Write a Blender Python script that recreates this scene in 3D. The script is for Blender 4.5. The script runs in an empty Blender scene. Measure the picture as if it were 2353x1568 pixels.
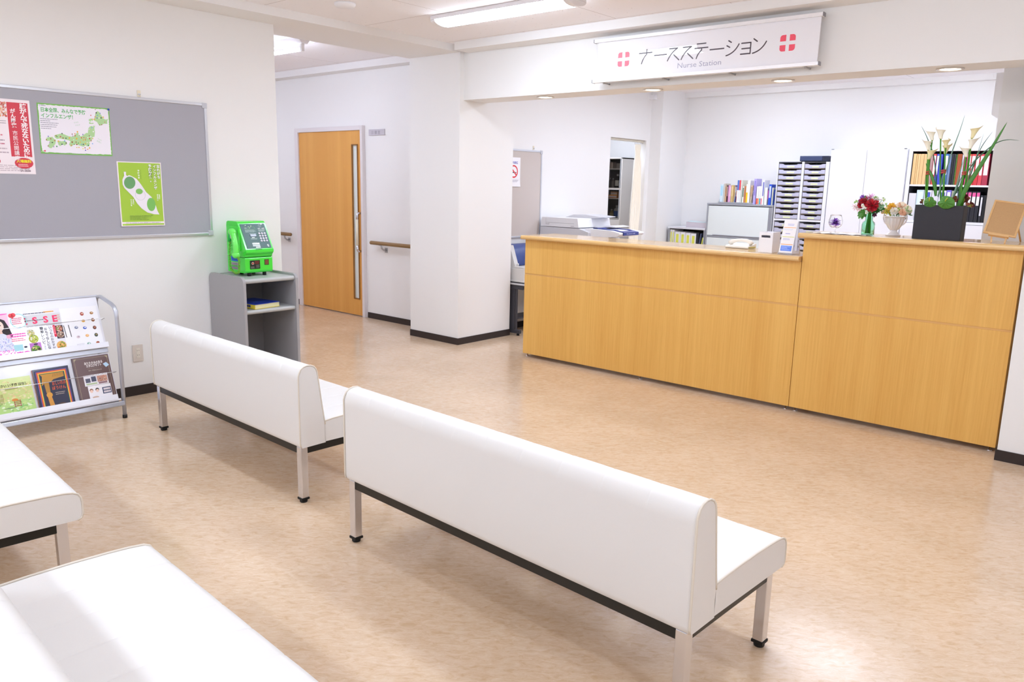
import bpy, bmesh, math, random
from mathutils import Matrix, Vector

sc = bpy.context.scene
COL = sc.collection
PI = math.pi

# ------------------------------------------------------------ camera
W_PX, H_PX, F_PX = 2353.0, 1568.0, 1808.4
YAW, PITCH, ROLL = 0.712982449, 0.196868534, 0.0219853
CAM = Vector((0, 0, 1.55))
_f = Vector((-math.sin(YAW) * math.cos(PITCH), math.cos(YAW) * math.cos(PITCH), -math.sin(PITCH)))
_r = Vector((math.cos(YAW), math.sin(YAW), 0))
_u = _r.cross(_f)
_R = math.cos(ROLL) * _r + math.sin(ROLL) * _u
_U = -math.sin(ROLL) * _r + math.cos(ROLL) * _u
cam_data = bpy.data.cameras.new('camera')
cam_data.sensor_width = 36.0
cam_data.lens = 36.0 * F_PX / W_PX
cam_data.clip_start = 0.05
cam = bpy.data.objects.new('camera', cam_data)
COL.objects.link(cam)
cam.matrix_world = Matrix(((_R.x, _U.x, -_f.x, CAM.x), (_R.y, _U.y, -_f.y, CAM.y), (_R.z, _U.z, -_f.z, CAM.z), (0, 0, 0, 1)))
sc.camera = cam

# ------------------------------------------------------------ world, exposure
world = bpy.data.worlds.new('world')
sc.world = world
world.use_nodes = True
world.node_tree.nodes['Background'].inputs[0].default_value = (0.9, 0.93, 1.0, 1)
world.node_tree.nodes['Background'].inputs[1].default_value = 0.3
sc.view_settings.view_transform = 'Standard'
sc.view_settings.look = 'None'
sc.view_settings.gamma = 1.0
sc.view_settings.use_curve_mapping = False
sc.view_settings.exposure = 0.40
try:
    sc.cycles.use_denoising = True
    sc.cycles.max_bounces = 14
    sc.cycles.diffuse_bounces = 7
    sc.cycles.glossy_bounces = 5
    sc.cycles.transmission_bounces = 10
    sc.cycles.transparent_max_bounces = 12
    sc.cycles.sample_clamp_indirect = 8.0
except Exception:
    pass
LAMP_W = 37.0      # radiance of the ceiling tubes
LAMP_ST = 24.0     # radiance of the tubes in the nurse station
LAMP_HALL = 26.0
DOWN_W = 14.0      # radiance of the downlights in the soffit

# ------------------------------------------------------------ where things stand
def ray(px, py):
    return _R * ((px - 1176.5) / F_PX) + _U * ((784.0 - py) / F_PX) + _f
def on_x(px, py, X):
    d = ray(px, py); return CAM + d * (X / d.x)
def on_y(px, py, Y):
    d = ray(px, py); return CAM + d * (Y / d.y)
def on_z(px, py, Z):
    d = ray(px, py); return CAM + d * ((Z - 1.55) / d.z)
def on_plane(px, py, P, n):
    d = ray(px, py); return CAM + d * ((P - CAM).dot(n) / d.dot(n))

# ------------------------------------------------------------ materials
def lin(c):
    c = c / 255.0
    return c / 12.92 if c <= 0.04045 else ((c + 0.055) / 1.055) ** 2.4
def rgb(c):
    if isinstance(c, str):
        c = (int(c[0:2], 16), int(c[2:4], 16), int(c[4:6], 16))
    return (lin(c[0]), lin(c[1]), lin(c[2]), 1.0)
MATS = {}
def mat(name, c, rough=0.5, metal=0.0, spec=0.5, emit=0.0, trans=0.0, ior=1.45, coat=0.0, sss=0.0, alpha=1.0, noise=0.0, nscale=30.0, bump=0.0, bscale=60.0):
    if name in MATS:
        return MATS[name]
    m = bpy.data.materials.new(name)
    m.use_nodes = True
    nt = m.node_tree
    b = nt.nodes['Principled BSDF']
    b.inputs['Base Color'].default_value = rgb(c)
    b.inputs['Roughness'].default_value = rough
    b.inputs['Metallic'].default_value = metal
    b.inputs['Specular IOR Level'].default_value = spec
    b.inputs['IOR'].default_value = ior
    b.inputs['Transmission Weight'].default_value = trans
    b.inputs['Coat Weight'].default_value = coat
    b.inputs['Coat Roughness'].default_value = 0.08
    b.inputs['Alpha'].default_value = alpha
    if emit:
        b.inputs['Emission Color'].default_value = rgb(c)
        b.inputs['Emission Strength'].default_value = emit
    if noise or bump:
        tc = nt.nodes.new('ShaderNodeTexCoord')
        if noise:
            n = nt.nodes.new('ShaderNodeTexNoise'); n.inputs['Scale'].default_value = nscale; n.inputs['Detail'].default_value = 4
            nt.links.new(tc.outputs['Object'], n.inputs['Vector'])
            mx = nt.nodes.new('ShaderNodeMix'); mx.data_type = 'RGBA'
            base = rgb(c)
            mx.inputs['A'].default_value = tuple(v * (1 - noise) for v in base[:3]) + (1,)
            mx.inputs['B'].default_value = tuple(min(1, v * (1 + noise * 0.6)) for v in base[:3]) + (1,)
            nt.links.new(n.outputs['Fac'], mx.inputs['Factor'])
            nt.links.new(mx.outputs['Result'], b.inputs['Base Color'])
        if bump:
            n2 = nt.nodes.new('ShaderNodeTexNoise'); n2.inputs['Scale'].default_value = bscale; n2.inputs['Detail'].default_value = 3
            nt.links.new(tc.outputs['Object'], n2.inputs['Vector'])
            bp = nt.nodes.new('ShaderNodeBump'); bp.inputs['Strength'].default_value = bump; bp.inputs['Distance'].default_value = 0.002
            nt.links.new(n2.outputs['Fac'], bp.inputs['Height'])
            nt.links.new(bp.outputs['Normal'], b.inputs['Normal'])
    MATS[name] = m
    return m
def ink(c):
    """plain printed colour"""
    return mat('print_' + (c if isinstance(c, str) else '%02x%02x%02x' % tuple(c)), c, rough=0.45)

def node_chain(name, c, rough):
    m = mat(name, c, rough)
    nt = m.node_tree
    return m, nt, nt.nodes['Principled BSDF']

def floor_material():
    m, nt, b = node_chain('floor_vinyl', 'dcbb97', 0.16)
    L = nt.links.new
    tc = nt.nodes.new('ShaderNodeTexCoord')
    mp = nt.nodes.new('ShaderNodeMapping'); mp.vector_type = 'TEXTURE'; mp.inputs['Scale'].default_value = (1.0, 0.45, 1.0)
    mp.inputs['Rotation'].default_value = (0, 0, 0.68)
    L(tc.outputs['Object'], mp.inputs['Vector'])
    n1 = nt.nodes.new('ShaderNodeTexNoise'); n1.inputs['Scale'].default_value = 22; n1.inputs['Detail'].default_value = 6; n1.inputs['Roughness'].default_value = 0.65; n1.inputs['Distortion'].default_value = 0.8
    n2 = nt.nodes.new('ShaderNodeTexNoise'); n2.inputs['Scale'].default_value = 60; n2.inputs['Detail'].default_value = 3; n2.inputs['Distortion'].default_value = 1.2
    n3 = nt.nodes.new('ShaderNodeTexNoise'); n3.inputs['Scale'].default_value = 3.0; n3.inputs['Detail'].default_value = 3
    for n in (n1, n2): L(mp.outputs['Vector'], n.inputs['Vector'])
    L(tc.outputs['Object'], n3.inputs['Vector'])
    r1 = nt.nodes.new('ShaderNodeValToRGB')
    r1.color_ramp.elements[0].position = 0.32; r1.color_ramp.elements[0].color = rgb('caac8c')
    r1.color_ramp.elements[1].position = 0.66; r1.color_ramp.elements[1].color = rgb('dac4ac')
    e = r1.color_ramp.elements.new(0.47); e.color = rgb('d3b89c')
    L(n1.outputs['Fac'], r1.inputs['Fac'])
    r2 = nt.nodes.new('ShaderNodeValToRGB')
    r2.color_ramp.elements[0].position = 0.62; r2.color_ramp.elements[0].color = (0, 0, 0, 1)
    r2.color_ramp.elements[1].position = 0.74; r2.color_ramp.elements[1].color = (1, 1, 1, 1)
    L(n2.outputs['Fac'], r2.inputs['Fac'])
    m1 = nt.nodes.new('ShaderNodeMix'); m1.data_type = 'RGBA'; m1.inputs['B'].default_value = rgb('ecdccc')
    mm = nt.nodes.new('ShaderNodeMath'); mm.operation = 'MULTIPLY'; mm.inputs[1].default_value = 0.3
    L(r2.outputs['Color'], mm.inputs[0]); L(mm.outputs[0], m1.inputs['Factor']); L(r1.outputs['Color'], m1.inputs['A'])
    r3 = nt.nodes.new('ShaderNodeValToRGB')
    r3.color_ramp.elements[0].position = 0.66; r3.color_ramp.elements[0].color = (0, 0, 0, 1)
    r3.color_ramp.elements[1].position = 0.73; r3.color_ramp.elements[1].color = (1, 1, 1, 1)
    n4 = nt.nodes.new('ShaderNodeTexNoise'); n4.inputs['Scale'].default_value = 45; n4.inputs['Detail'].default_value = 4; n4.inputs['Distortion'].default_value = 1.6
    mp2 = nt.nodes.new('ShaderNodeMapping'); mp2.vector_type = 'TEXTURE'; mp2.inputs['Scale'].default_value = (1.1, 0.40, 1); mp2.inputs['Location'].default_value = (7, 3, 0); mp2.inputs['Rotation'].default_value = (0, 0, 0.80)
    L(tc.outputs['Object'], mp2.inputs['Vector']); L(mp2.outputs['Vector'], n4.inputs['Vector']); L(n4.outputs['Fac'], r3.inputs['Fac'])
    mm3 = nt.nodes.new('ShaderNodeMath'); mm3.operation = 'MULTIPLY'; mm3.inputs[1].default_value = 0.2
    L(r3.outputs['Color'], mm3.inputs[0])
    m2 = nt.nodes.new('ShaderNodeMix'); m2.data_type = 'RGBA'; m2.inputs['B'].default_value = rgb('bd8d62')
    L(mm3.outputs[0], m2.inputs['Factor']); L(m1.outputs['Result'], m2.inputs['A'])
    m3 = nt.nodes.new('ShaderNodeMix'); m3.data_type = 'RGBA'; m3.blend_type = 'MULTIPLY'; m3.inputs['Factor'].default_value = 1.0
    r5 = nt.nodes.new('ShaderNodeValToRGB'); r5.color_ramp.elements[0].color = (0.93, 0.92, 0.9, 1); r5.color_ramp.elements[1].color = (1, 1, 1, 1)
    r5.color_ramp.elements[0].position = 0.35; r5.color_ramp.elements[1].position = 0.65
    L(n3.outputs['Fac'], r5.inputs['Fac']); L(m2.outputs['Result'], m3.inputs['A']); L(r5.outputs['Color'], m3.inputs['B'])
    L(m3.outputs['Result'], b.inputs['Base Color'])
    # worn polish: the gloss varies a little
    mr = nt.nodes.new('ShaderNodeMapRange'); mr.inputs['To Min'].default_value = 0.10; mr.inputs['To Max'].default_value = 0.24
    L(n3.outputs['Fac'], mr.inputs['Value']); L(mr.outputs['Result'], b.inputs['Roughness'])
    bp = nt.nodes.new('ShaderNodeBump'); bp.inputs['Strength'].default_value = 0.06; bp.inputs['Distance'].default_value = 0.002
    L(n3.outputs['Fac'], bp.inputs['Height']); L(bp.outputs['Normal'], b.inputs['Normal'])
    return m

def wood_material(name, dark, light, axis=2, rough=0.35, grain=1.0):
    m, nt, b = node_chain(name, light, rough)
    L = nt.links.new
    tc = nt.nodes.new('ShaderNodeTexCoord')
    mp = nt.nodes.new('ShaderNodeMapping')
    s = [34.0, 34.0, 34.0]; s[axis] = 0.8
    mp.inputs['Scale'].default_value = s
    L(tc.outputs['Object'], mp.inputs['Vector'])
    n1 = nt.nodes.new('ShaderNodeTexNoise'); n1.inputs['Scale'].default_value = 2.6; n1.inputs['Detail'].default_value = 6; n1.inputs['Roughness'].default_value = 0.7
    L(mp.outputs['Vector'], n1.inputs['Vector'])
    mp2 = nt.nodes.new('ShaderNodeMapping'); s2 = [6.0, 6.0, 6.0]; s2[axis] = 0.12; mp2.inputs['Scale'].default_value = s2
    L(tc.outputs['Object'], mp2.inputs['Vector'])
    n2 = nt.nodes.new('ShaderNodeTexNoise'); n2.inputs['Scale'].default_value = 1.3; n2.inputs['Detail'].default_value = 2
    L(mp2.outputs['Vector'], n2.inputs['Vector'])
    ad = nt.nodes.new('ShaderNodeMath'); ad.operation = 'MULTIPLY_ADD'; ad.inputs[1].default_value = 0.55 * grain
    L(n1.outputs['Fac'], ad.inputs[0])
    sc2 = nt.nodes.new('ShaderNodeMath'); sc2.operation = 'MULTIPLY'; sc2.inputs[1].default_value = 0.45
    L(n2.outputs['Fac'], sc2.inputs[0]); L(sc2.outputs[0], ad.inputs[2])
    r = nt.nodes.new('ShaderNodeValToRGB')
    r.color_ramp.elements[0].position = 0.34; r.color_ramp.elements[0].color = rgb(dark)
    r.color_ramp.elements[1].position = 0.60; r.color_ramp.elements[1].color = rgb(light)
    L(ad.outputs[0], r.inputs['Fac']); L(r.outputs['Color'], b.inputs['Base Color'])
    return m

def ceiling_material():
    m, nt, b = node_chain('ceiling_board', 'e9e4e4', 0.85)
    L = nt.links.new
    tc = nt.nodes.new('ShaderNodeTexCoord')
    br = nt.nodes.new('ShaderNodeTexBrick'); br.offset = 0.5
    br.inputs['Color1'].default_value = rgb('f6f4f7'); br.inputs['Color2'].default_value = rgb('f5f3f6'); br.inputs['Mortar'].default_value = rgb('b8adad')
    br.inputs['Scale'].default_value = 1.0; br.inputs['Mortar Size'].default_value = 0.0022; br.inputs['Brick Width'].default_value = 1.82; br.inputs['Row Height'].default_value = 0.91
    L(tc.outputs['Object'], br.inputs['Vector'])
    n = nt.nodes.new('ShaderNodeTexNoise'); n.inputs['Scale'].default_value = 38; n.inputs['Detail'].default_value = 5
    L(tc.outputs['Object'], n.inputs['Vector'])
    r = nt.nodes.new('ShaderNodeValToRGB'); r.color_ramp.elements[0].position = 0.27; r.color_ramp.elements[0].color = (0.62, 0.6, 0.6, 1); r.color_ramp.elements[1].position = 0.32; r.color_ramp.elements[1].color = (1, 1, 1, 1)
    L(n.outputs['Fac'], r.inputs['Fac'])
    mx = nt.nodes.new('ShaderNodeMix'); mx.data_type = 'RGBA'; mx.blend_type = 'MULTIPLY'; mx.inputs['Factor'].default_value = 1
    L(br.outputs['Color'], mx.inputs['A']); L(r.outputs['Color'], mx.inputs['B']); L(mx.outputs['Result'], b.inputs['Base Color'])
    return m

# ------------------------------------------------------------ mesh builder
def _axes(o, u, v):
    u = Vector(u).normalized(); v = Vector(v); v = (v - u * v.dot(u)).normalized(); n = u.cross(v); o = Vector(o)
    return Matrix(((u.x, v.x, n.x, o.x), (u.y, v.y, n.y, o.y), (u.z, v.z, n.z, o.z), (0, 0, 0, 1)))
_TXT = {}
def text_mesh(body, bold):
    key = (body, bold)
    if key in _TXT: return _TXT[key]
    cu = bpy.data.curves.new('t', 'FONT'); cu.body = body; cu.resolution_u = 2; cu.offset = bold
    o = bpy.data.objects.new('t', cu); COL.objects.link(o); bpy.context.view_layer.update()
    me = o.to_mesh()
    r = ([v.co.copy() for v in me.vertices], [tuple(p.vertices) for p in me.polygons])
    o.to_mesh_clear(); bpy.data.objects.remove(o); bpy.data.curves.remove(cu)
    _TXT[key] = r
    return r

class MB:
    def __init__(s, T=None):
        s.v = []; s.f = []; s.mi = []; s.sm = []; s.mats = []; s.T = T or Matrix.Identity(4)
    def add(s, vs, fs, m, smooth=False):
        if m not in s.mats: s.mats.append(m)
        k = s.mats.index(m); b = len(s.v)
        s.v += [s.T @ Vector(v) for v in vs]
        for f in fs:
            s.f.append(tuple(b + i for i in f)); s.mi.append(k); s.sm.append(smooth)
        return s
    def box(s, x0, x1, y0, y1, z0, z1, m):
        vs = [(x, y, z) for x in (x0, x1) for y in (y0, y1) for z in (z0, z1)]
        return s.add(vs, [(0, 1, 3, 2), (4, 6, 7, 5), (0, 4, 5, 1), (2, 3, 7, 6), (0, 2, 6, 4), (1, 5, 7, 3)], m)
    def bar(s, a, b, w, h, m, up=(0, 0, 1)):
        a = Vector(a); b = Vector(b); d = (b - a).normalized(); r = d.cross(Vector(up)).normalized(); u = r.cross(d)
        vs = [p + r * (i * w / 2) + u * (j * h / 2) for p in (a, b) for i, j in ((-1, -1), (1, -1), (1, 1), (-1, 1))]
        return s.add(vs, [(0, 1, 2, 3), (7, 6, 5, 4), (0, 4, 5, 1), (1, 5, 6, 2), (2, 6, 7, 3), (3, 7, 4, 0)], m)
    def prism(s, poly, axis, a, b, m, smooth=False):
        """poly: 2D outline in the other two axes (cyclic order), extruded from a to b along axis"""
        def P(p, t):
            return {0: (t, p[0], p[1]), 1: (p[0], t, p[1]), 2: (p[0], p[1], t)}[axis]
        n = len(poly)
        vs = [P(p, a) for p in poly] + [P(p, b) for p in poly]
        s.add(vs, [(i, (i + 1) % n, n + (i + 1) % n, n + i) for i in range(n)], m, smooth)
        s.add([P(p, a) for p in poly], [tuple(range(n))], m)
        s.add([P(p, b) for p in poly], [tuple(range(n))], m)
        return s
    def tube(s, path, r, m, n=10, closed=False, caps=True, smooth=True):
        path = [Vector(p) for p in path]; k = len(path)
        rr = r if isinstance(r, (list, tuple)) else [r] * k
        vs = []; up = None
        for i, p in enumerate(path):
            if closed: d = path[(i + 1) % k] - path[i - 1]
            else: d = path[min(i + 1, k - 1)] - path[max(i - 1, 0)]
            d = d.normalized() if d.length > 1e-9 else Vector((0, 0, 1))
            if up is None:
                up = Vector((0, 0, 1)) if abs(d.z) < 0.9 else Vector((1, 0, 0))
            a = d.cross(up)
            if a.length < 1e-6: a = d.cross(Vector((0, 1, 0.1)))
            a.normalize(); b = a.cross(d).normalized(); up = b
            for j in range(n):
                t = 2 * PI * j / n
                vs.append(p + a * (rr[i] * math.cos(t)) + b * (rr[i] * math.sin(t)))
        fs = []
        for i in range(k if closed else k - 1):
            for j in range(n):
                i2 = (i + 1) % k
                fs.append((i * n + j, i * n + (j + 1) % n, i2 * n + (j + 1) % n, i2 * n + j))
        if caps and not closed:
            fs.append(tuple(range(n))); fs.append(tuple(range((k - 1) * n, k * n)))
        return s.add(vs, fs, m, smooth)
    def lathe(s, prof, m, n=28, c=(0, 0, 0), flute=0, famp=0.0, smooth=True, cap=True):
        vs = []
        for r, z in prof:
            for j in range(n):
                t = 2 * PI * j / n; q = r * (1 + famp * math.cos(flute * t)) if flute else r
                vs.append((c[0] + q * math.cos(t), c[1] + q * math.sin(t), c[2] + z))
        fs = [(i * n + j, i * n + (j + 1) % n, (i + 1) * n + (j + 1) % n, (i + 1) * n + j) for i in range(len(prof) - 1) for j in range(n)]
        if cap:
            fs.append(tuple(range(n))); fs.append(tuple(range((len(prof) - 1) * n, len(prof) * n)))
        return s.add(vs, fs, m, smooth)
    def ball(s, c, r, m, n=12, sc3=(1, 1, 1)):
        c = Vector(c); vs = [c + Vector((0, 0, r * sc3[2]))]; k = n // 2
        for i in range(1, k):
            a = PI * i / k
            for j in range(n):
                t = 2 * PI * j / n
                vs.append(c + Vector((r * sc3[0] * math.sin(a) * math.cos(t), r * sc3[1] * math.sin(a) * math.sin(t), r * sc3[2] * math.cos(a))))
        vs.append(c - Vector((0, 0, r * sc3[2])))
        fs = [(0, 1 + j, 1 + (j + 1) % n) for j in range(n)]
        for i in range(k - 2):
            for j in range(n):
                fs.append((1 + i * n + j, 1 + (i + 1) * n + j, 1 + (i + 1) * n + (j + 1) % n, 1 + i * n + (j + 1) % n))
        e = len(vs) - 1; b0 = 1 + (k - 2) * n
        fs += [(e, b0 + (j + 1) % n, b0 + j) for j in range(n)]
        return s.add(vs, fs, m, True)
    def grid(s, fn, nu, nv, m, smooth=True):
        vs = [fn(i / nu, j / nv) for i in range(nu + 1) for j in range(nv + 1)]
        fs = [(i * (nv + 1) + j, (i + 1) * (nv + 1) + j, (i + 1) * (nv + 1) + j + 1, i * (nv + 1) + j + 1) for i in range(nu) for j in range(nv)]
        return s.add(vs, fs, m, smooth)
    # flat printing in the local xy plane
    def rect(s, x0, x1, y0, y1, m, z=0.0):
        return s.add([(x0, y0, z), (x1, y0, z), (x1, y1, z), (x0, y1, z)], [(0, 1, 2, 3)], m)
    def poly(s, pts, m, z=0.0):
        return s.add([(p[0], p[1], z) for p in pts], [tuple(range(len(pts)))], m)
    def disc(s, x, y, rx, m, z=0.0, ry=None, n=18, rot=0.0):
        ry = ry or rx; c, q = math.cos(rot), math.sin(rot)
        pts = []
        for i in range(n):
            a = 2 * PI * i / n; X = rx * math.cos(a); Y = ry * math.sin(a)
            pts.append((x + X * c - Y * q, y + X * q + Y * c))
        return s.poly(pts, m, z)
    def ring(s, x, y, r0, r1, m, z=0.0, n=28):
        vs = []
        for i in range(n):
            a = 2 * PI * i / n
            vs += [(x + r0 * math.cos(a), y + r0 * math.sin(a), z), (x + r1 * math.cos(a), y + r1 * math.sin(a), z)]
        return s.add(vs, [(2 * i, 2 * i + 1, (2 * i + 3) % (2 * n), (2 * i + 2) % (2 * n)) for i in range(n)], m)
    def text(s, body, x, y, size, m, z=0.001, bold=0.0, align='l', width=None, rot=0.0, h=None):
        vs, fs = text_mesh(body, bold)
        if not vs: return s
        xs = [v.x for v in vs]; ys = [v.y for v in vs]
        w = max(xs) - min(xs)
        kx = (width / w) if width else size
        ky = (h / (max(ys) - min(ys))) if h else (size if not width or size else kx)
        ox = min(xs) if (width or align != 'r') else 0
        tw = w * kx
        dx = {'l': 0, 'c': -tw / 2, 'r': -tw}[align]
        oy = min(ys) if h else 0.0
        c, q = math.cos(rot), math.sin(rot)
        out = []
        for v in vs:
            X = (v.x - min(xs)) * kx + dx; Y = (v.y - oy) * ky
            out.append((x + X * c - Y * q, y + X * q + Y * c, z))
        return s.add(out, fs, m)
    def vtext(s, body, x, ytop, size, m, z=0.001, bold=0.0, step=1.0, wide=1.0):
        """characters stacked downwards, centred on x"""
        for i, ch in enumerate(body):
            if ch == ' ': continue
            vs, fs = text_mesh(ch, bold)
            if not vs: continue
            cx = (max(v.x for v in vs) + min(v.x for v in vs)) / 2
            yb = ytop - (i + 1) * size * step
            s.add([(x + (v.x - cx) * size * wide, yb + (v.y + 0.12) * size, z) for v in vs], fs, m)
        return s
    def lines(s, x0, x1, y0, y1, n, m, z=0.001, t=0.35, seed=1, ragged=0.3):
        """rows of small print too small to read"""
        rnd = random.Random(seed); st = (y1 - y0) / n
        for i in range(n):
            yy = y1 - (i + 0.5) * st; x = x0; xe = x1 - (x1 - x0) * ragged * rnd.random()
            while x < xe:
                w = min((x1 - x0) * rnd.uniform(0.04, 0.16), xe - x)
                s.rect(x, x + w, yy - st * t / 2, yy + st * t / 2, m, z); x += w + (x1 - x0) * 0.015
        return s
    def mesh(s, name):
        me = bpy.data.meshes.new(name)
        me.from_pydata([tuple(v) for v in s.v], [], s.f)
        for m in s.mats: me.materials.append(m)
        for i, p in enumerate(me.polygons):
            p.material_index = s.mi[i]; p.use_smooth = s.sm[i]
        bm = bmesh.new(); bm.from_mesh(me); bmesh.ops.recalc_face_normals(bm, faces=bm.faces); bm.to_mesh(me); bm.free()
        me.update()
        return me
    def build(s, name, parent=None, bevel=0.0, seg=2, label=None, autosmooth=False):
        loc = None
        if parent is None:       # a thing that is one mesh: its origin goes to its base
            xs = [v.x for v in s.v]; ys = [v.y for v in s.v]; zs = [v.z for v in s.v]
            loc = Vector(((min(xs) + max(xs)) / 2, (min(ys) + max(ys)) / 2, min(zs)))
            s.v = [v - loc for v in s.v]
        else:
            inv = world_of(parent).inverted(); s.v = [inv @ v for v in s.v]
        o = bpy.data.objects.new(name, s.mesh(name)); COL.objects.link(o)
        if loc: o.location = loc
        if parent: o.parent = parent
        if bevel:
            b = o.modifiers.new('bevel', 'BEVEL'); b.width = bevel; b.segments = seg; b.limit_method = 'ANGLE'; b.angle_limit = math.radians(40)
            b.harden_normals = False
        if label: o['label'] = label
        return o

def world_of(o):
    m = o.matrix_basis.copy()
    while o.parent: o = o.parent; m = o.matrix_basis @ m
    return m
def tag(o, label, cat, group=None, kind=None):
    if label: o['label'] = label
    if cat: o['category'] = cat
    if group: o['group'] = group
    if kind: o['kind'] = kind
    return o
def thing(name, label, cat, loc, rz=0.0, group=None):
    o = bpy.data.objects.new(name, None); COL.objects.link(o); o.empty_display_size = 0.1
    o.matrix_basis = Matrix.Translation(Vector(loc)) @ Matrix.Rotation(rz, 4, 'Z')
    return tag(o, label, cat, group)
def struct(mb, name, parent=None, bevel=0.0):
    o = mb.build(name, parent, bevel)
    if parent is None: o['kind'] = 'structure'
    return o
def copy_tree(o, parent=None):
    c = o.copy(); COL.objects.link(c); c.parent = parent
    for ch in list(o.children): copy_tree(ch, c)
    return c
def local(o):
    """mesh builder whose coordinates are the thing's own"""
    return MB(world_of(o))

# ------------------------------------------------------------ shared materials
WALL = mat('wall_paint', 'ecebea', 0.75, bump=0.15, bscale=180)
WALL_ST = WALL
BASEB = mat('baseboard_vinyl', '2e2422', 0.45)
FLOOR = floor_material()
CEIL = ceiling_material()
OAK = wood_material('counter_oak', 'd49e4c', 'e4b462', 2, 0.36)
TOPW = wood_material('counter_worktop_wood', 'dcb478', 'ecd0a0', 0, 0.14, 0.6)
DOORW = wood_material('door_wood', 'd89c4c', 'e6ae5e', 2, 0.4, 0.5)
LEATHER = mat('bench_leatherette', 'e1dfdd', 0.46, bump=0.12, bscale=420)
PIPING = mat('bench_piping', 'ddd5c8', 0.45)
CHROME = mat('chrome', 'dcdee6', 0.2, metal=1.0)
STEEL = mat('brushed_steel', 'b9b9bb', 0.33, metal=1.0)
ALU = mat('aluminium', 'd4d6dc', 0.35, metal=0.7)
BLACKM = mat('black_metal', '15130f', 0.35)
RUBBER = mat('black_rubber', '0c0c0c', 0.6)
WHITEP = mat('white_plastic', 'eeedf0', 0.4)
WHITEM = mat('white_painted_metal', 'eceaee', 0.35)
PAPER = mat('white_paper', 'f1eff2', 0.6)
# ============================================================ THE ROOM
XL = -5.62          # left wall plane
HC = 2.775           # ceiling height
s = MB().box(-10.5, 2.6, -3.2, 10.4, -0.1, 0.0, FLOOR); struct(s, 'floor')
s = MB().box(-6.0, 2.6, -3.2, 5.45, HC, HC + 0.1, CEIL)
s.box(-5.6, 2.6, 5.45, 9.9, HC, HC + 0.1, CEIL); struct(s, 'ceiling')
s = MB().box(-10.5, -6.0, 3.3, 5.9, 2.80, 2.90, CEIL); struct(s, 'ceiling')
s = MB().box(-10.5, XL, -3.2, 3.61, 0, 2.94, WALL); struct(s, 'wall_left')
s = MB().box(-10.5, -6.0, 5.70, 5.95, 0, 2.9, WALL); struct(s, 'wall_hallway')
s = MB().box(-10.6, -10.5, 3.3, 5.9, 0, 2.94, WALL); struct(s, 'wall_hallway_end')
# pillar between hallway and nurse station
s = MB().box(-6.0, -5.316, 5.34, 6.10, 0, HC, WALL); struct(s, 'wall_pillar')
# beams
s = MB().box(-6.0, -5.32, -3.2, 5.34, 2.715, HC, WALL); struct(s, 'wall_beam_left')
s = MB().box(-5.316, 2.6, 5.39, 5.70, 2.30, HC, WALL); struct(s, 'wall_beam_counter')
# ceiling trims
s = MB().box(-5.25, 2.6, 5.20, 5.39, 2.708, HC, WALL); struct(s, 'trim_1')
s = MB().box(-10.5, -6.0, 5.55, 5.70, 2.730, 2.80, WALL); struct(s, 'trim_2')
# pier and partition at the right
s = MB().box(-0.735, 2.6, 5.28, 5.70, 0, 2.30, WALL); struct(s, 'wall_right_pier')
s = MB().box(-1.137, 0.4, 6.20, 6.30, 0, HC, WALL); struct(s, 'wall_partition')
# nurse station shell: left wall with the curtained opening
XS = -5.55
s = MB().box(XS - 0.12, XS, 6.10, 8.16, 0, HC, WALL); s.box(XS - 0.12, XS, 8.97, 9.9, 0, HC, WALL); s.box(XS - 0.12, XS, 8.16, 8.97, 2.135, HC, WALL)
struct(s, 'wall_station_left')
s = MB().box(XS, -5.385, 9.05, 9.7, 0, HC, WALL); struct(s, 'wall_station_column')
s = MB().box(XS, 2.6, 9.7, 9.9, 0, HC, WALL); struct(s, 'wall_back')
s = MB().box(-5.385, 2.6, 9.6, 9.7, 2.712, HC, WALL); struct(s, 'trim_3')
s = MB().box(0.4, 0.5, 5.70, 9.9, 0, HC, WALL); struct(s, 'wall_station_right')
# room behind the opening
s = MB().box(-8.0, XS - 0.12, 9.72, 9.9, 0, 2.6, WALL); s.box(-8.1, -8.0, 6.2, 9.9, 0, 2.6, WALL); s.box(-8.0, XS - 0.12, 6.1, 6.2, 0, 2.6, WALL); s.box(-8.0, XS - 0.12, 6.1, 9.9, 2.6, 2.7, WALL)
struct(s, 'wall_treatment_room')
# the waiting room's other walls
s = MB().box(2.5, 2.6, -3.2, 5.45, 0, HC, WALL); struct(s, 'wall_right')
s = MB().box(XL, 2.5, -3.2, -3.1, 0, HC, WALL); struct(s, 'wall_near')
# baseboards
def baseb(x0, x1, y0, y1, name, z=0.065):
    struct(MB().box(x0, x1, y0, y1, 0, z, BASEB), name)
baseb(XL, XL + 0.008, -3.1, 3.61, 'baseboard_left', 0.07)
baseb(-7.13, -6.0, 5.692, 5.70, 'baseboard_hallway')
baseb(-10.5, -8.45, 5.692, 5.70, 'baseboard_hallway_far')
s = MB().box(-6.0, -5.308, 5.332, 5.34, 0, 0.065, BASEB); s.box(-5.316, -5.308, 5.34, 6.10, 0, 0.065, BASEB); struct(s, 'baseboard_pillar')
baseb(-0.743, 2.5, 5.272, 5.28, 'baseboard_right')
s = MB().box(XS, XS + 0.008, 6.1, 8.16, 0, 0.065, BASEB); struct(s, 'baseboard_station')

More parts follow.
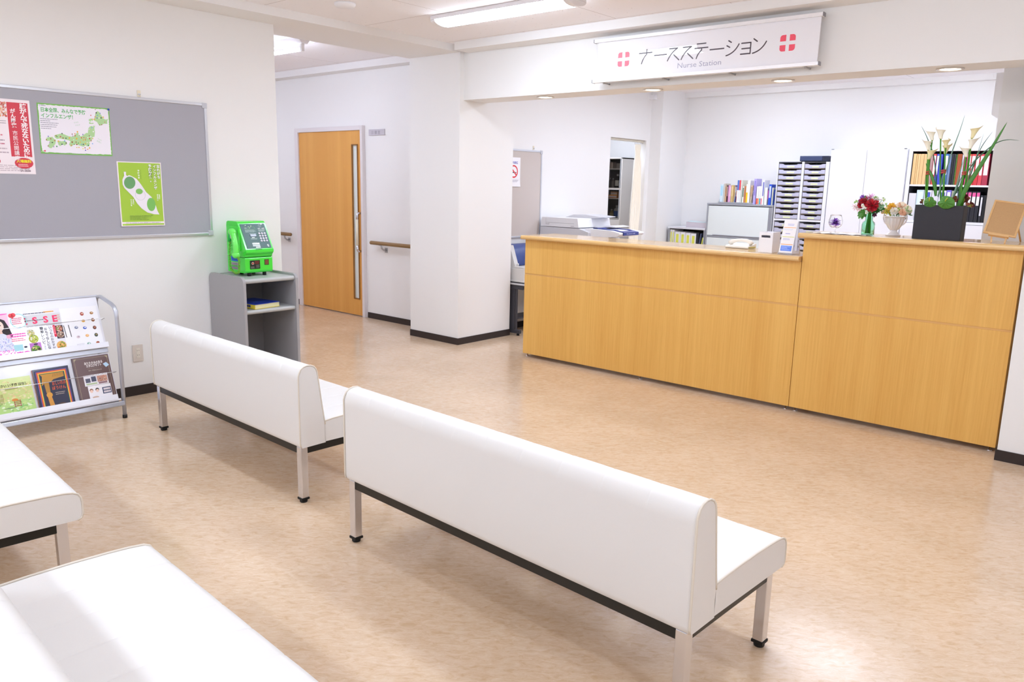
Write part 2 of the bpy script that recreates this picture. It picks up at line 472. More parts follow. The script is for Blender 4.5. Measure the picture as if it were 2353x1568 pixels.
# sliding door in the hallway
d = thing('door_1', None, None, (-7.79, 5.70, 0)); d['kind'] = 'structure'
FR = mat('door_frame_paint', 'dfd9da', 0.45)
s = MB().box(-8.44, -8.37, 5.655, 5.70, 0, 2.15, FR); s.box(-7.185, -7.145, 5.655, 5.70, 0, 2.15, FR); s.box(-8.3699, -7.1851, 5.655, 5.70, 2.10, 2.15, FR)
s.build('door_frame', d, 0.003)
s = MB()
GX0, GX1, GZ0, GZ1 = -7.345, -7.245, 0.207, 1.944
s.box(-8.37, GX0, 5.672, 5.698, 0.012, 2.10, DOORW); s.box(GX1, -7.185, 5.672, 5.698, 0.012, 2.10, DOORW)
s.box(GX0, GX1, 5.672, 5.698, 0.012, GZ0, DOORW); s.box(GX0, GX1, 5.672, 5.698, GZ1, 2.10, DOORW)
leaf = s.build('door_leaf', d, 0.0015)
GR = mat('door_glazing_bead', '8a5a20', 0.5)
s = MB()
s.box(GX0 - 0.006, GX0 + 0.008, 5.664, 5.672, GZ0 - 0.006, GZ1 + 0.006, GR); s.box(GX1 - 0.008, GX1 + 0.006, 5.664, 5.672, GZ0 - 0.006, GZ1 + 0.006, GR)
s.box(GX0, GX1, 5.664, 5.672, GZ1 - 0.006, GZ1 + 0.006, GR); s.box(GX0, GX1, 5.664, 5.672, GZ0 - 0.006, GZ0 + 0.006, GR)
s.build('glazing_bead', leaf)
s = MB().box(GX0, GX1, 5.682, 5.688, GZ0, GZ1, mat('frosted_glass', 'dfe6e2', 0.35, trans=0.0)); s.build('glass_slit', leaf)
h = MB().tube([(-7.21, 5.672, 1.19), (-7.21, 5.635, 1.19), (-7.21, 5.622, 1.175), (-7.21, 5.62, 1.12)], 0.013, CHROME)
h.tube([(-7.21, 5.62, 0.83), (-7.21, 5.622, 0.775), (-7.21, 5.635, 0.76), (-7.21, 5.672, 0.76)], 0.013, CHROME)
hd = h.build('door_handle', leaf)
MB().tube([(-7.21, 5.62, 1.12), (-7.21, 5.62, 0.83)], 0.014, mat('handle_grip', 'e6dfc8', 0.45)).build('handle_grip', hd)

# hallway name plate
p = thing('room_sign', 'small grey name plate on the wall beside the sliding door', 'sign', (-6.937, 5.70, 2.04))
s = MB().box(-7.07, -6.803, 5.688, 5.70, 2.04, 2.104, mat('sign_grey', 'c4bfc6', 0.4)); s.build('plate', p, 0.002)
s = MB(_axes((-7.07, 5.6875, 2.04), (1, 0, 0), (0, 0, 1)))
s.text('診', 0.05, 0.014, 0.042, ink('9b959e'), 0.0003); s.text('察', 0.105, 0.014, 0.042, ink('8b858e'), 0.0003); s.text('室', 0.16, 0.014, 0.042, ink('938d96'), 0.0003)
s.build('lettering', p, label='grey characters')

# handrails
RAILW = wood_material('handrail_wood', '8a6a42', 'a2804f', 0, 0.45, 0.5)
def handrail(x0, x1, lab, brackets):
    t = thing('handrail', lab, 'handrail', ((x0 + x1) / 2, 5.70, 0.80), 0, 'hallway handrails')
    MB().tube([(x0, 5.625, 0.876), (x0 + 0.01, 5.625, 0.876), (x1, 5.625, 0.876)], [0.014, 0.021, 0.021], RAILW, 14).build('rail', t)
    for bx in brackets:
        b = MB().tube([(bx, 5.70, 0.80), (bx, 5.665, 0.80), (bx, 5.635, 0.822), (bx, 5.625, 0.858)], 0.010, STEEL)
        b.box(bx - 0.022, bx + 0.022, 5.693, 5.70, 0.772, 0.828, STEEL)
        b.box(bx - 0.03, bx + 0.03, 5.613, 5.637, 0.852, 0.858, STEEL); b.build('bracket', t)
handrail(-6.985, -6.0, 'wooden handrail between the sliding door and the white pillar', (-6.80, -6.08))
handrail(-10.3, -8.54, 'short end of wooden handrail left of the sliding door', (-8.68, -9.6))

# bench -------------------------------------------------------
def bench_parts(t, L, D=0.62, seams=10):
    T = world_of(t)
    prof = [(0.142, 0.287), (0.012, 0.285), (0.003, 0.292), (0.0, 0.31), (0.0, 0.45), (0.0, 0.62), (0.0, 0.640), (0.004, 0.654), (0.013, 0.671), (0.028, 0.682), (0.048, 0.687), (0.070, 0.685), (0.088, 0.676), (0.098, 0.663), (0.104, 0.645), (0.113, 0.58), (0.125, 0.49), (0.138, 0.402), (0.141, 0.38)]
    top_idx = 7
    xs = [0.0, 0.003, 0.010]
    edges = [L * i / seams for i in range(1, seams)]
    for i in range(seams):
        a, b = L * i / seams, L * (i + 1) / seams
        for k in (0.10, 0.3, 0.5, 0.7, 0.90): xs.append(a + (b - a) * k)
        if i < seams - 1: xs += [b - 0.006, b - 0.002, b, b + 0.002, b + 0.006]
    xs += [L - 0.010, L - 0.003, L]; xs = sorted(set(x for x in xs if 0 <= x <= L))
    def puff(x, amp):
        d = min([abs(x - e) for e in edges] + [9])
        g = -0.0022 * max(0, 1 - d / 0.006)
        q = (x / L * seams) % 1.0
        e = min(x, L - x)
        return g + amp * math.sin(PI * q) ** 0.6 - 0.004 * max(0, 1 - e / 0.010)
    def shell(prof, first, last, amp, name, hgap=()):
        n = len(prof); vs = []; fs = []
        for x in xs:
            for i, (y, z) in enumerate(prof):
                a = prof[max(i - 1, 0)]; b = prof[min(i + 1, n - 1)]
                ty, tz = b[0] - a[0], b[1] - a[1]; l = math.hypot(ty, tz) or 1
                ny, nz = tz / l, -ty / l       # outward for this winding
                k = puff(x, amp) if first <= i <= last else (-0.004 * max(0, 1 - min(x, L - x) / 0.010) if 1 < i < n - 1 else 0)
                if i in hgap: k -= 0.0018
                vs.append((x, y - ny * k, z - nz * k))
        for a in range(len(xs) - 1):
            for i in range(n - 1):
                fs.append((a * n + i, (a + 1) * n + i, (a + 1) * n + i + 1, a * n + i + 1))
            fs.append((a * n + n - 1, (a + 1) * n + n - 1, (a + 1) * n, a * n))
        m = MB(T); m.add(vs, fs, LEATHER, True)
        for X in (0, len(xs) - 1):
            m.add([vs[X * n + i] for i in range(n)], [tuple(range(n))], LEATHER)
        o = m.build(name, t)
        for X in (0.001, L - 0.001): MB(T).tube([(X, y, z) for y, z in prof[2:]], 0.0038, PIPING, 6).build('piping', o)
        return o
    shell(prof, top_idx, 17, 0.0009, 'backrest', (7,))
    sp = [(0.140, 0.292), (0.137, 0.34), (0.137, 0.396), (0.18, 0.401), (0.28, 0.405), (0.40, 0.406), (0.50, 0.404), (0.56, 0.401), (D - 0.030, 0.396), (D - 0.012, 0.387), (D - 0.003, 0.372), (D, 0.350), (D, 0.312), (D - 0.006, 0.294), (D - 0.02, 0.287)]
    shell(sp, 3, 11, 0.0009, 'seat')
    m = MB(T)
    z0, z1 = 0.247, 0.286
    m.box(0.045, L - 0.045, 0.016, 0.036, z0, z1, BLACKM); m.box(0.045, L - 0.045, D - 0.075, D - 0.055, z0, z1, BLACKM)
    m.box(0.02, 0.040, 0.045, D - 0.08, z0, z1, BLACKM); m.box(L - 0.040, L - 0.02, 0.045, D - 0.08, z0, z1, BLACKM)
    m.box(L / 2 - 0.015, L / 2 + 0.015, 0.036, D - 0.075, z0, z1, BLACKM)
    m.build('frame', t, 0.0015)
    for lx in (0.014, L - 0.052):
        for ly in (0.010, D - 0.090):
            m = MB(T).box(lx, lx + 0.038, ly, ly + 0.038, 0.024, 0.2855, CHROME); leg = m.build('leg', t, 0.003)
            cx, cy = lx + 0.019, ly + 0.019
            m = MB(T).lathe([(0.0, 0.0), (0.017, 0.0), (0.019, 0.004), (0.019, 0.010), (0.015, 0.012), (0.015, 0.016)], RUBBER, 18, (cx, cy, 0))
            m.box(cx - 0.021, cx + 0.021, cy - 0.021, cy + 0.021, 0.015, 0.025, RUBBER); m.build('foot', leg)
def bench(x, y, deg, L, lab, seams=10, D=0.62):
    a = math.radians(deg)
    t = thing('waiting_bench', lab, 'bench', (x, y, 0), a, 'white waiting room benches')
    bench_parts(t, L, D, seams)
bench(-4.735, 2.112, -1.9, 1.635, 'white padded bench in front of the grey phone stand')
bench(-2.637, 1.968, -2.4, 1.695, 'white padded bench in the middle, longest in view, with its right end in full view')
bench(-4.70, 0.555, -4.5, 1.655, 'white padded bench cut by the left edge, only its seat corner and one leg showing')
bench(-2.435, 0.400, -3.0, 1.66, 'white padded bench nearest the viewer at the bottom left corner', D=0.635)

# reception counter -------------------------------------------
GROOVE = mat('counter_inlay', 'd9a868', 0.4)
INNER = mat('counter_inner_panel', 'd9d3cc', 0.5)
def foot(mb, x, y):
    mb.lathe([(0.0, 0.0), (0.016, 0.0), (0.017, 0.004), (0.008, 0.009), (0.005, 0.010), (0.005, 0.035)], CHROME, 14, (x, y, 0))
def counter(name, lab, x0, x1, ztop, feet, xe0, xe1, yb):
    t = thing(name, lab, 'counter', ((x0 + x1) / 2, 5.6, 0))
    gz = 0.762 if ztop < 1.15 else 0.757
    s = MB().box(x0, x1, 5.41, 5.435, 0.034, gz - 0.006, OAK); s.box(x0, x1, 5.41, 5.435, gz + 0.006, ztop - 0.037, OAK); s.box(x0, x1, 5.4125, 5.435, gz - 0.006, gz + 0.006, GROOVE)
    s.build('front_panel', t, 0.001)
    for X in (x0 + 0.001, x1 - 0.021):
        MB().box(X, X + 0.02, 5.436, 5.80, 0.034, ztop - 0.037, OAK).build('side_panel', t)
    s = MB().box(x0 + 0.02, x1 - 0.02, 5.44, 5.80, 0.40, 0.42, INNER); s.box(x0 + 0.02, x1 - 0.02, 5.44, 5.80, 0.06, 0.08, INNER); s.build('shelf', t)
    r = 0.0175; y0 = 5.362
    prof = [(yb, ztop - 0.035), (y0 + r, ztop - 0.035)] + [(y0 + r - r * math.sin(a), ztop - r - r * math.cos(a)) for a in [PI * k / 8 for k in range(1, 8)]] + [(y0 + r, ztop), (yb, ztop)]
    s = MB().prism(prof, 0, xe0, xe1, TOPW, True)
    o = s.build('worktop', t)
    m = MB()
    for fx in feet: foot(m, fx, 5.45); foot(m, fx, 5.76)
    for i, fx in enumerate(feet):
        m = MB(); foot(m, fx, 5.45); m.build('levelling_foot', t)
        m = MB(); foot(m, fx, 5.77); m.build('levelling_foot', t)
    return t
counter('reception_counter', 'long low section of the wooden reception counter, left of the step', -4.545, -2.056, 1.105, (-4.52, -3.31, -2.09), -4.565, -2.060, 5.85)
counter('reception_counter', 'taller section of the wooden reception counter, under the flowers', -2.052, -0.765, 1.266, (-2.02, -0.80), -2.080, -0.748, 5.80)

# ceiling lights ----------------------------------------------
TUBE = mat('tube_glow', 'e1eeff', 0.5, emit=LAMP_W)
TUBE_F = mat('front_tube_glow', 'e1eeff', 0.5, emit=LAMP_W * 0.7)
TUBE_R = mat('right_tube_glow', 'e1eeff', 0.5, emit=LAMP_W * 1.05)
TUBE_FILL = mat('rear_fill_glow', 'e1eeff', 0.5, emit=LAMP_W * 1.6)  # stronger glow for the fill lights added behind the viewer
TUBE_S = mat('station_tube_glow', 'e3edff', 0.5, emit=LAMP_ST)
TUBE_H = mat('hall_tube_glow', 'e1eaff', 0.5, emit=LAMP_HALL)
LENS = mat('downlight_glow', 'fff2df', 0.5, emit=DOWN_W)
def batten(x0, x1, y0, y1, lab, glow, zc=HC):
    t = thing('ceiling_light', lab, 'ceiling light', ((x0 + x1) / 2, (y0 + y1) / 2, zc), 0, 'fluorescent ceiling lights')
    MB().box(x0, x1, y0, y1, zc - 0.030, zc - 0.0005, WHITEM).build('housing', t, 0.003)
    yc = (y0 + y1) / 2; w = (y1 - y0) / 2
    pr = [(yc + w * 0.98 * math.cos(a), zc - 0.030 - 0.036 * math.sin(a)) for a in [PI * k / 10 for k in range(11)]]
    MB().prism(pr, 0, x0 + 0.045, x1 - 0.045, glow, True).build('diffuser', t, label='glowing white diffuser')
    for a, b in ((x0, x0 + 0.044), (x1 - 0.044, x1)):
        MB().prism([(yc + (p[0] - yc) * 1.01, p[1] - 0.001) for p in pr], 0, a, b, WHITEP, True).build('end_cap', t)
batten(-4.60, -3.31, 4.30, 4.51, 'long glowing fluorescent ceiling light in front of the nurse station sign', TUBE_F)
batten(-1.75, -0.50, 2.9, 3.11, 'fluorescent ceiling light over the waiting room, right of the one in view', TUBE_R)
batten(-4.30, -3.05, 1.9, 2.11, 'fluorescent ceiling light over the left wall benches', TUBE_F)
batten(0.5, 1.75, 0.9, 1.11, 'fluorescent ceiling light to the right of the viewer', TUBE)
batten(-2.2, -0.95, -1.5, -1.29, 'added fluorescent fill light behind the viewer, right one', TUBE_FILL)  # added out of view to brighten the bench backs
batten(-4.9, -3.65, -1.5, -1.29, 'added fluorescent fill light behind the viewer, left one', TUBE_FILL)  # second fill added out of view for the bench backs
for bx, by, w in ((-2.6, 6.85, 'front right'), (-4.6, 6.85, 'front left'), (-2.6, 8.35, 'added rear right'), (-4.6, 8.35, 'added rear left')):  # rear pair added out of view to brighten the back wall
    batten(bx, bx + 1.25, by, by + 0.21, 'fluorescent ceiling light inside the nurse station, ' + w + ' one', TUBE_S)
# hallway lamp: bare tube on a bracket
t = thing('ceiling_light', 'bare tube light on the hallway ceiling, partly behind the left wall', 'ceiling light', (-6.95, 4.38, 2.80), 0, 'fluorescent ceiling lights')
MB().prism([(4.31, 2.7995), (4.45, 2.7995), (4.41, 2.75), (4.35, 2.75)], 0, -7.60, -6.33, WHITEM).build('housing', t, 0.004)
MB().tube([(-7.55, 4.38, 2.705), (-6.39, 4.38, 2.705)], 0.016, TUBE_H, 12).build('tube', t, label='glowing white tube')
for X in (-7.58, -6.385):
    MB().box(X, X + 0.03, 4.364, 4.396, 2.687, 2.76, WHITEP).build('socket', t, 0.003)
TUBE_HALL_FILL = mat('hall_fill_glow', 'e1eaff', 0.5, emit=LAMP_HALL * 0.5)  # glow of the fill lights added in the hallway
batten(-8.2, -6.95, 3.75, 3.96, 'added fluorescent hallway fill light hidden behind the left wall', TUBE_HALL_FILL, 2.80)  # unseen, added to brighten the hallway and its door
batten(-10.0, -8.75, 4.30, 4.51, 'added fluorescent fill light deeper in the hallway', TUBE_HALL_FILL, 2.80)  # also unseen, added for more hallway light
batten(-6.95, -5.75, 8.5, 8.7, 'added fluorescent fill light in the curtained room', TUBE_S, 2.6)  # unseen, added to brighten the cabinet side and curtain
# downlights in the soffit over the counter
DL = [(1242, 221, 'first from the left, nearest the pillar'), (1490, 203.5, 'second from the left, under the first cross'), (1792, 182.5, 'third from the left, under the right end of the sign'), (2185, 158.5, 'at the right end, above the flowers')]
RIM = mat('downlight_rim', 'd9d4cf', 0.3)
dl0 = None
for px, py_, w in DL:
    p = on_z(px, py_, 2.30); 
    if dl0 is None:
        dl0 = thing('downlight', '', 'downlight', (0, 0, 2.30))
        MB(world_of(dl0)).lathe([(0.060, -0.0005), (0.078, -0.0005), (0.078, -0.006), (0.066, -0.008), (0.056, -0.003), (0.056, -0.0005)], RIM, 32, cap=False).build('trim_ring', dl0)
        MB(world_of(dl0)).lathe([(0.0, -0.002), (0.057, -0.002), (0.050, -0.0045), (0.0, -0.0055)], LENS, 28).build('lens', dl0, label='glowing lens')
        o = dl0
    else:
        o = copy_tree(dl0)
    o.location = (p.x, 5.55, 2.30); tag(o, 'round downlight in the soffit, ' + w, 'downlight', 'downlights over the counter')
s = MB().lathe([(0.0, 0), (0.075, 0), (0.075, -0.012), (0.06, -0.028), (0.0, -0.03)], WHITEP, 24, (-4.79, 3.66, HC - 0.0005)); tag(s.build('smoke_detector'), 'round white detector on the ceiling at the top edge, left of the light', 'smoke detector')
# ============================================================ LEFT WALL
FELT = mat('board_felt', 'a9a8b0', 0.9, bump=0.2, bscale=300)
def notice_board(name, lab, X, y0, y1, z0, z1, felt, caps, hooks=()):
    t = thing(name, lab, 'notice board', (X, (y0 + y1) / 2, z0))
    MB().box(X + 0.001, X + 0.012, y0 + 0.01, y1 - 0.01, z0 + 0.01, z1 - 0.01, felt).build('felt', t)
    w = 0.020
    for a in ((y0, y1, z1 - w, z1), (y0, y1, z0, z0 + w), (y0, y0 + w, z0 + w, z1 - w), (y1 - w, y1, z0 + w, z1 - w)):
        s = MB().box(X + 0.0005, X + 0.018, a[0], a[1], a[2], a[3], ALU)
        s.build('frame_rail', t, 0.003)
    for yy in (y0, y1 - 0.034):
        for zz in (z0, z1 - 0.034):
            MB().box(X + 0.0003, X + 0.0215, yy - 0.002, yy + 0.036, zz - 0.002, zz + 0.036, mat('corner_cap', 'c3c5cc', 0.35)).build('corner_cap', t, 0.004)
    for y in hooks:
        s = MB().box(X + 0.0005, X + 0.006, y - 0.012, y + 0.012, z1 + 0.002, z1 + 0.045, mat('hook_plastic', 'e6dcc4', 0.5)); s.ball((X + 0.009, y, z1 + 0.018), 0.008, ALU)
        s.build('hook', t, 0.002, label='cream hook')
    return t
notice_board('notice_board', 'large grey felt notice board with aluminium frame on the left wall', XL, 0.55, 3.020, 1.125, 2.078, FELT, True, (2.54,))

def paper_frame(y, z):      # local x runs along +y, local y up, facing the room
    return MB(_axes((XL + 0.0135, y, z), (0, 1, 0), (0, 0, 1)))
# --- poster 1 : red and white lecture poster
py0, py1, pz0, pz1 = 1.535, 1.853, 1.546, 1.993
W_, H_ = py1 - py0, pz1 - pz0
s = paper_frame(py0, pz0)
RED = ink('d2404f')
s.add([(0, 0, 0), (W_, 0, 0), (W_, H_, 0), (0, H_, 0), (0, 0, -0.0008), (W_, 0, -0.0008), (W_, H_, -0.0008), (0, H_, -0.0008)], [(0, 1, 2, 3), (7, 6, 5, 4), (0, 4, 5, 1), (1, 5, 6, 2), (2, 6, 7, 3), (3, 7, 4, 0)], mat('poster_paper', 'f3e8ec', 0.4))
z = 0.0003
s.rect(W_ - 0.128, W_ - 0.012, 0.105, H_ - 0.018, RED, z)
rnd = random.Random(4)
for i in range(150):
    x = rnd.uniform(0.02, W_ - 0.132); y = rnd.uniform(H_ - 0.105, H_ - 0.02)
    if x > 0.1 or y > H_ - 0.06:
        s.disc(x, y, rnd.uniform(0.004, 0.012), ink(rnd.choice(['e39a86', 'd97a6c', 'ecc0a8', 'cf5a52', 'f0d4c4', 'e8aa7c'])), z + 0.0001 * (i % 5), ry=rnd.uniform(0.002, 0.007), n=7, rot=rnd.uniform(0, 3))
WT = ink('fbf2f4')
s.vtext('肺がんで死なないために', W_ - 0.040, H_ - 0.024, 0.0335, WT, z + 0.0008, bold=0.035, step=0.88, wide=1.15)
s.vtext('がん医療', W_ - 0.098, H_ - 0.055, 0.029, WT, z + 0.0008, bold=0.03, step=0.98)
s.vtext('市民公開講座', W_ - 0.096, H_ - 0.185, 0.030, WT, z + 0.0008, bold=0.004, step=1.0)
s.disc(W_ - 0.062, 0.066, 0.052, RED, z + 0.0004, ry=0.033)
s.text('入場無料', W_ - 0.104, 0.068, 0.022, ink('f4e82c'), z + 0.0008, bold=0.03, width=0.084, h=0.020)
s.lines(W_ - 0.095, W_ - 0.030, 0.044, 0.062, 2, ink('f6c4c8'), z + 0.0008, 0.5, 5)
s.text('27', W_ - 0.222, H_ - 0.155, 0.034, ink('c2304a'), z, bold=0.02)
s.text('下関', W_ - 0.232, H_ - 0.208, 0.026, ink('77606e'), z)
s.lines(W_ - 0.175, W_ - 0.135, H_ - 0.15, H_ - 0.125, 2, ink('8f8690'), z, 0.3, 7)
for k, (yy, c) in enumerate(((0.236, 'd06a7c'), (0.205, 'a898a4'), (0.184, 'c8788c'), (0.155, 'c4b0ba'), (0.132, 'b8a4b0'))):
    s.lines(0.02, W_ - 0.135, yy - 0.012, yy + 0.004, 1, ink(c), z, 0.45, 10 + k, 0.3)
s.rect(0.10, W_ - 0.190, 0.066, 0.082, ink('d2404f'), z)
s.lines(0.02, W_ - 0.025, 0.014, 0.056, 4, ink('b3a0aa'), z, 0.35, 20, 0.2)
s.text('24-3831', W_ - 0.086, 0.030, 0.017, ink('8a7482'), z, bold=0.02); s.text('24-3838', W_ - 0.086, 0.014, 0.017, ink('8a7482'), z, bold=0.02)
tag(s.build('poster'), 'red and white lecture poster on the grey board, cut by the left edge', 'poster')

# --- poster 2 : map poster
def q2(cx, cy):
    p = on_x(80 + cx / 11.2, 225 + cy / 11.2, XL + 0.0135); return (p.y, p.z)
A0 = q2(60, 1420); y0_, y1_ = 1.893, 2.330; z0_, z1_ = 1.676, 1.986
s = paper_frame(y0_, z0_); W_, H_ = y1_ - y0_, z1_ - z0_
def l2(cx, cy):
    a = q2(cx, cy); return (a[0] - y0_, a[1] - z0_)
def sheet(s, W_, H_, m, t=0.0008):
    s.add([(0, 0, 0), (W_, 0, 0), (W_, H_, 0), (0, H_, 0), (0, 0, -t), (W_, 0, -t), (W_, H_, -t), (0, H_, -t)], [(0, 1, 2, 3), (7, 6, 5, 4), (0, 4, 5, 1), (1, 5, 6, 2), (2, 6, 7, 3), (3, 7, 4, 0)], m)
sheet(s, W_, H_, ink('7dbb5c'))
n = 40; rnd = random.Random(2)
edge = []
for i in range(n): edge.append((0.006 + (W_ - 0.012) * i / n, 0.009 + rnd.uniform(-.002, .002)))
for i in range(n): edge.append((W_ - 0.007 + rnd.uniform(-.0015, .0015), 0.008 + (H_ - 0.016) * i / n))
for i in range(n): edge.append((W_ - 0.006 - (W_ - 0.012) * i / n, H_ - 0.008 + rnd.uniform(-.002, .002)))
for i in range(n): edge.append((0.007 + rnd.uniform(-.0015, .0015), H_ - 0.008 - (H_ - 0.016) * i / n))
s.poly(edge, mat('poster_paper2', 'efebf3', 0.4), 0.0002)
GRN = ink('6cb877'); LAND = ink('b2d79c')
a = l2(155, 345); b = l2(1310, 430); s.text('日本全国、みんなで予防', a[0], a[1] + 0.001, 0.03, GRN, 0.0006, bold=0.03, width=b[0] - a[0])
a = l2(160, 490); b = l2(930, 530); s.text('インフルエンザ！', a[0], a[1] + 0.0, 0.03, GRN, 0.0006, bold=0.03, width=b[0] - a[0] + 0.012)
a = l2(160, 810); b = l2(640, 540); s.lines(a[0], b[0], a[1] + 0.002, b[1], 6, ink('8d8a9a'), 0.0005, 0.28, 3, 0.5)
a = l2(105, 200); s.ring(a[0] + 0.004, a[1] + 0.003, 0.0028, 0.004, ink('8a86c8'), 0.0005); s.lines(a[0] + 0.011, a[0] + 0.038, a[1], a[1] + 0.006, 1, ink('8d8a9a'), 0.0005, 0.6, 5, 0)
lands = [[(500, 965), (560, 945), (690, 915), (760, 940), (870, 990), (985, 1005), (1060, 925), (1100, 890), (1130, 920), (1110, 980), (1200, 990), (1290, 930), (1370, 870), (1375, 790), (1420, 735), (1470, 725), (1500, 750), (1500, 715), (1545, 720), (1530, 780), (1545, 880), (1535, 1000), (1480, 1010), (1470, 1080), (1420, 1130), (1410, 1200), (1340, 1260), (1320, 1215), (1250, 1260), (1130, 1220), (1040, 1190), (1010, 1200), (930, 1260), (880, 1200), (915, 1115), (860, 1090), (740, 1065), (640, 1045), (570, 1060), (515, 1020)],
         [(300, 1030), (350, 1010), (450, 1005), (500, 1060), (545, 1080), (530, 1180), (480, 1250), (420, 1300), (370, 1285), (330, 1240), (385, 1150), (380, 1100), (320, 1110), (280, 1080)],
         [(580, 1110), (620, 1105), (690, 1120), (760, 1105), (820, 1140), (830, 1180), (770, 1230), (720, 1200), (650, 1240), (610, 1210)],
         [(1560, 400), (1600, 340), (1650, 360), (1690, 420), (1770, 540), (1820, 560), (1885, 545), (1860, 600), (1865, 670), (1780, 665), (1690, 715), (1640, 690), (1600, 620), (1530, 585), (1510, 560), (1550, 490)],
         [(1385, 560), (1440, 530), (1500, 560), (1480, 600), (1420, 620), (1440, 650), (1510, 640), (1505, 670), (1400, 670), (1395, 620)]]
for L_ in lands: s.poly([l2(*p) for p in L_], LAND, 0.0005)
rnd = random.Random(9)
cols = ['5aa0e0', 'f0b030', 'd84848', '3f9a5c', 'f2e23a', '6a62b8', '303038', 'f4f4f8', 'e88a4a', 'a0522d', 'ffffff', 'b4a8c8']
spots = [(345, 990), (440, 985), (300, 1080), (410, 1055), (385, 1150), (450, 1150), (510, 1100), (345, 1240), (485, 1255), (565, 1250), (605, 1115), (700, 1195), (770, 1110), (805, 1165), (700, 920), (545, 975), (570, 1000), (660, 1000), (725, 1035), (800, 1040), (890, 1035), (960, 935), (1030, 925), (975, 985), (1095, 875), (1140, 970), (1235, 945), (1035, 975), (1075, 1050), (1000, 1080), (960, 1140), (1060, 1140), (1120, 1165), (1170, 1140), (1200, 1200), (1250, 1200), (1080, 1200), (1015, 1200), (940, 1220), (1200, 1030), (1260, 1020), (1310, 1035), (1365, 1025), (1400, 975), (1440, 1000), (1490, 1045), (1250, 1085), (1300, 1080), (1410, 1050), (1450, 1105), (1485, 1180), (1410, 1150), (1380, 1225), (1350, 1150), (1300, 1180), (1240, 1310), (1290, 1285), (1360, 1325), (1410, 1290), (1080, 1275), (1135, 1275), (1470, 770), (1505, 870), (1395, 810), (1350, 890), (1555, 300), (1580, 385), (1680, 400), (1615, 450), (1550, 490), (1600, 520), (1655, 520), (1705, 515), (1760, 500), (1440, 450), (1475, 545), (1525, 555), (1410, 610), (1455, 595), (1800, 630), (1720, 690), (1665, 700), (1305, 1350)]
for i, (x, y) in enumerate(spots):
    a = l2(x, y); s.disc(a[0], a[1], rnd.uniform(0.0028, 0.0050), ink(rnd.choice(cols)), 0.0008 + 0.00005 * (i % 4), ry=rnd.uniform(0.003, 0.0055), n=8)
    if i % 2: s.disc(a[0] + 0.001, a[1] - 0.001, 0.0016, ink(rnd.choice(cols)), 0.0011, n=6)
a = l2(1010, 660); s.text('マメに', a[0], a[1], 0.011, ink('9ccfa0'), 0.0006, width=0.03, rot=0.25); s.text('マスク', a[0] + 0.007, a[1] - 0.017, 0.011, ink('9ccfa0'), 0.0006, width=0.03, rot=0.25)
a = l2(1610, 1060); s.text('マメに', a[0], a[1], 0.011, ink('9ccfa0'), 0.0006, width=0.028, rot=-0.45); s.text('手洗い', a[0] - 0.006, a[1] - 0.015, 0.011, ink('9ccfa0'), 0.0006, width=0.03, rot=-0.45)
a = l2(165, 1385); s.disc(a[0] + 0.008, a[1] + 0.003, 0.010, LAND, 0.0005, ry=0.003, rot=0.4); s.disc(a[0] + 0.022, a[1] + 0.006, 0.0055, ink('e05a7a'), 0.0006)
a = l2(610, 1400); s.lines(a[0], a[0] + 0.19, a[1] - 0.006, a[1] - 0.002, 1, ink('b6b2c2'), 0.0006, 0.4, 6, 0.1)
tag(s.build('poster'), 'green edged white poster with a pale green map on the grey board', 'poster')
s = MB(_axes((XL + 0.0135, 2.322, 1.978), (0, 1, 0), (0, 0, 1))).lathe([(0.0, 0.0), (0.003, 0.0), (0.003, 0.004), (0.006, 0.005), (0.0065, 0.012), (0.0, 0.013)], mat('pin_blue', '1d44b0', 0.3), 14)
tag(s.build('push_pin'), 'blue push pin in the top right corner of the map poster', 'push pin')

# --- poster 3 : lime green pod poster
y0_, y1_, z0_, z1_ = 2.353, 2.656, 1.206, 1.644
s = paper_frame(y0_, z0_); W_, H_ = y1_ - y0_, z1_ - z0_
def l3(cx, cy):
    p = on_x(262 + cx / 9.8, 365 + cy / 9.8, XL + 0.0135); return (p.y - y0_, p.z - z0_)
# the sheet bows off the board a little at its foot
def bow(u, v): return (u * W_, v * H_, 0.010 * max(0, 0.25 - v) ** 2 * 8)
s.grid(bow, 4, 14, mat('poster_paper', 'f3e8ec', 0.4))
GB = ink('a7cc45')
s.grid(lambda u, v: (0.008 + u * (W_ - 0.014), 0.030 + v * (H_ - 0.036), 0.0004 + 0.010 * max(0, 0.25 - (0.030 + v * (H_ - 0.036)) / H_) ** 2 * 8), 2, 14, GB)
s.grid(lambda u, v: (0.008 + u * (W_ - 0.014), 0.006 + v * 0.011, 0.0008 + 0.010 * max(0, 0.25 - (0.006 + v * 0.011) / H_) ** 2 * 8), 2, 2, GB)
pod = [(215, 292), (265, 295), (265, 360), (290, 390), (335, 370), (380, 385), (500, 450), (560, 520), (620, 600), (720, 750), (840, 860), (940, 1060), (975, 1170), (1020, 1255), (900, 1250), (750, 1210), (620, 1120), (520, 1010), (430, 860), (330, 760), (230, 660), (190, 580), (185, 470), (225, 380)]
s.poly([l3(*p) for p in pod], ink('eee9f1'), 0.0024)
a = l3(350, 540); s.disc(a[0], a[1], 0.038, ink('6ba36b'), 0.0027, ry=0.042, rot=-0.3, n=28)
a = l3(590, 820); s.ring(a[0], a[1], 0.0335, 0.0345, ink('9a98a4'), 0.0027); 
a = l3(565, 735); s.disc(a[0], a[1], 0.024, ink('84c266'), 0.0028, ry=0.019, n=24)
a = l3(835, 1030); s.disc(a[0], a[1], 0.030, ink('7dbf62'), 0.0027, ry=0.046, n=28)
WT = ink('f8fbf0'); DG = ink('5c7d4a')
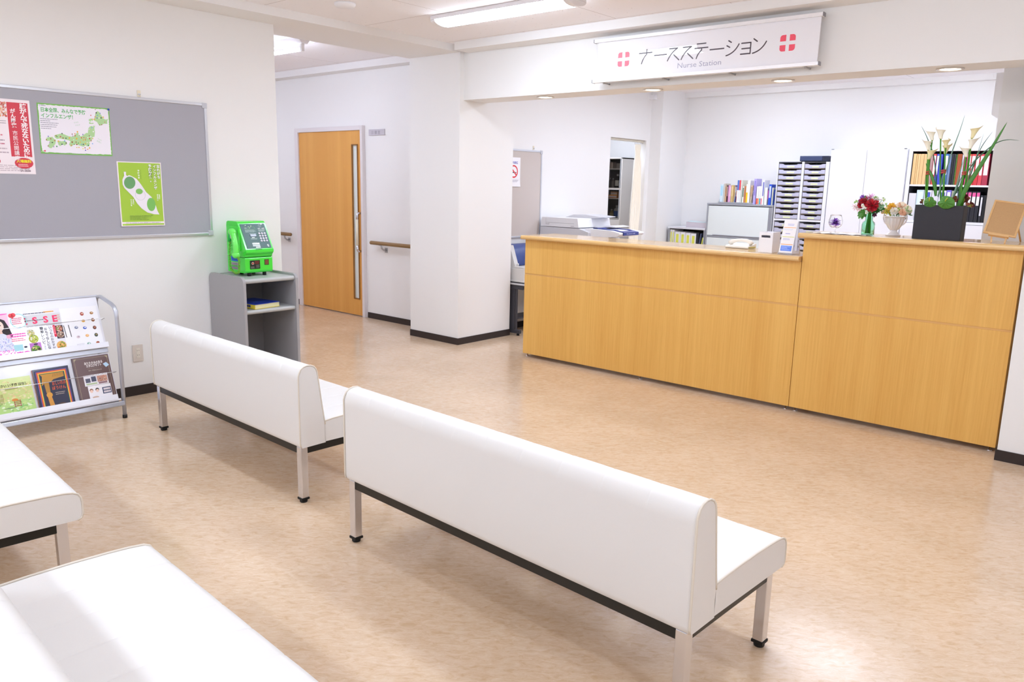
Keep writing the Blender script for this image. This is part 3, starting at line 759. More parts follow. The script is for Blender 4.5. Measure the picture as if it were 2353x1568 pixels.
for dz, m, bo in ((0.0014, DG, 0.075), (0.0018, WT, 0.035)):
    a = l3(985, 130); s.vtext('忘れがち', a[0], a[1], 0.0235, m, dz, bold=bo, step=1.05)
    a = l3(880, 130); s.vtext('インフルエンザ', a[0] + 0.006, a[1], 0.0235, m, dz, bold=bo, step=1.05)
    a = l3(780, 120); s.vtext('予防対策。', a[0] + 0.006, a[1], 0.0235, m, dz, bold=bo, step=1.05)
a = l3(545, 240); s.vtext('予防せき', a[0], a[1], 0.013, WT, 0.0016, bold=0.04, step=1.2); s.vtext('インフルせき', a[0] + 0.014, a[1], 0.009, DG, 0.0016, step=1.2)
a = l3(380, 910); s.vtext('マスクを', a[0], a[1], 0.012, WT, 0.0026, bold=0.04, step=1.0); s.vtext('まめに', a[0] + 0.015, a[1], 0.012, WT, 0.0026, bold=0.04, step=1.0)
a = l3(975, 800); s.vtext('手を洗い', a[0], a[1], 0.0115, WT, 0.0026, bold=0.04, step=1.0); s.vtext('まめに', a[0] + 0.013, a[1], 0.0115, WT, 0.0026, bold=0.04, step=1.0)
s.lines(0.06, 0.24, 0.042, 0.076, 4, DG, 0.0075, 0.25, 8, 0.4)
s.lines(0.03, 0.27, 0.018, 0.028, 1, ink('a09aa8'), 0.0075, 0.25, 9, 0.0)
tag(s.build('poster'), 'lime green poster with a white pea pod at the right of the board', 'poster')

# wall outlet
t = thing('wall_outlet', 'cream double power outlet low on the left wall', 'outlet', (XL, 2.406, 0.245))
MB().box(XL + 0.0005, XL + 0.008, 2.369, 2.443, 0.245, 0.369, mat('outlet_plate', 'd6cdc4', 0.4)).build('cover_plate', t, 0.003)
s = MB().box(XL + 0.008, XL + 0.0105, 2.393, 2.419, 0.272, 0.342, mat('outlet_insert', 'ded8cc', 0.35)); s.build('socket', t, 0.001)
s = MB()
for zz in (0.289, 0.322):
    for yy in (2.399, 2.411): s.box(XL + 0.0105, XL + 0.0108, yy, yy + 0.002, zz, zz + 0.008, RUBBER)
s.build('slots', t)

# ------------------------------------------------------------ magazine rack
YR0, YR1 = 1.12, 2.056
T0 = Vector((-5.127, 0, 0.10)); T1 = Vector((-5.365, 0, 0.775))
SV = (T1 - T0).normalized()
RT = _axes((T0.x, YR0, T0.z), (0, 1, 0), (SV.x, 0, SV.z))      # local x along the rack, y up the slope, z out to the room
RN = Vector((RT[0][2], RT[1][2], RT[2][2]))
LEN = (T1 - T0).length; WID = YR1 - YR0
rack = thing('magazine_rack', 'sloping two tier metal magazine rack against the left wall', 'magazine rack', (-5.30, (YR0 + YR1) / 2, 0))
RS = mat('rack_silver', 'bfc2cc', 0.32, metal=0.55); RWH = mat('rack_panel', 'e9eaf2', 0.22, coat=0.3)
for yy in (YR0 - 0.02, YR1 + 0.028):
    s = MB(); path = [(-5.125, yy, 0.012), (-5.13, yy, 0.35), (-5.135, yy, 0.66), (-5.142, yy, 0.70), (-5.165, yy, 0.728), (-5.20, yy, 0.742), (-5.36, yy, 0.772), (-5.42, yy, 0.765), (-5.44, yy, 0.73), (-5.46, yy, 0.012)]
    s.tube(path, 0.0125, RS, 12); f = s.build('side_frame', rack)
    for xx in (-5.125, -5.46): MB().tube([(xx, yy, 0.0), (xx, yy, 0.022)], 0.0145, RUBBER, 12).build('foot', f, label='black foot')
def rk(): return MB(RT)
split = 0.385
s = rk().box(0, WID, split, LEN, -0.004, 0.0, RWH); s.build('display_panel', rack, label='upper display panel')
s = rk().box(0, WID, 0.015, split - 0.045, -0.004 + 0.0, 0.0, RWH); s.build('display_panel', rack, label='lower display panel')
s = rk().prism([(LEN - 0.002, -0.008), (LEN + 0.010, -0.008), (LEN + 0.010, 0.006), (LEN - 0.002, 0.006)], 0, -0.005, WID + 0.005, RS); s.build('top_rail', rack, 0.002)
s = rk().box(-0.002, WID + 0.002, split - 0.012, split, -0.004, 0.034, RWH); s.box(-0.002, WID + 0.002, split - 0.012, split + 0.022, 0.034, 0.037, RWH); s.build('shelf_ledge', rack, 0.0015, label='upper ledge with a raised lip')
s = rk().box(-0.002, WID + 0.002, 0.020, 0.032, -0.004, 0.036, RWH); s.box(0.10, WID - 0.012, 0.026, 0.062, 0.036, 0.039, RWH); s.build('shelf_ledge', rack, 0.0015, label='lower ledge with a raised lip')
s = rk().box(-0.015, WID + 0.025, -0.018, 0.012, -0.006, 0.030, RS); s.build('bottom_rail', rack, 0.005)
s = rk().box(0, WID, split - 0.042, split - 0.014, -0.004, 0.012, RS); s.build('middle_rail', rack, 0.002)
for (yy, lab) in ((0, 'upper'), (1, 'lower')):
    v = (split + 0.175) if yy == 0 else 0.205
    s = rk().tube([(-0.006, v, -0.002), (-0.006, v, 0.044), (0.0, v, 0.047), (WID, v, 0.047), (WID + 0.006, v, 0.044), (WID + 0.006, v, -0.002)], 0.0022, CHROME, 8)
    s.build('retaining_wire', rack)
# booklets: local frame on the rack, lifted off the panel
def rloc(px, py, lift):
    P = Vector((T0.x, YR0, T0.z)) + RN * lift
    q = on_plane(px, py, P, RN) - Vector((T0.x, YR0, T0.z))
    return (q.y, q.dot(SV))
def booklet(name, lab, cat, x0, x1, v0, v1, th, cover, spine, lift=0.001, pages=None, rot=0.0):
    """slab lying on the rack; returns builder of its cover frame"""
    u = Vector((0, math.cos(rot), 0)) + SV * math.sin(rot)
    vv = SV * math.cos(rot) - Vector((0, math.sin(rot), 0))
    o = Vector((T0.x, YR0, T0.z)) + Vector((0, x0, 0)) + SV * v0 + RN * lift
    M = _axes(o, u, vv)
    w, h = x1 - x0, v1 - v0
    s = MB(M); s.box(0, w, 0, h, 0, 0.0012, cover); s.box(0.0015, w - 0.001, 0.001, h - 0.001, 0.0012, th - 0.0012, pages or PAPER); s.box(0, w, 0, h, th - 0.0012, th, cover); s.box(0, 0.0015, 0, h, 0.0012, th - 0.0012, spine)
    s.T = M @ Matrix.Translation((0, 0, th + 0.0002))
    return s, w, h
GL = 0.001
vb = split + 0.001
# pink magazine (cut by the frame)
xr = rloc(62, 760, 0.03)[0]
s, w, h = booklet('magazine', '', '', xr - 0.222, xr, vb + 0.0, vb + 0.272, 0.006, mat('cover_lilac', 'eeeaf8', 0.18, coat=0.5), PAPER, 0.014)
s.rect(0.0, w * 0.62, h * 0.70, h, ink('f6c8e0'), 0.0)
s.poly([(0, h * 0.93), (w * 0.62, h * 0.975), (w * 0.62, h * 0.985), (0, h * 0.99)], ink('f04cc0'), 0.0003)
s.poly([(w * 0.12, h * 0.35), (w * 0.16, h * 0.70), (w * 0.25, h * 0.86), (w * 0.40, h * 0.90), (w * 0.53, h * 0.84), (w * 0.60, h * 0.68), (w * 0.66, h * 0.46), (w * 0.5, h * 0.42)], ink('2e2028'), 0.0004)
s.disc(w * 0.36, h * 0.72, w * 0.125, ink('f8d8cc'), 0.0006, ry=h * 0.125)
s.poly([(w * 0.30, h * 0.50), (w * 0.31, h * 0.62), (w * 0.42, h * 0.62), (w * 0.44, h * 0.50)], ink('f4cfc2'), 0.0005)
s.disc(w * 0.31, h * 0.735, 0.0035, ink('4a3038'), 0.0008, n=8); s.disc(w * 0.41, h * 0.735, 0.0035, ink('4a3038'), 0.0008, n=8); s.disc(w * 0.36, h * 0.665, 0.006, ink('e07880'), 0.0008, ry=0.0022, n=10)
s.poly([(0, h * 0.16), (0, h * 0.36), (w * 0.10, h * 0.50), (w * 0.30, h * 0.55), (w * 0.44, h * 0.55), (w * 0.60, h * 0.46), (w * 0.66, h * 0.16)], ink('dfe2f6'), 0.0007)
rnd = random.Random(5)
for i in range(90): s.disc(rnd.uniform(0.01, w * 0.62), rnd.uniform(h * 0.17, h * 0.44), rnd.uniform(0.002, 0.004), ink(rnd.choice(['8f8fd8', 'b4a8e0', 'a8c0e8', 'f4f0ff'])), 0.0009, n=6)
s.disc(w * 0.70, h * 0.93, 0.013, ink('f0505a'), 0.0009); s.disc(w * 0.76, h * 0.94, 0.013, ink('f0505a'), 0.0009); s.poly([(w * 0.645, h * 0.92), (w * 0.73, h * 0.865), (w * 0.815, h * 0.92)], ink('f0505a'), 0.0009)
s.ring(w * 0.86, h * 0.80, 0.040, 0.044, ink('8fdce0'), 0.0004); s.lines(w * 0.70, w * 0.97, h * 0.72, h * 0.88, 4, ink('e07a90'), 0.0006, 0.5, 3)
s.lines(w * 0.58, w * 0.98, h * 0.43, h * 0.53, 2, ink('f268c0'), 0.0010, 0.6, 4, 0.1); s.disc(w * 0.55, h * 0.47, 0.012, ink('f4b8d4'), 0.0010)
s.lines(w * 0.60, w * 0.98, h * 0.34, h * 0.42, 2, ink('f07890'), 0.0010, 0.5, 6, 0.3)
s.lines(w * 0.45, w * 0.98, h * 0.24, h * 0.31, 2, ink('c8c4d8'), 0.0010, 0.3, 7, 0.3)
s.rect(w * 0.62, w * 0.84, h * 0.13, h * 0.27, ink('a8dbe4'), 0.0012)
s.disc(w * 0.90, h * 0.20, 0.010, ink('303448'), 0.0012, ry=0.006)
s.text('たまごクラブ。', w * 0.02, h * 0.115, 0.02, ink('ee52cc'), 0.0014, bold=0.02, width=w * 0.64)
s.text('名つけ事典', w * 0.16, h * 0.018, 0.03, ink('f03cc4'), 0.0014, bold=0.035, width=w * 0.83)
tag(s.build('magazine'), 'pink and lilac magazine with a long haired woman, top left of the rack', 'magazine')
# cooking magazine
x0_ = rloc(60, 780, 0.02)[0] - 0.02; x1_ = rloc(149, 768, 0.02)[0]
s, w, h = booklet('magazine', '', '', x0_ - 0.005, x1_, vb, vb + 0.275, 0.006, mat('cover_pale', 'e4e3ec', 0.18, coat=0.5), PAPER, 0.006)
s.rect(0, w, h * 0.64, h * 0.90, ink('d9dadf'), 0.0002)
for ch, fx in (('E', 0.10), ('S', 0.335), ('S', 0.585), ('E', 0.80)):
    s.text(ch, w * fx, h * 0.69, 0.05, ink('f0386c'), 0.0006, bold=0.035, width=w * 0.115, h=h * 0.155)
s.lines(w * 0.15, w * 0.60, h * 0.76, h * 0.785, 1, ink('4a3a48'), 0.0009, 0.5, 12, 0)
s.lines(w * 0.10, w * 0.66, h * 0.915, h * 0.945, 1, ink('5a586c'), 0.0006, 0.6, 4, 0)
s.lines(w * 0.62, w * 0.86, h * 0.92, h * 0.955, 1, ink('f0a832'), 0.0006, 0.7, 5, 0)
s.lines(w * 0.90, w * 0.99, h * 0.72, h * 0.86, 3, ink('e8a08a'), 0.0006, 0.4, 6, 0.2)
s.lines(w * 0.12, w * 0.98, h * 0.625, h * 0.655, 2, ink('5a5260'), 0.0006, 0.35, 7, 0)
DK = ink('2a2630')
s.vtext('いつものおかずが', w * 0.70, h * 0.605, 0.0185, DK, 0.0008, bold=0.01, step=1.0)
s.vtext('おもてなしになる', w * 0.595, h * 0.585, 0.0195, DK, 0.0008, bold=0.02, step=1.0)
s.vtext('簡単レシピ', w * 0.50, h * 0.61, 0.0215, DK, 0.0008, bold=0.015, step=1.0); s.vtext('うまとめ', w * 0.50, h * 0.22, 0.011, DK, 0.0008, step=1.1)
s.rect(w * 0.765, w * 0.82, h * 0.37, h * 0.60, ink('f03a5c'), 0.0010); s.disc(w * 0.7925, h * 0.60, w * 0.0275, ink('f03a5c'), 0.0010); s.disc(w * 0.7925, h * 0.37, w * 0.0275, ink('f03a5c'), 0.0010)
s.vtext('ひと工夫', w * 0.792, h * 0.60, 0.011, ink('fbe6ec'), 0.0013, step=1.2)
def dish(cx, cy, r, base, bits, seed, zz=0.0009):
    s.disc(cx, cy, r, ink(base), zz); rn = random.Random(seed)
    for i in range(26):
        a_ = rn.uniform(0, 6.28); d_ = r * 0.75 * rn.random() ** 0.5
        s.disc(cx + d_ * math.cos(a_), cy + d_ * math.sin(a_), r * rn.uniform(0.10, 0.28), ink(rn.choice(bits)), zz + 0.0001 * (1 + i % 5), ry=r * rn.uniform(0.08, 0.2), n=7, rot=rn.uniform(0, 3))
dish(w * 0.24, h * 0.50, w * 0.10, 'e2e0d8', ['c4c04a', 'e6d36a', '94a83c', 'f0ecd0'], 1); dish(w * 0.28, h * 0.36, w * 0.11, 'b4c048', ['cfd86a', 'e2dc9a', 'f2efe0', '8aa032'], 2)
s.rect(w * 0.16, w * 0.42, h * 0.02, h * 0.27, ink('c77cd0'), 0.0006); dish(w * 0.29, h * 0.11, w * 0.115, '6f9a3c', ['e4c89a', '4c7a2c', '3a2420', 'b8c860'], 3); s.disc(w * 0.30, h * 0.235, w * 0.05, ink('38303c'), 0.0012, ry=h * 0.018)
s.rect(w * 0.82, w * 0.995, h * 0.30, h * 0.60, ink('3a3040'), 0.0006); dish(w * 0.90, h * 0.53, w * 0.085, 'a86a50', ['e8d4c0', '5f9a3c', 'c44c3c', 'f4ece0'], 4); dish(w * 0.91, h * 0.39, w * 0.085, 'b89a88', ['6a4a3c', 'd8c4b4', '9a7a64', '3a2a28'], 5)
dish(w * 0.88, h * 0.14, w * 0.115, 'e8b46a', ['e88a2c', 'f0a444', 'd87828', '6f9a3c'], 6)
tag(s.build('magazine'), 'cooking magazine with big pink letters, top middle of the rack', 'magazine')
# catalogue with little pictures
x0_ = rloc(150, 770, 0.012)[0]; x1_ = rloc(231, 752, 0.012)[0]
s, w, h = booklet('magazine', '', '', x0_ - 0.008, x1_, vb, vb + 0.268, 0.008, mat('cover_white', 'f2f2f6', 0.15, coat=0.6), PAPER, 0.003)
for xx, y0a, y1a in ((0.035, 0.31, 0.60), (0.16, 0.31, 0.60)): s.poly([(w * xx, h * y1a), (w * (xx + 0.018), h * y1a), (w * (xx + 0.036), h * y0a), (w * (xx + 0.018), h * y0a)], ink('2c2a30'), 0.0004)
items = [(0.58, 0.83, 'a8483c', 'e8c8b0'), (0.84, 0.83, 'a8743c', 'd8c0a0'), (0.58, 0.66, 'd8a848', 'c89038'), (0.84, 0.66, '8a5a3c', 'e0b070'), (0.36, 0.52, '7884a4', 'c8ccd8'), (0.58, 0.49, '3058c0', 'e4e8f4'), (0.84, 0.47, '6a4238', 'd08060'), (0.36, 0.29, 'd8c8d0', 'b0a0b0'), (0.60, 0.30, 'e8b070', 'f0cc9c'), (0.84, 0.29, '4a5448', 'a88a5c'), (0.60, 0.10, '6a9a8c', 'd0e0d8'), (0.84, 0.10, 'b86a3c', '8a2c24')]
for i, (fx, fy, c1, c2) in enumerate(items):
    s.disc(w * fx, h * fy, 0.011, ink(c1), 0.0004, ry=0.009 if i % 3 else 0.012, n=14); s.disc(w * fx + 0.002, h * fy + 0.002, 0.006, ink(c2), 0.0006, ry=0.004, n=10)
s.lines(w * 0.28, w * 0.50, h * 0.08, h * 0.13, 2, ink('c8c6d0'), 0.0004, 0.4, 4, 0.2)
tag(s.build('magazine'), 'white catalogue with rows of tiny product pictures, top right of the rack', 'magazine')
# lower tier
vb = 0.033
x1_ = rloc(75, 896, 0.012)[0]
s, w, h = booklet('picture_book', '', '', x1_ - 0.205, x1_, vb, vb + 0.235, 0.009, mat('cover_green', 'ccd987', 0.15, coat=0.6), ink('b4c86a'), 0.003)
rnd = random.Random(12)
s.rect(0, w, 0, h * 0.42, ink('b8d886'), 0.0003)
for i in range(120):
    yy = rnd.random(); c = rnd.choice(['a9d078', 'c6e08c', 'd8eaa8', '8fc470', 'e4f0d0']) if yy < 0.42 else rnd.choice(['dfe09a', 'e6dc9c', 'd4d890', 'eae4b4', 'e0c48c'])
    s.disc(rnd.uniform(0.014, w - 0.014), h * (0.05 + yy * 0.88), rnd.uniform(0.004, 0.013), ink(c), 0.0004 + 0.00005 * (i % 8), ry=rnd.uniform(0.003, 0.006), n=8, rot=rnd.uniform(-0.5, 0.5))
for i in range(4): s.rect(w * (0.10 + 0.035 * i), w * (0.112 + 0.035 * i), h * 0.36, h * 0.62, ink('a08c58'), 0.001)
CH = ink('a4523c')
s.rect(w * 0.47, w * 0.485, h * 0.26, h * 0.42, CH, 0.0012); s.rect(w * 0.62, w * 0.635, h * 0.26, h * 0.42, CH, 0.0012)
for yy in (0.27, 0.315, 0.36, 0.40): s.rect(w * 0.46, w * 0.645, h * yy, h * (yy + 0.018), CH, 0.0013)
s.disc(w * 0.50, h * 0.435, 0.017, ink('d8883c'), 0.0014, ry=0.008); s.disc(w * 0.36, h * 0.245, 0.035, ink('8aa070'), 0.0010, ry=0.003)
s.text('ちいさい いすの はなし', w * 0.04, h * 0.79, 0.02, ink('3a2c20'), 0.0012, bold=0.015, width=w * 0.86)
s.lines(w * 0.30, w * 0.64, h * 0.71, h * 0.74, 1, ink('8a8458'), 0.0012, 0.4, 5, 0)
tag(s.build('picture_book'), 'pale green picture book with a small chair, bottom left of the rack', 'book')
# dark picture book with rainbow border
x0_ = rloc(82, 895, 0.012)[0]; x1_ = rloc(163, 876, 0.012)[0]
s, w, h = booklet('picture_book', '', '', x0_, x1_, vb, vb + 0.262, 0.012, mat('cover_navy', '2c2c48', 0.2, coat=0.4), ink('c86a30'), 0.003)
for i, c in enumerate(('2a2c50', '5a5aa0', 'c8503c', 'f07c2c', 'f4c060', '2f6a48')):
    k = 0.010 + i * 0.0042; s.rect(k, w - k * 0.9, 0, h - k, ink(c), 0.0002 * (i + 1))
k = 0.010 + 6 * 0.0042; s.rect(k, w - k * 0.9, 0, h - k, ink('33344a'), 0.0014)
s.poly([(k, h * 0.60), (k + 0.01, h * 0.82), (k, h - k), (w - k, h - k), (w - k, h * 0.76), (w * 0.52, h * 0.72), (w * 0.42, h * 0.66), (w * 0.30, h * 0.68)], ink('c08c3c'), 0.0016)
for i in range(7): s.poly([(w * (0.50 + 0.045 * i), h * 0.78), (w * (0.512 + 0.045 * i), h * 0.78), (w * (0.56 + 0.045 * i), h * 0.86), (w * (0.548 + 0.045 * i), h * 0.86)], ink('8a6230'), 0.0018)
s.poly([(w * 0.26, h * 0.42), (w * 0.24, h * 0.70), (w * 0.38, h * 0.70), (w * 0.37, h * 0.42)], ink('b8873e'), 0.0018)
s.disc(w * 0.33, h * 0.37, w * 0.085, ink('d89a42'), 0.0020, ry=h * 0.062); s.poly([(w * 0.27, h * 0.33), (w * 0.38, h * 0.33), (w * 0.44, 0), (w * 0.30, 0)], ink('d39440'), 0.0019)
s.disc(w * 0.62, h * 0.05, w * 0.17, ink('5c4438'), 0.0020, ry=h * 0.10); s.disc(w * 0.60, h * 0.03, w * 0.15, ink('d89a42'), 0.0022, ry=h * 0.08)
for dx, st, yy in ((0.46, 'おしいれの', 0.575), (0.44, 'ぼうけん', 0.47)):
    s.text(st, w * dx, h * yy, 0.03, ink('e8683c'), 0.0022, bold=0.012, width=w * 0.38, h=h * 0.085)
s.lines(w * 0.50, w * 0.80, h * 0.34, h * 0.42, 2, ink('c8b8a8'), 0.0022, 0.3, 5, 0.2)
tag(s.build('picture_book'), 'dark blue picture book with a rainbow border, bottom middle of the rack', 'book')
# brown catalogue
x0_ = rloc(173, 868, 0.012)[0]; x1_ = rloc(256, 855, 0.012)[0]
s, w, h = booklet('catalogue', '', '', x0_, x1_, vb, vb + 0.298, 0.014, mat('cover_brown', '6d5656', 0.3), ink('4a3838'), 0.003)
GD = ink('a89c80')
for a_ in ((0.010, 0.012, 0, h - 0.02), (w - 0.012, w - 0.010, 0, h - 0.02)): s.rect(a_[0], a_[1], a_[2], a_[3], GD, 0.0003)
s.rect(0.02, w - 0.02, h - 0.012, h - 0.0105, GD, 0.0003); s.poly([(0.008, h - 0.008), (0.026, h - 0.008), (0.008, h - 0.026)], GD, 0.0005); s.poly([(w - 0.008, h - 0.008), (w - 0.026, h - 0.008), (w - 0.008, h - 0.026)], GD, 0.0005)
s.text('あたたかみのある', w * 0.30, h * 0.83, 0.02, ink('f0eae8'), 0.0006, bold=0.02, width=w * 0.50); s.text('カタログギフト', w * 0.34, h * 0.77, 0.02, ink('f0eae8'), 0.0006, bold=0.02, width=w * 0.42)
s.poly([(w * 0.80, h * 0.80), (w * 0.90, h * 0.83), (w * 0.97, h * 0.76), (w * 0.87, h * 0.72)], ink('b8d4ea'), 0.0007)
s.rect(w * 0.35, w * 0.78, h * 0.735, h * 0.738, GD, 0.0006); s.text('MY PRECIOUS', w * 0.38, h * 0.68, 0.01, ink('c8c0b0'), 0.0006, width=w * 0.36)
s.rect(w * 0.20, w * 0.86, h * 0.37, h * 0.60, ink('ece8ee'), 0.0005); s.rect(w * 0.26, w * 0.89, h * 0.05, h * 0.365, ink('f0ecf0'), 0.0005)
for i, (a0, a1, b0, b1, c) in enumerate(((0.24, 0.37, 0.44, 0.53, '5a5c70'), (0.40, 0.53, 0.45, 0.56, '50546c'), (0.56, 0.84, 0.43, 0.56, 'c89888'), (0.24, 0.54, 0.39, 0.425, 'b4c49c'), (0.58, 0.82, 0.385, 0.425, '9a7a80'), (0.64, 0.88, 0.16, 0.30, '44506c'))):
    s.rect(w * a0, w * a1, h * b0, h * b1, ink(c), 0.0008)
rnd = random.Random(3)
for i in range(24): s.disc(w * rnd.uniform(0.58, 0.83), h * rnd.uniform(0.44, 0.55), 0.003, ink(rnd.choice(['e8b49c', 'f0d8c8', '2c2428', 'd8886c'])), 0.0010, n=7)
for (fx, c) in ((0.34, '8a5c48'), (0.50, '2a2020')):
    s.disc(w * fx, h * 0.27, 0.011, ink(c), 0.0010); s.disc(w * fx, h * 0.25, 0.009, ink('f0cdbc'), 0.0012, ry=0.010)
s.lines(w * 0.67, w * 0.86, h * 0.17, h * 0.29, 2, ink('e4d8dc'), 0.0010, 0.7, 5, 0)
s.disc(w * 0.42, h * 0.11, 0.02, ink('d8b8a4'), 0.0010, ry=0.008)
tag(s.build('catalogue'), 'brown catalogue with gold corners and photos, bottom right of the rack', 'book')

# ------------------------------------------------------------ phone stand
GREY = mat('stand_grey', 'a3a1a3', 0.5, bump=0.1, bscale=250)
GTRIM = mat('stand_edge', 'b5b7b6', 0.4)
YA, YB_, XF, XK = 2.972, 3.43, -5.128, -5.612
t = thing('phone_stand', 'grey open shelf stand against the end of the left wall', 'stand', ((XF + XK) / 2, (YA + YB_) / 2, 0))
def side_outline(x0, x1, z1, r=0.045):
    o = [(x0, 0.0), (x1, 0.0)]
    o += [(x1 - r + r * math.cos(a), z1 - r + r * math.sin(a)) for a in [PI / 2 * k / 6 for k in range(7)]]
    o += [(x0 + r + r * math.cos(a), z1 - r + r * math.sin(a)) for a in [PI / 2 + PI / 2 * k / 6 for k in range(7)]]
    return o
for y in (YA, YB_ - 0.022):
    MB().prism(side_outline(XK, XF, 0.850), 1, y, y + 0.022, GREY).build('side_panel', t, 0.006, 3)
def nosed(z, th=0.030):
    r = th / 2
    pr = [(XK + 0.012, z - th), (XF - 0.012 - r, z - th)] + [(XF - 0.012 - r + r * math.cos(a), z - r + r * math.sin(a)) for a in [-PI / 2 + PI * k / 8 for k in range(1, 8)]] + [(XF - 0.012 - r, z), (XK + 0.012, z)]
    return MB().prism(pr, 1, YA + 0.0225, YB_ - 0.0225, GTRIM)
nosed(0.834, 0.034).build('top_shelf', t); nosed(0.604).build('middle_shelf', t)
MB().box(XK + 0.002, XK + 0.011, YA + 0.0225, YB_ - 0.0225, 0.02, 0.835, mat('stand_back', '7f7c7c', 0.6)).build('back_panel', t)
MB().box(XK + 0.012, XK + 0.40, YA + 0.0225, YB_ - 0.0225, 0.03, 0.055, GTRIM).build('bottom_shelf', t)

# phone book on the shelf
b = thing('phone_book', 'thick blue directory lying on the middle shelf of the grey stand', 'book', (-5.32, 3.17, 0.606), math.radians(8))
T = world_of(b)
s = MB(T).box(-0.145, 0.148, -0.115, 0.115, 0.0, 0.002, ink('e8d23c')); s.box(-0.145, 0.148, -0.117, -0.114, 0.002, 0.033, mat('book_spine_yellow', 'e6d040', 0.35)); s.box(-0.145, 0.148, -0.117, 0.115, 0.033, 0.0355, mat('book_cover_blue', '1c3fae', 0.3))
s.build('cover', b)
s = MB(T).box(-0.143, 0.144, -0.1135, 0.112, 0.0022, 0.0328, mat('page_block', 'ded9ac', 0.8, noise=0.1, nscale=200)); s.build('pages', b)
s = MB(T @ Matrix.Translation((0, 0, 0.0358)))
s.T = T @ _axes((-0.14, -0.11, 0.0358), (0, 1, 0), (-1, 0, 0)) if False else T @ Matrix.Translation((-0.14, -0.11, 0.0358))
s.rect(0.015, 0.27, 0.015, 0.205, ink('1a2f8c'), 0.0); s.lines(0.03, 0.25, 0.04, 0.19, 5, ink('3a62c8'), 0.0003, 0.5, 3, 0.2)
s.build('cover_print', b)
s = MB(T @ _axes((-0.14, -0.1175, 0.004), (1, 0, 0), (0, 0, 1))); s.lines(0.05, 0.24, 0.006, 0.026, 1, ink('2a3c88'), 0.0, 0.7, 6, 0); s.build('spine_lettering', b)

# ------------------------------------------------------------ payphone
PG = mat('payphone_green', '48e044', 0.22, coat=0.4)
PGL = mat('handset_green', '6cf060', 0.2, coat=0.5)
ph = thing('payphone', 'bright green public payphone on top of the grey stand', 'telephone', (-5.40, 3.20, 0.834))
y0p, y1p = 3.088, 3.316
prof = [(-5.530, 0.858), (-5.300, 0.858), (-5.288, 0.870), (-5.288, 0.972)]
prof2 = [(-5.530, 0.976), (-5.289, 0.976), (-5.286, 0.992), (-5.268, 1.010), (-5.264, 1.024), (-5.270, 1.036), (-5.372, 1.222), (-5.384, 1.233), (-5.400, 1.236), (-5.505, 1.236), (-5.525, 1.228), (-5.530, 1.205)]
s = MB().prism(prof + [(-5.530, 0.972)], 1, y0p, y1p, PG); s.build('lower_body', ph, 0.012, 4)
s = MB().prism([(-5.525, 0.970), (-5.294, 0.970), (-5.294, 0.978), (-5.525, 0.978)], 1, y0p + 0.005, y1p - 0.005, mat('payphone_seam', '1c7a20', 0.5)); s.build('seam', ph)
s = MB().prism(prof2, 1, y0p, y1p, PG); s.build('upper_body', ph, 0.012, 4)
# sloping face frame: x along +y, y up the slope
a_ = Vector((-5.270, 0, 1.036)); b_ = Vector((-5.372, 0, 1.222)); sv = (b_ - a_).normalized(); PL = (b_ - a_).length
PM = _axes((a_.x, y0p, a_.z), (0, 1, 0), (sv.x, 0, sv.z))
PWd = y1p - y0p
DGm = mat('payphone_panel', '2f5a55', 0.35)
s = MB(PM).box(0.014, PWd - 0.012, 0.006, PL - 0.008, 0.0, 0.0025, DGm); pan = s.build('face_panel', ph, label='dark green instruction panel')
s = MB(PM @ Matrix.Translation((0, 0, 0.0028)))
LG = ink('c8dcd4'); pw = PWd
s.ring(pw * 0.76, PL * 0.885, 0.010, 0.0115, LG, 0); s.rect(pw * 0.80, pw * 0.865, PL * 0.925, PL * 0.955, ink('f4f4f4'), 0.0003); s.rect(pw * 0.758, pw * 0.764, PL * 0.855, PL * 0.915, LG, 0)
s.text('10円・100円', pw * 0.66, PL * 0.76, 0.01, ink('f4f8f4'), 0, bold=0.03, width=pw * 0.24)
s.lines(pw * 0.66, pw * 0.92, PL * 0.655, PL * 0.745, 4, LG, 0, 0.4, 3, 0.2)
rn = random.Random(8)
for i in range(16): s.disc(pw * rn.uniform(0.16, 0.55), PL * rn.uniform(0.80, 0.91), 0.0028, ink(rn.choice(['a8d870', 'e4ecd8', 'c8dcd4', '7ac860'])), 0.0002, n=7)
s.lines(pw * 0.18, pw * 0.60, PL * 0.745, PL * 0.765, 1, ink('8ab87a'), 0, 0.4, 5, 0)
s.lines(pw * 0.18, pw * 0.60, PL * 0.64, PL * 0.74, 4, LG, 0, 0.35, 6, 0.3)
s.lines(pw * 0.30, pw * 0.54, PL * 0.575, PL * 0.60, 1, LG, 0, 0.5, 7, 0)
s.rect(pw * 0.345, pw * 0.45, PL * 0.425, PL * 0.455, ink('e8f0ec'), 0); s.lines(pw * 0.30, pw * 0.54, PL * 0.36, PL * 0.415, 2, LG, 0, 0.4, 8, 0.2)
s.lines(pw * 0.33, pw * 0.48, PL * 0.245, PL * 0.26, 1, LG, 0, 0.4, 9, 0)
for k, (f0, f1) in enumerate(((0.175, 0.235), (0.105, 0.160), (0.045, 0.090))):
    s.rect(pw * 0.29 + pw * 0.09 * (k == 2), pw * 0.55, PL * f0, PL * f1, ink('e2ecea'), 0)
s.rect(pw * 0.29, pw * 0.54, PL * 0.125, PL * 0.137, ink('78a098'), 0.0003)
s.disc(pw * 0.84, PL * 0.13, 0.0075, ink('e8eeec'), 0); s.disc(pw * 0.84, PL * 0.13, 0.0035, ink('5a7a74'), 0.0003); s.disc(pw * 0.85, PL * 0.09, 0.005, ink('d8e2e0'), 0)
s.build('face_print', pan)
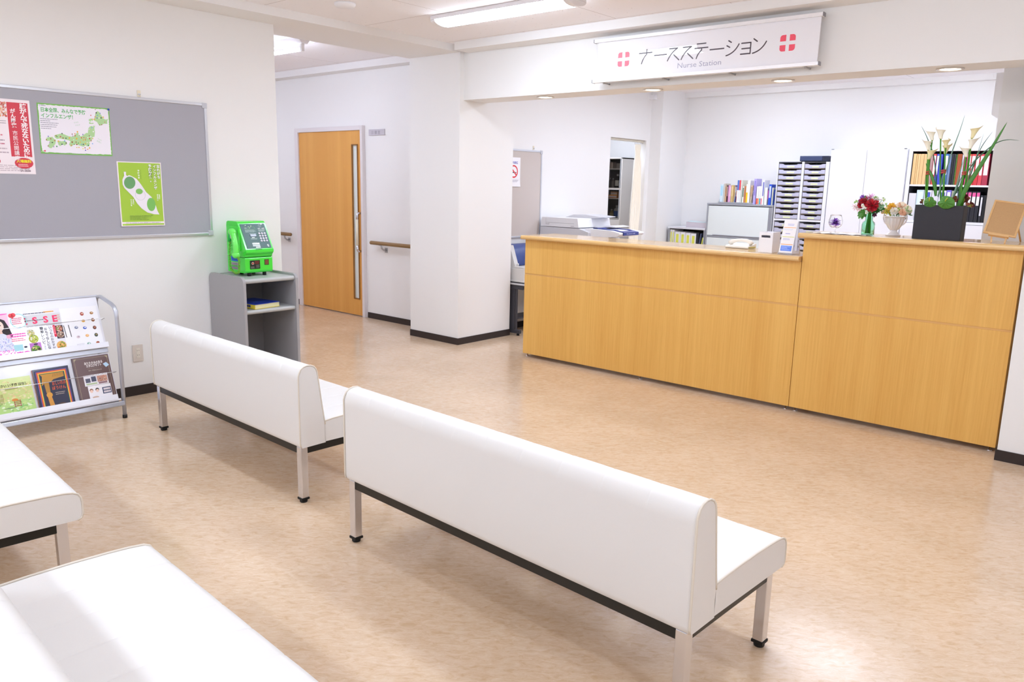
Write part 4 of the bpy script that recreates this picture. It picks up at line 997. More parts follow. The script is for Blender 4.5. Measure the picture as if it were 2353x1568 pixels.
s = MB(PM).box(pw * 0.30, pw * 0.535, PL * 0.465, PL * 0.575, 0.0025, 0.0045, mat('lcd_bezel', '26405c', 0.3)); s.box(pw * 0.315, pw * 0.52, PL * 0.48, PL * 0.56, 0.0045, 0.005, mat('lcd', '1c1c38', 0.15)); s.build('display', ph, 0.0008)
key0 = None
for r_ in range(4):
    for c_ in range(3):
        X = pw * (0.655 + 0.098 * c_); Y = PL * (0.585 - 0.095 * r_)
        q = PM @ Vector((X, Y, 0.0025))
        if key0 is None:
            key0 = MB(PM).lathe([(0.0, 0), (0.0080, 0), (0.0080, 0.003), (0.0068, 0.0045), (0.0, 0.0048)], mat('key_white', 'ece8f2', 0.3), 16, (X, Y, 0.0025)).ring(X, Y, 0.0016, 0.0028, mat('key_grey', 'b4acc0', 0.4), 0.0075, 12).build('key', ph, label='round white button')
            base_q = q
        else:
            k_ = key0.copy(); COL.objects.link(k_); k_.location = key0.location + (q - base_q)
s = MB(PM).box(pw * 0.35, pw * 0.585, -0.004, 0.000, -0.004, 0.0012, RUBBER); s.build('card_slot', ph)
FXp = -5.2875
FM = _axes((FXp, y0p, 0.858), (0, 1, 0), (0, 0, 1))
s = MB(FM).box(pw * 0.17, pw * 0.53, 0.030, 0.094, 0.0, 0.003, mat('payphone_black', '1c2820', 0.35)); 
s.ring(pw * 0.265, 0.072, 0.007, 0.0105, ink('c8c0b8'), 0.0034); s.lines(pw * 0.34, pw * 0.51, 0.066, 0.090, 3, ink('a83a38'), 0.0034, 0.4, 3, 0.2); s.lines(pw * 0.38, pw * 0.51, 0.036, 0.062, 4, ink('8a9488'), 0.0034, 0.35, 4, 0.3); s.lines(pw * 0.19, pw * 0.34, 0.034, 0.050, 3, ink('9aa49a'), 0.0034, 0.35, 5, 0.2)
s.build('emergency_panel', ph, 0.0005, label='black panel with small print')
MB(FM).lathe([(0.0, 0), (0.007, 0), (0.006, 0.004), (0.0, 0.006)], mat('red_button', 'c03c1c', 0.3), 16, (pw * 0.265, 0.072, 0.003)).build('red_button', ph)
s = MB(FM).box(pw * 0.70, pw * 0.86, 0.055, 0.097, 0.0, 0.0025, mat('coin_frame', '2c5c2a', 0.4)); s.box(pw * 0.715, pw * 0.845, 0.059, 0.093, 0.0025, 0.0035, mat('coin_door', '7c4a36', 0.35)); s.build('coin_return', ph, 0.0008)
for yy, xx in ((y0p + 0.045, -5.315), (y0p + 0.075, -5.47), (y1p - 0.055, -5.315), (y1p - 0.055, -5.47)):
    MB().lathe([(0.0, 0), (0.014, 0), (0.014, 0.025), (0.0, 0.025)], RUBBER, 16, (xx, yy, 0.8345)).build('foot', ph, label='black foot')
# cradle on the left side
s = MB().box(-5.50, -5.34, y0p - 0.010, y0p + 0.002, 1.02, 1.20, PG); s.box(-5.46, -5.40, y0p - 0.022, y0p - 0.008, 1.14, 1.18, PG); s.box(-5.46, -5.40, y0p - 0.022, y0p - 0.008, 1.03, 1.06, PG)
s.build('cradle', ph, 0.005)
# handset: bowed grip with two cups, hanging outside the left face
def hx(px, py): return on_y(px, py, 3.045)
tp, bt = hx(536, 533), hx(545, 586)
s = MB(); yh = 3.036
pth = []; rad = []
for k in range(15):
    u = k / 14; zz = tp.z + (bt.z - tp.z) * u
    bowx = 0.026 * math.sin(PI * u)
    pth.append((tp.x + (bt.x - tp.x) * u + bowx, yh - 0.006 * math.sin(PI * u), zz)); rad.append(0.023 - 0.0035 * math.sin(PI * u))
s.tube(pth, rad, PGL, 16)
s.ball(pth[0], 0.029, PGL, 18, (1.15, 0.95, 0.9)); s.ball(pth[-1], 0.030, PGL, 18, (1.15, 0.95, 0.9))
for q, sg in ((pth[0], 1), (pth[-1], 1)):
    s.tube([(q[0], q[1], q[2]), (q[0] - 0.028, q[1] + 0.012, q[2])], [0.022, 0.024], PGL, 18)
hs = s.build('handset', ph, label='light green handset')
s = MB().ball((pth[0][0] + 0.010, yh - 0.020, pth[0][2] - 0.030), 0.010, mat('handset_badge', 'b4a4b0', 0.3), 12, (0.7, 0.4, 2.0)); s.build('volume_button', hs)
# coiled cord
base = [on_y(529, 556, 3.05), on_y(528, 575, 3.04), on_y(528.5, 600, 3.035), on_y(531, 617, 3.03), on_y(540, 627, 3.025), on_y(548, 626, 3.02), on_y(549.5, 612, 3.02), on_y(549, 598, 3.03), pth[-1]]
base = [Vector(p) for p in base]
def cr(P, t):
    n = len(P) - 1; i = min(int(t * n), n - 1); f = t * n - i
    a, b, c, d = P[max(i - 1, 0)], P[i], P[i + 1], P[min(i + 2, n)]
    return 0.5 * ((2 * b) + (c - a) * f + (2 * a - 5 * b + 4 * c - d) * f * f + (3 * b - a - 3 * c + d) * f ** 3)
pts = []; NT = 46; per = 8
for i in range(NT * per + 1):
    u = i / (NT * per); c = cr(base, u); d = (cr(base, min(u + .01, 1)) - cr(base, max(u - .01, 0))).normalized()
    a = d.cross(Vector((0.3, 1, 0.1))).normalized(); b = d.cross(a); th = 2 * PI * i / per
    pts.append(c + a * 0.0065 * math.cos(th) + b * 0.0065 * math.sin(th))
MB().tube(pts, 0.0021, mat('cord_green', '6fae2a', 0.35), 6).build('coiled_cord', ph, label='dull green coiled cord')
s = MB().tube([on_y(528, 530, 3.075), on_y(527, 556, 3.06)], 0.012, mat('cord_grommet', '1eb84e', 0.3), 10); s.build('cord_outlet', ph)
s = MB(_axes((-5.50, y0p - 0.0005, 0.87), (1, 0, 0), (0, 0, 1))).rect(0.02, 0.12, 0.07, 0.105, ink('2a66e0'), 0.0008)
s.rect(0.02, 0.12, 0.038, 0.062, ink('a8a0a8'), 0.0008); s.rect(0.02, 0.11, 0.008, 0.030, ink('a8a0a8'), 0.0008); s.lines(0.03, 0.115, 0.076, 0.10, 2, ink('1c3c90'), 0.0012, 0.5, 3, 0.2); s.lines(0.025, 0.11, 0.010, 0.058, 4, ink('6a6270'), 0.0012, 0.4, 4, 0.2)
s.build('side_labels', ph, label='blue and grey stickers')
# ============================================================ NURSE STATION SIGN
YS = 5.30
sg = thing('nurse_station_sign', 'long acrylic nurse station sign with red crosses above the counter', 'sign', (-2.90, 5.39, 2.35))
ACR = mat('acrylic_sheet', 'f0eff4', 0.0, spec=0.5)
MB().box(-3.765, -2.035, YS, YS + 0.008, 2.350, 2.668, ACR).build('acrylic_panel', sg, 0.0008)
RAIL = mat('sign_rail', 'f2f1f4', 0.25, metal=0.2)
for z, zl in ((2.652, 'upper'), (2.352, 'lower')):
    s = MB().box(-3.79, -2.02, YS - 0.022, YS - 0.001, z - 0.012, z + 0.012, RAIL); s.box(-3.79, -2.02, YS + 0.009, YS + 0.018, z - 0.012, z + 0.012, RAIL)
    s.box(-3.795, -3.79, YS - 0.024, YS + 0.02, z - 0.013, z + 0.013, mat('rail_cap', '8c8a90', 0.4)); s.box(-2.02, -2.015, YS - 0.024, YS + 0.02, z - 0.013, z + 0.013, MATS['rail_cap'])
    s.build('rail', sg, 0.002)
    for x in (-3.70, -3.17, -2.64, -2.11):
        MB().tube([(x, YS + 0.018, z - 0.013), (x, 5.39, z - 0.013)], 0.006, STEEL, 10).lathe([(0.0, 0), (0.011, 0), (0.009, -0.008), (0.0, -0.009)], STEEL, 14, (x, YS + 0.012, z - 0.012)).build('stand_off', sg)
SM = _axes((0, YS - 0.0006, 0), (1, 0, 0), (0, 0, 1))
CR = mat('sign_red', 'f4566c', 0.3); KT = mat('sign_dark', '4c4048', 0.35); ET = mat('sign_grey_text', 'a2a0b6', 0.35)
def cross(x0, name):
    s = MB(SM @ Matrix.Translation((x0, 2.448, 0)))
    W_ = 0.104; a = 0.040; r = 0.018
    def quad(px, py_, cx, cy):
        # square petal with its outer corner rounded
        x0_, x1_ = (0, a) if px == 0 else (W_ - a, W_); y0_, y1_ = (0, a) if py_ == 0 else (W_ - a, W_)
        cs = [(x0_, y0_), (x1_, y0_), (x1_, y1_), (x0_, y1_)]; out = []
        ci = {(0, 0): 0, (1, 0): 1, (1, 1): 2, (0, 1): 3}[(px, py_)]
        for i, c in enumerate(cs):
            if i != ci: out.append(c); continue
            ox = x0_ + r if px == 0 else x1_ - r; oy = y0_ + r if py_ == 0 else y1_ - r
            st = {0: PI, 1: 1.5 * PI, 2: 0, 3: 0.5 * PI}[ci]
            out += [(ox + r * math.cos(st + PI / 2 * k / 5), oy + r * math.sin(st + PI / 2 * k / 5)) for k in range(6)]
        s.poly(out, CR)
    for a_ in (0, 1):
        for b_ in (0, 1): quad(a_, b_, 0, 0)
    s.build(name, sg, label='red cross of four rounded squares')
cross(-3.575, 'cross_emblem'); cross(-2.295, 'cross_emblem')
s = MB(SM)
# rounded hand-drawn katakana strokes
def stroke(pts, w=0.0085):
    n = len(pts); L_ = []; R_ = []
    for i, p in enumerate(pts):
        a = pts[max(i - 1, 0)]; b = pts[min(i + 1, n - 1)]
        dx, dy = b[0] - a[0], b[1] - a[1]; l = math.hypot(dx, dy); nx, ny = -dy / l * w / 2, dx / l * w / 2
        L_.append((p[0] + nx, p[1] + ny)); R_.append((p[0] - nx, p[1] - ny))
    for i in range(n - 1):
        s.poly([L_[i], L_[i + 1], R_[i + 1], R_[i]], KT, 0)
    s.disc(pts[0][0], pts[0][1], w / 2, KT, 0.0001, n=12); s.disc(pts[-1][0], pts[-1][1], w / 2, KT, 0.0001, n=12)
    for p in pts[1:-1]: s.disc(p[0], p[1], w / 2, KT, 0.0001, n=10)
def arc(a, b, bulge, n=9):
    out = []
    for i in range(n):
        t = i / (n - 1); x = a[0] + (b[0] - a[0]) * t; y = a[1] + (b[1] - a[1]) * t
        dx, dy = b[0] - a[0], b[1] - a[1]; l = math.hypot(dx, dy)
        k = bulge * 4 * t * (1 - t); out.append((x - dy / l * k, y + dx / l * k))
    return out
B = 2.455; T_ = 2.553; Mi = 2.505
stroke([(-3.385, 2.530), (-3.275, 2.530)]); stroke([(-3.320, T_), (-3.320, 2.52)] + arc((-3.320, 2.52), (-3.360, B), -0.006)[1:])     # na
stroke([(-3.252, Mi), (-3.150, Mi)])
for o in (0, 0.112):
    stroke([(-3.128 + o, 2.541), (-3.062 + o, 2.541)]); stroke(arc((-3.062 + o, 2.541), (-3.139 + o, B + 0.003), -0.010)); stroke([(-3.090 + o, 2.497), (-3.045 + o, B + 0.003)])
stroke([(-2.905, T_ + 0.001), (-2.838, T_ + 0.001)]); stroke([(-2.922, 2.525), (-2.820, 2.525)]); stroke([(-2.868, 2.525), (-2.868, 2.51)] + arc((-2.868, 2.51), (-2.905, B), -0.006)[1:])   # te
stroke([(-2.802, Mi + 0.001), (-2.697, Mi + 0.001)])
stroke([(-2.664, T_), (-2.644, 2.541)]); stroke([(-2.675, 2.521), (-2.653, 2.509)]); stroke(arc((-2.676, B), (-2.586, 2.525), -0.014))     # shi
stroke([(-2.566, 2.527), (-2.500, 2.527)]); stroke([(-2.500, 2.527), (-2.500, B)]); stroke([(-2.562, 2.491), (-2.502, 2.491)]); stroke([(-2.569, B + 0.001), (-2.500, B + 0.001)])   # small yo
stroke([(-2.480, 2.548), (-2.455, 2.530)]); stroke(arc((-2.482, B), (-2.390, 2.524), -0.014))     # n
s.build('katakana_lettering', sg, label='dark katakana lettering')
s = MB(SM); s.text('Nurse Station', -3.052, 2.399, 0.04, ET, 0.0, width=0.343, h=0.036); s.build('latin_lettering', sg, label='grey English lettering')
sg.rotation_euler = (math.radians(-1.5), 0, 0)      # the sign leans back at its top

# ============================================================ LEFT SIDE OF THE STATION
BEIGE = mat('board_beige', 'c9bfb9', 0.9, bump=0.2, bscale=300)
notice_board('notice_board', 'beige notice board inside the station, right of the pillar', XS, 6.12, 6.838, 0.985, 1.912, BEIGE, True, (6.70,))
def st_paper(y, z): return MB(_axes((XS + 0.0140, y, z), (0, 1, 0), (0, 0, 1)))
s = st_paper(6.270, 1.525); W_, H_ = 0.205, 0.300
s.grid(lambda u, v: (u * W_, v * H_, 0.012 * max(0, 0.3 - v) ** 2 * 6), 3, 8, PAPER)
s.text('館内禁煙', 0.045, 0.235, 0.03, ink('8a8ad0'), 0.0006, bold=0.02, width=0.12)
s.ring(0.100, 0.155, 0.052, 0.066, ink('e03c44'), 0.0010); s.poly([(0.048, 0.192), (0.058, 0.202), (0.152, 0.118), (0.142, 0.108)], ink('e03c44'), 0.0012)
s.rect(0.062, 0.112, 0.140, 0.150, ink('2e4a50'), 0.0008); s.rect(0.125, 0.140, 0.140, 0.150, ink('3a3a5a'), 0.0008)
s.lines(0.03, 0.185, 0.045, 0.072, 3, ink('9a98a8'), 0.0062, 0.3, 3, 0.3)
tag(s.build('poster'), 'white no smoking notice on the beige board', 'poster')
s = st_paper(6.155, 1.53); W_, H_ = 0.09, 0.29
s.grid(lambda u, v: (u * W_, v * H_, 0.0005 + 0.004 * u), 2, 6, PAPER); s.poly([(0.055, 0.018), (0.080, 0.018), (0.062, 0.10), (0.055, 0.11)], ink('e04858'), 0.0055)
tag(s.build('poster'), 'edge of a white and red notice beside the no smoking notice', 'poster')

# printer table
PB = mat('table_charcoal', '3f3e45', 0.45)
t = thing('printer_table', 'dark grey steel table with a pale top, between pillar and counter', 'table', (-5.32, 6.45, 0))
MB().box(XS + 0.015, -5.135, 6.115, 6.78, 0.530, 0.546, mat('table_top_grey', 'c9c8cd', 0.35)).build('table_top', t, 0.005)
for y in (6.13, 6.73):
    s = MB().box(-5.52, -5.17, y, y + 0.035, 0.485, 0.529, PB); s.box(-5.44, -5.275, y, y + 0.035, 0.05, 0.485, PB); s.box(-5.275, -5.255, y + 0.006, y + 0.028, 0.05, 0.485, PB); s.box(-5.52, -5.205, y - 0.002, y + 0.037, 0.022, 0.058, PB)
    l_ = s.build('leg', t, 0.004)
    for x in (-5.49, -5.235): MB().lathe([(0.0, 0.0), (0.016, 0.0), (0.014, 0.022), (0.0, 0.022)], RUBBER, 14, (x, y + 0.017, 0)).build('foot', l_)
MB().box(-5.50, -5.40, 6.166, 6.729, 0.485, 0.528, PB).build('rail', t, 0.002)
MB().box(-5.47, -5.27, 6.166, 6.729, 0.165, 0.180, PB).build('lower_shelf', t, 0.002)

# small office printer
PBG = mat('printer_beige', 'd6d4d2', 0.4); PBL = mat('printer_blue', '3a4c86', 0.35)
t = thing('printer', 'beige office printer with a blue lid on the dark table', 'printer', (-5.35, 6.42, 0.547))
s = MB().box(-5.525, -5.175, 6.15, 6.74, 0.560, 0.700, PBG); s.box(-5.530, -5.170, 6.145, 6.745, 0.556, 0.578, PBG); s.build('body', t, 0.008)
s = MB().prism([(-5.505, 0.700), (-5.300, 0.700), (-5.385, 0.928), (-5.505, 0.928)], 1, 6.16, 6.215, PBG); s.build('side_cheek', t, 0.006)
MB().prism([(-5.505, 0.700), (-5.335, 0.700), (-5.415, 0.918), (-5.505, 0.918)], 1, 6.70, 6.73, PBG).build('side_cheek', t, 0.006)
pr = [(-5.340, 0.718), (-5.325, 0.718), (-5.345, 0.80), (-5.375, 0.87), (-5.412, 0.918), (-5.445, 0.934), (-5.50, 0.930), (-5.50, 0.916), (-5.44, 0.918), (-5.395, 0.865), (-5.362, 0.80)]
MB().prism(pr, 1, 6.216, 6.699, PBL, True).build('lid', t, 0.003, label='blue curved lid')
MB().box(-5.32, -5.190, 6.155, 6.735, 0.700, 0.716, PBG).build('paper_deck', t, 0.006)
MB().box(-5.29, -5.22, 6.30, 6.5, 0.7165, 0.722, mat('printer_grey', '9c9a9c', 0.4)).build('paper_guide', t, 0.002)
MB().lathe([(0, 0), (0.008, 0), (0.008, 0.03), (0, 0.032)], PBG, 12, (-5.30, 6.20, 0.714)).build('lever', t)
for x in (-5.48, -5.22):
    for y in (6.2, 6.69): MB().box(x - 0.012, x + 0.012, y - 0.012, y + 0.012, 0.5465, 0.560, RUBBER).build('foot', t)

# photocopier
CW = mat('copier_white', 'e6e6ea', 0.35); CG = mat('copier_grey', 'cfcfd4', 0.4)
t = thing('photocopier', 'large white photocopier with a blue touch panel behind the low counter', 'photocopier', (-5.15, 7.1, 0))
Y0, Y1 = 6.80, 7.42
s = MB().box(-5.48, -4.84, Y0 + 0.03, Y1 - 0.03, 0.03, 0.995, CW); s.build('cabinet', t, 0.01)
for z in (0.12, 0.32, 0.52): MB().box(-4.84, -4.825, Y0 + 0.04, Y1 - 0.04, z, z + 0.18, CW).build('paper_drawer', t, 0.004)
s = MB().prism([(-5.505, 1.006), (-4.90, 1.006), (-4.86, 1.03), (-4.86, 1.070), (-4.985, 1.102), (-5.505, 1.102)], 1, Y0, Y1, CG); s.build('scanner_body', t, 0.005)
s = MB().prism([(-5.500, 1.108), (-4.985, 1.108), (-4.995, 1.150), (-5.005, 1.205), (-5.485, 1.205), (-5.500, 1.15)], 1, Y0 + 0.002, Y1 - 0.02, CW); lid = s.build('lid', t, 0.010, 3)
LN = mat('copier_seam', '8e8c92', 0.5)
s = MB(_axes((-5.43, Y0 + 0.0012, 1.108), (1, 0, 0), (0, 0, 1)))
s.rect(0.0, 0.385, 0.040, 0.0425, LN, 0); s.rect(0.0, 0.0015, 0.022, 0.090, LN, 0); s.rect(-0.0, 0.045, 0.022, 0.026, LN, 0); s.rect(0.045, 0.048, 0.026, 0.040, LN, 0); s.rect(0.34, 0.385, 0.012, 0.016, LN, 0)
s.build('lid_seam', lid)
s = MB().prism([(-5.36, 1.2055), (-4.97, 1.2055), (-4.90, 1.218), (-4.90, 1.224), (-5.10, 1.240), (-5.25, 1.236)], 1, Y0 + 0.26, Y1 - 0.06, CG); s.build('document_feeder', t, 0.006)
s = MB().prism([(-4.99, 1.12), (-4.80, 1.135), (-4.72, 1.128), (-4.72, 1.120), (-4.99, 1.108)], 1, Y0 + 0.30, Y1 - 0.05, CW); s.build('output_tray', t, 0.004)
# protruding control panel
pr = [(-4.97, 1.020), (-4.62, 1.030), (-4.515, 1.050), (-4.500, 1.066), (-4.505, 1.080), (-4.62, 1.098), (-4.90, 1.105), (-4.97, 1.100)]
s = MB().prism(pr, 1, Y0 + 0.05, Y1 - 0.10, CW); cp = s.build('control_panel', t, 0.010, 3)
BLP = mat('copier_blue', '2f3c86', 0.3)
pr = [(-4.86, 1.104), (-4.60, 1.092), (-4.515, 1.078), (-4.500, 1.060), (-4.497, 1.060), (-4.496, 1.082), (-4.60, 1.105), (-4.86, 1.112)]
s = MB()
s.prism(pr, 1, Y0 + 0.12, Y0 + 0.155, BLP); s.prism(pr, 1, Y0 + 0.365, Y0 + 0.40, BLP)
s.prism([(-4.88, 1.103), (-4.83, 1.101), (-4.83, 1.112), (-4.88, 1.113)], 1, Y0 + 0.12, Y0 + 0.40, BLP)
s.prism([(-4.545, 1.083), (-4.500, 1.052), (-4.490, 1.052), (-4.490, 1.084), (-4.545, 1.094)], 1, Y0 + 0.12, Y0 + 0.40, BLP)
s.build('panel_surround', cp, 0.003, label='dark blue surround')
MB().prism([(-4.83, 1.1025), (-4.545, 1.088), (-4.545, 1.091), (-4.83, 1.105)], 1, Y0 + 0.155, Y0 + 0.365, mat('touch_screen', '9a9ca8', 0.12)).build('touch_screen', cp)
s = MB(_axes((-4.4895, Y0 + 0.17, 1.064), (0, 1, 0), (0, 0, 1))); s.text('DocuCentre a450', 0, 0, 0.01, ink('d4d8f4'), 0.0002, bold=0.02, width=0.16, h=0.011); s.build('lettering', cp)
for x in (-5.42, -4.90):
    for y in (Y0 + 0.08, Y1 - 0.08): MB().lathe([(0, 0), (0.02, 0), (0.02, 0.03), (0, 0.03)], RUBBER, 12, (x, y, 0)).build('caster', t)

# curtain and its rail
t = thing('curtain', 'cream curtain gathered at the right of the doorway behind the counter', 'curtain', (-5.60, 8.86, 0.3))
CUR = mat('curtain_cream', 'fdf7ea', 0.85)
def curt(u, v):
    z = 2.085 - 1.785 * v
    sp = 0.70 + 0.55 * min(1, v * 2.2) if v < 0.45 else 1.25
    w = 0.095 * sp * (1 + 0.12 * v)
    yc = 8.855 + 0.02 * math.sin(v * 3)
    y = yc + (u - 0.5) * 2 * w
    pin = math.exp(-((v - 0.07) / 0.035) ** 2)
    amp = 0.020 * (1 - 0.7 * pin) * (0.6 + 0.6 * v)
    x = -5.605 + amp * math.sin(u * 2 * PI * 4.5 + 0.8 * math.sin(v * 4)) + 0.007 * math.sin(u * 2 * PI * 9 + v * 7)
    return (x, yc + (y - yc) * (1 - 0.25 * pin), z)
s = MB().grid(curt, 90, 40, CUR); o = s.build('cloth', t); so = o.modifiers.new('solid', 'SOLIDIFY'); so.thickness = 0.0015
t2 = tag(MB().box(-5.63, -5.585, 8.165, 8.965, 2.108, 2.134, mat('curtain_track', 'd8d2c4', 0.4)).build('curtain_track', None, 0.002), 'slim cream curtain track under the doorway header', 'curtain rail')
for y in (8.785, 8.83, 8.87, 8.91, 8.94):
    MB().tube([(-5.605, y, 2.107), (-5.605, y, 2.080)], 0.003, WHITEP, 6).build('glider', t)

# medicine cabinet in the room behind
MC = mat('medicine_cabinet_beige', 'e2dcd6', 0.4)
t = thing('medicine_cabinet', 'beige medicine cabinet with dark glass doors, seen through the doorway', 'cabinet', (-6.33, 9.5, 0))
x0, x1, y0, y1 = -6.56, -6.115, 9.30, 9.66
s = MB().box(x0, x0 + 0.018, y0, y1, 0, 1.94, MC); s.box(x1 - 0.018, x1, y0, y1, 0, 1.94, MC); s.box(x0, x1, y0, y1, 1.922, 1.94, MC); s.box(x0, x1, y1 - 0.01, y1, 0, 1.94, mat('cabinet_inside_dark', '3c3230', 0.6)); s.box(x0, x1, y0, y1, 0, 0.06, MC)
s.build('carcass', t, 0.002)
for z, h in ((1.787, 0.014), (1.517, 0.026), (1.383, 0.014), (1.105, 0.018)): MB().box(x0 + 0.018, x1 - 0.018, y0 + 0.012, y1 - 0.012, z - h / 2, z + h / 2, MC).build('shelf', t)
GLS = mat('cabinet_glass', 'b8b4b0', 0.03, trans=1.0, ior=1.3)
for a, b in ((1.53, 1.920), (1.118, 1.502)):
    s = MB().box(x0 + 0.02, x1 - 0.02, y0 + 0.001, y0 + 0.005, a, b, GLS); dr = s.build('glass_door', t)
    MB().box(x1 - 0.034, x1 - 0.020, y0 - 0.004, y0 + 0.001, a, b, ALU).build('door_edge', dr)
for a, b in ((0.83, 1.095), (0.07, 0.825)):
    dr = MB().box(x0 + 0.003, x1 - 0.003, y0 - 0.012, y0 - 0.0005, a, b, MC).build('drawer' if a > 0.5 else 'door', t, 0.002)
    MB().box(-6.36, -6.33, y0 - 0.018, y0 - 0.012, b - 0.14, b - 0.10, mat('lock_bronze', '8a8268', 0.4)).build('handle', dr, 0.001)
def carton(lab, px0, px1, pyt, zb, c, Y=9.36, dep=0.08, band=None, name='medicine_box'):
    a = on_y(px0, pyt, Y); b = on_y(px1, pyt, Y)
    s = MB().box(a.x, b.x, Y, Y + dep, zb, a.z, ink(c))
    if band: s.box(a.x + 0.004, b.x - 0.004, Y - 0.0008, Y - 0.0002, zb + (a.z - zb) * 0.25, zb + (a.z - zb) * 0.7, ink(band))
    tag(s.build(name), lab, 'medicine box')
def cpx(cx, cy): return (1380 + cx / 6.03, 300 + cy / 6.03)
carton('pale box on the top shelf of the medicine cabinet, left', *[cpx(128, 0)[0], cpx(172, 0)[0], cpx(0, 440)[1]], 1.7945, 'b8a898')
carton('pale box on the top shelf of the medicine cabinet, right', *[cpx(222, 0)[0], cpx(272, 0)[0], cpx(0, 455)[1]], 1.7945, 'a89e94')
carton('orange and white carton lying lowest in the middle of the medicine cabinet', *[cpx(108, 0)[0], cpx(226, 0)[0], cpx(0, 893)[1]], 1.3905, 'e08c34', band='d8d4dc', dep=0.10)
b1 = on_y(cpx(0, 893)[0], cpx(0, 893)[1], 9.36).z
carton('orange and white carton on top of the other one in the medicine cabinet', *[cpx(142, 0)[0], cpx(232, 0)[0], cpx(0, 845)[1]], b1 + 0.0015, 'd89a5c', band='e8dcd4', dep=0.10)
def bottle(lab, cx0, cx1, cyt, zb, c, lc, Y=9.38, cap='c8c8cc'):
    a = on_y(*cpx(cx0, cyt), Y); b = on_y(*cpx(cx1, cyt), Y); r = (b.x - a.x) / 2; H_ = a.z - zb; cx = (a.x + b.x) / 2
    t = thing('medicine_bottle', lab, 'bottle', (cx, Y + r, zb))
    MB().lathe([(0, 0), (r * 0.95, 0), (r, 0.004), (r, H_ * 0.62), (r * 0.85, H_ * 0.72), (r * 0.35, H_ * 0.80), (r * 0.33, H_ * 0.88)], mat('bottle_' + c, c, 0.25), 18, (cx, Y + r, zb + 0.0005)).build('body', t)
    MB().lathe([(0, H_ * 0.86), (r * 0.42, H_ * 0.86), (r * 0.42, H_), (0, H_)], ink(cap), 14, (cx, Y + r, zb)).build('cap', t)
    if lc: MB().lathe([(r * 1.01, H_ * 0.14), (r * 1.01, H_ * 0.55)], ink(lc), 18, (cx, Y + r, zb), cap=False).build('label_band', t)
bottle('dark bottle with a white and yellow label in the medicine cabinet', 192, 250, 605, 1.5305, '3a3432', 'd8d4c8')
bottle('grey bottle left of the dark labelled bottle', 148, 182, 660, 1.5305, '7c7672', None)
bottle('faint bottle at the left edge of the second shelf', 112, 140, 655, 1.5305, '6c6664', None)
bottle('small blue and white bottle right of the dark labelled bottle', 252, 268, 672, 1.5305, '9ab0cc', 'e4e8f0')
bottle('white bottle with a blue label at the bottom of the medicine cabinet', 170, 240, 1035, 1.1145, 'c4c8d0', '4a74c4')
bottle('squat brown bottle beside the white bottle with the blue label', 112, 165, 1090, 1.1145, '8a7c50', 'b0a478')
s = MB().box(-6.20, -6.155, 9.38, 9.44, 1.3905, 1.465, ink('b8bcc4')); tag(s.build('medicine_box'), 'small grey box right of the orange cartons', 'medicine box')

# ============================================================ BACK WALL FURNITURE (fronts at y = 9.30)
YF = 9.30
CGR = mat('cabinet_frame_grey', 'a3a6ae', 0.4, metal=0.3)
PALE = mat('cabinet_door_pale', 'dde4e4', 0.3)
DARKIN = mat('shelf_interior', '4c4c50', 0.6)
# low file shelf
t = thing('file_shelf', 'low grey shelf holding yellow labelled files, left of the pale cabinet', 'shelf', (-5.075, 9.48, 0))
a0, a1 = -5.345, -4.815
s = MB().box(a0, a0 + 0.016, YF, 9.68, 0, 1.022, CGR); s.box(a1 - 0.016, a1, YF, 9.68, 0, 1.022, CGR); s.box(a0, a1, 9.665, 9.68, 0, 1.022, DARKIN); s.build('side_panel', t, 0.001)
MB().box(a0 - 0.004, a1 + 0.002, YF - 0.005, 9.685, 1.0225, 1.046, mat('shelf_top_white', 'dfe0e6', 0.35)).build('top_panel', t, 0.002)
for z in (0.70, 0.35, 0.03): MB().box(a0 + 0.016, a1 - 0.016, YF, 9.665, z, z + 0.018, CGR).build('shelf', t)
FILEW = mat('file_white', 'e6e6e8', 0.45); FYEL = ink('dde05a'); FDK = mat('file_dark', '20242c', 0.4)
zf = 0.7185
files = [(188, 212, 980, 'dfe4d0', 1), (213, 238, 978, 'e6e6e8', 1), (240, 262, 982, 'e6e6e8', 1), (268, 330, 1005, 'e6e6e8', 1), (333, 392, 1010, 'e6e6e8', 1), (396, 456, 1020, 'e6e6e8', 1), (460, 522, 1028, 'e6e6e8', 1)]
words = ['leftmost thin', 'second thin', 'third thin', 'first broad', 'second broad', 'third broad', 'last broad']
for (c0, c1, ct, c, y_), wd in zip(files, words):
    a = on_y(1500 + c0 / 5.229, 340 + ct / 5.229, YF + 0.02); b = on_y(1500 + c1 / 5.229, 340 + ct / 5.229, YF + 0.02)
    a.x = max(a.x, -5.3275)
    f = thing('box_file', wd + ' white file with a yellow spine label in the low grey shelf', 'file', ((a.x + b.x) / 2, YF + 0.14, zf), 0, 'yellow labelled files in the low shelf')
    MB().box(a.x, b.x, YF + 0.02, YF + 0.26, zf, a.z, FILEW).build('case', f, 0.001)
    w = b.x - a.x
    MB().box(a.x + w * 0.25, b.x - w * 0.25, YF + 0.0188, YF + 0.0198, zf + 0.03, a.z - 0.03, FYEL).build('spine_label', f, label='yellow spine label')
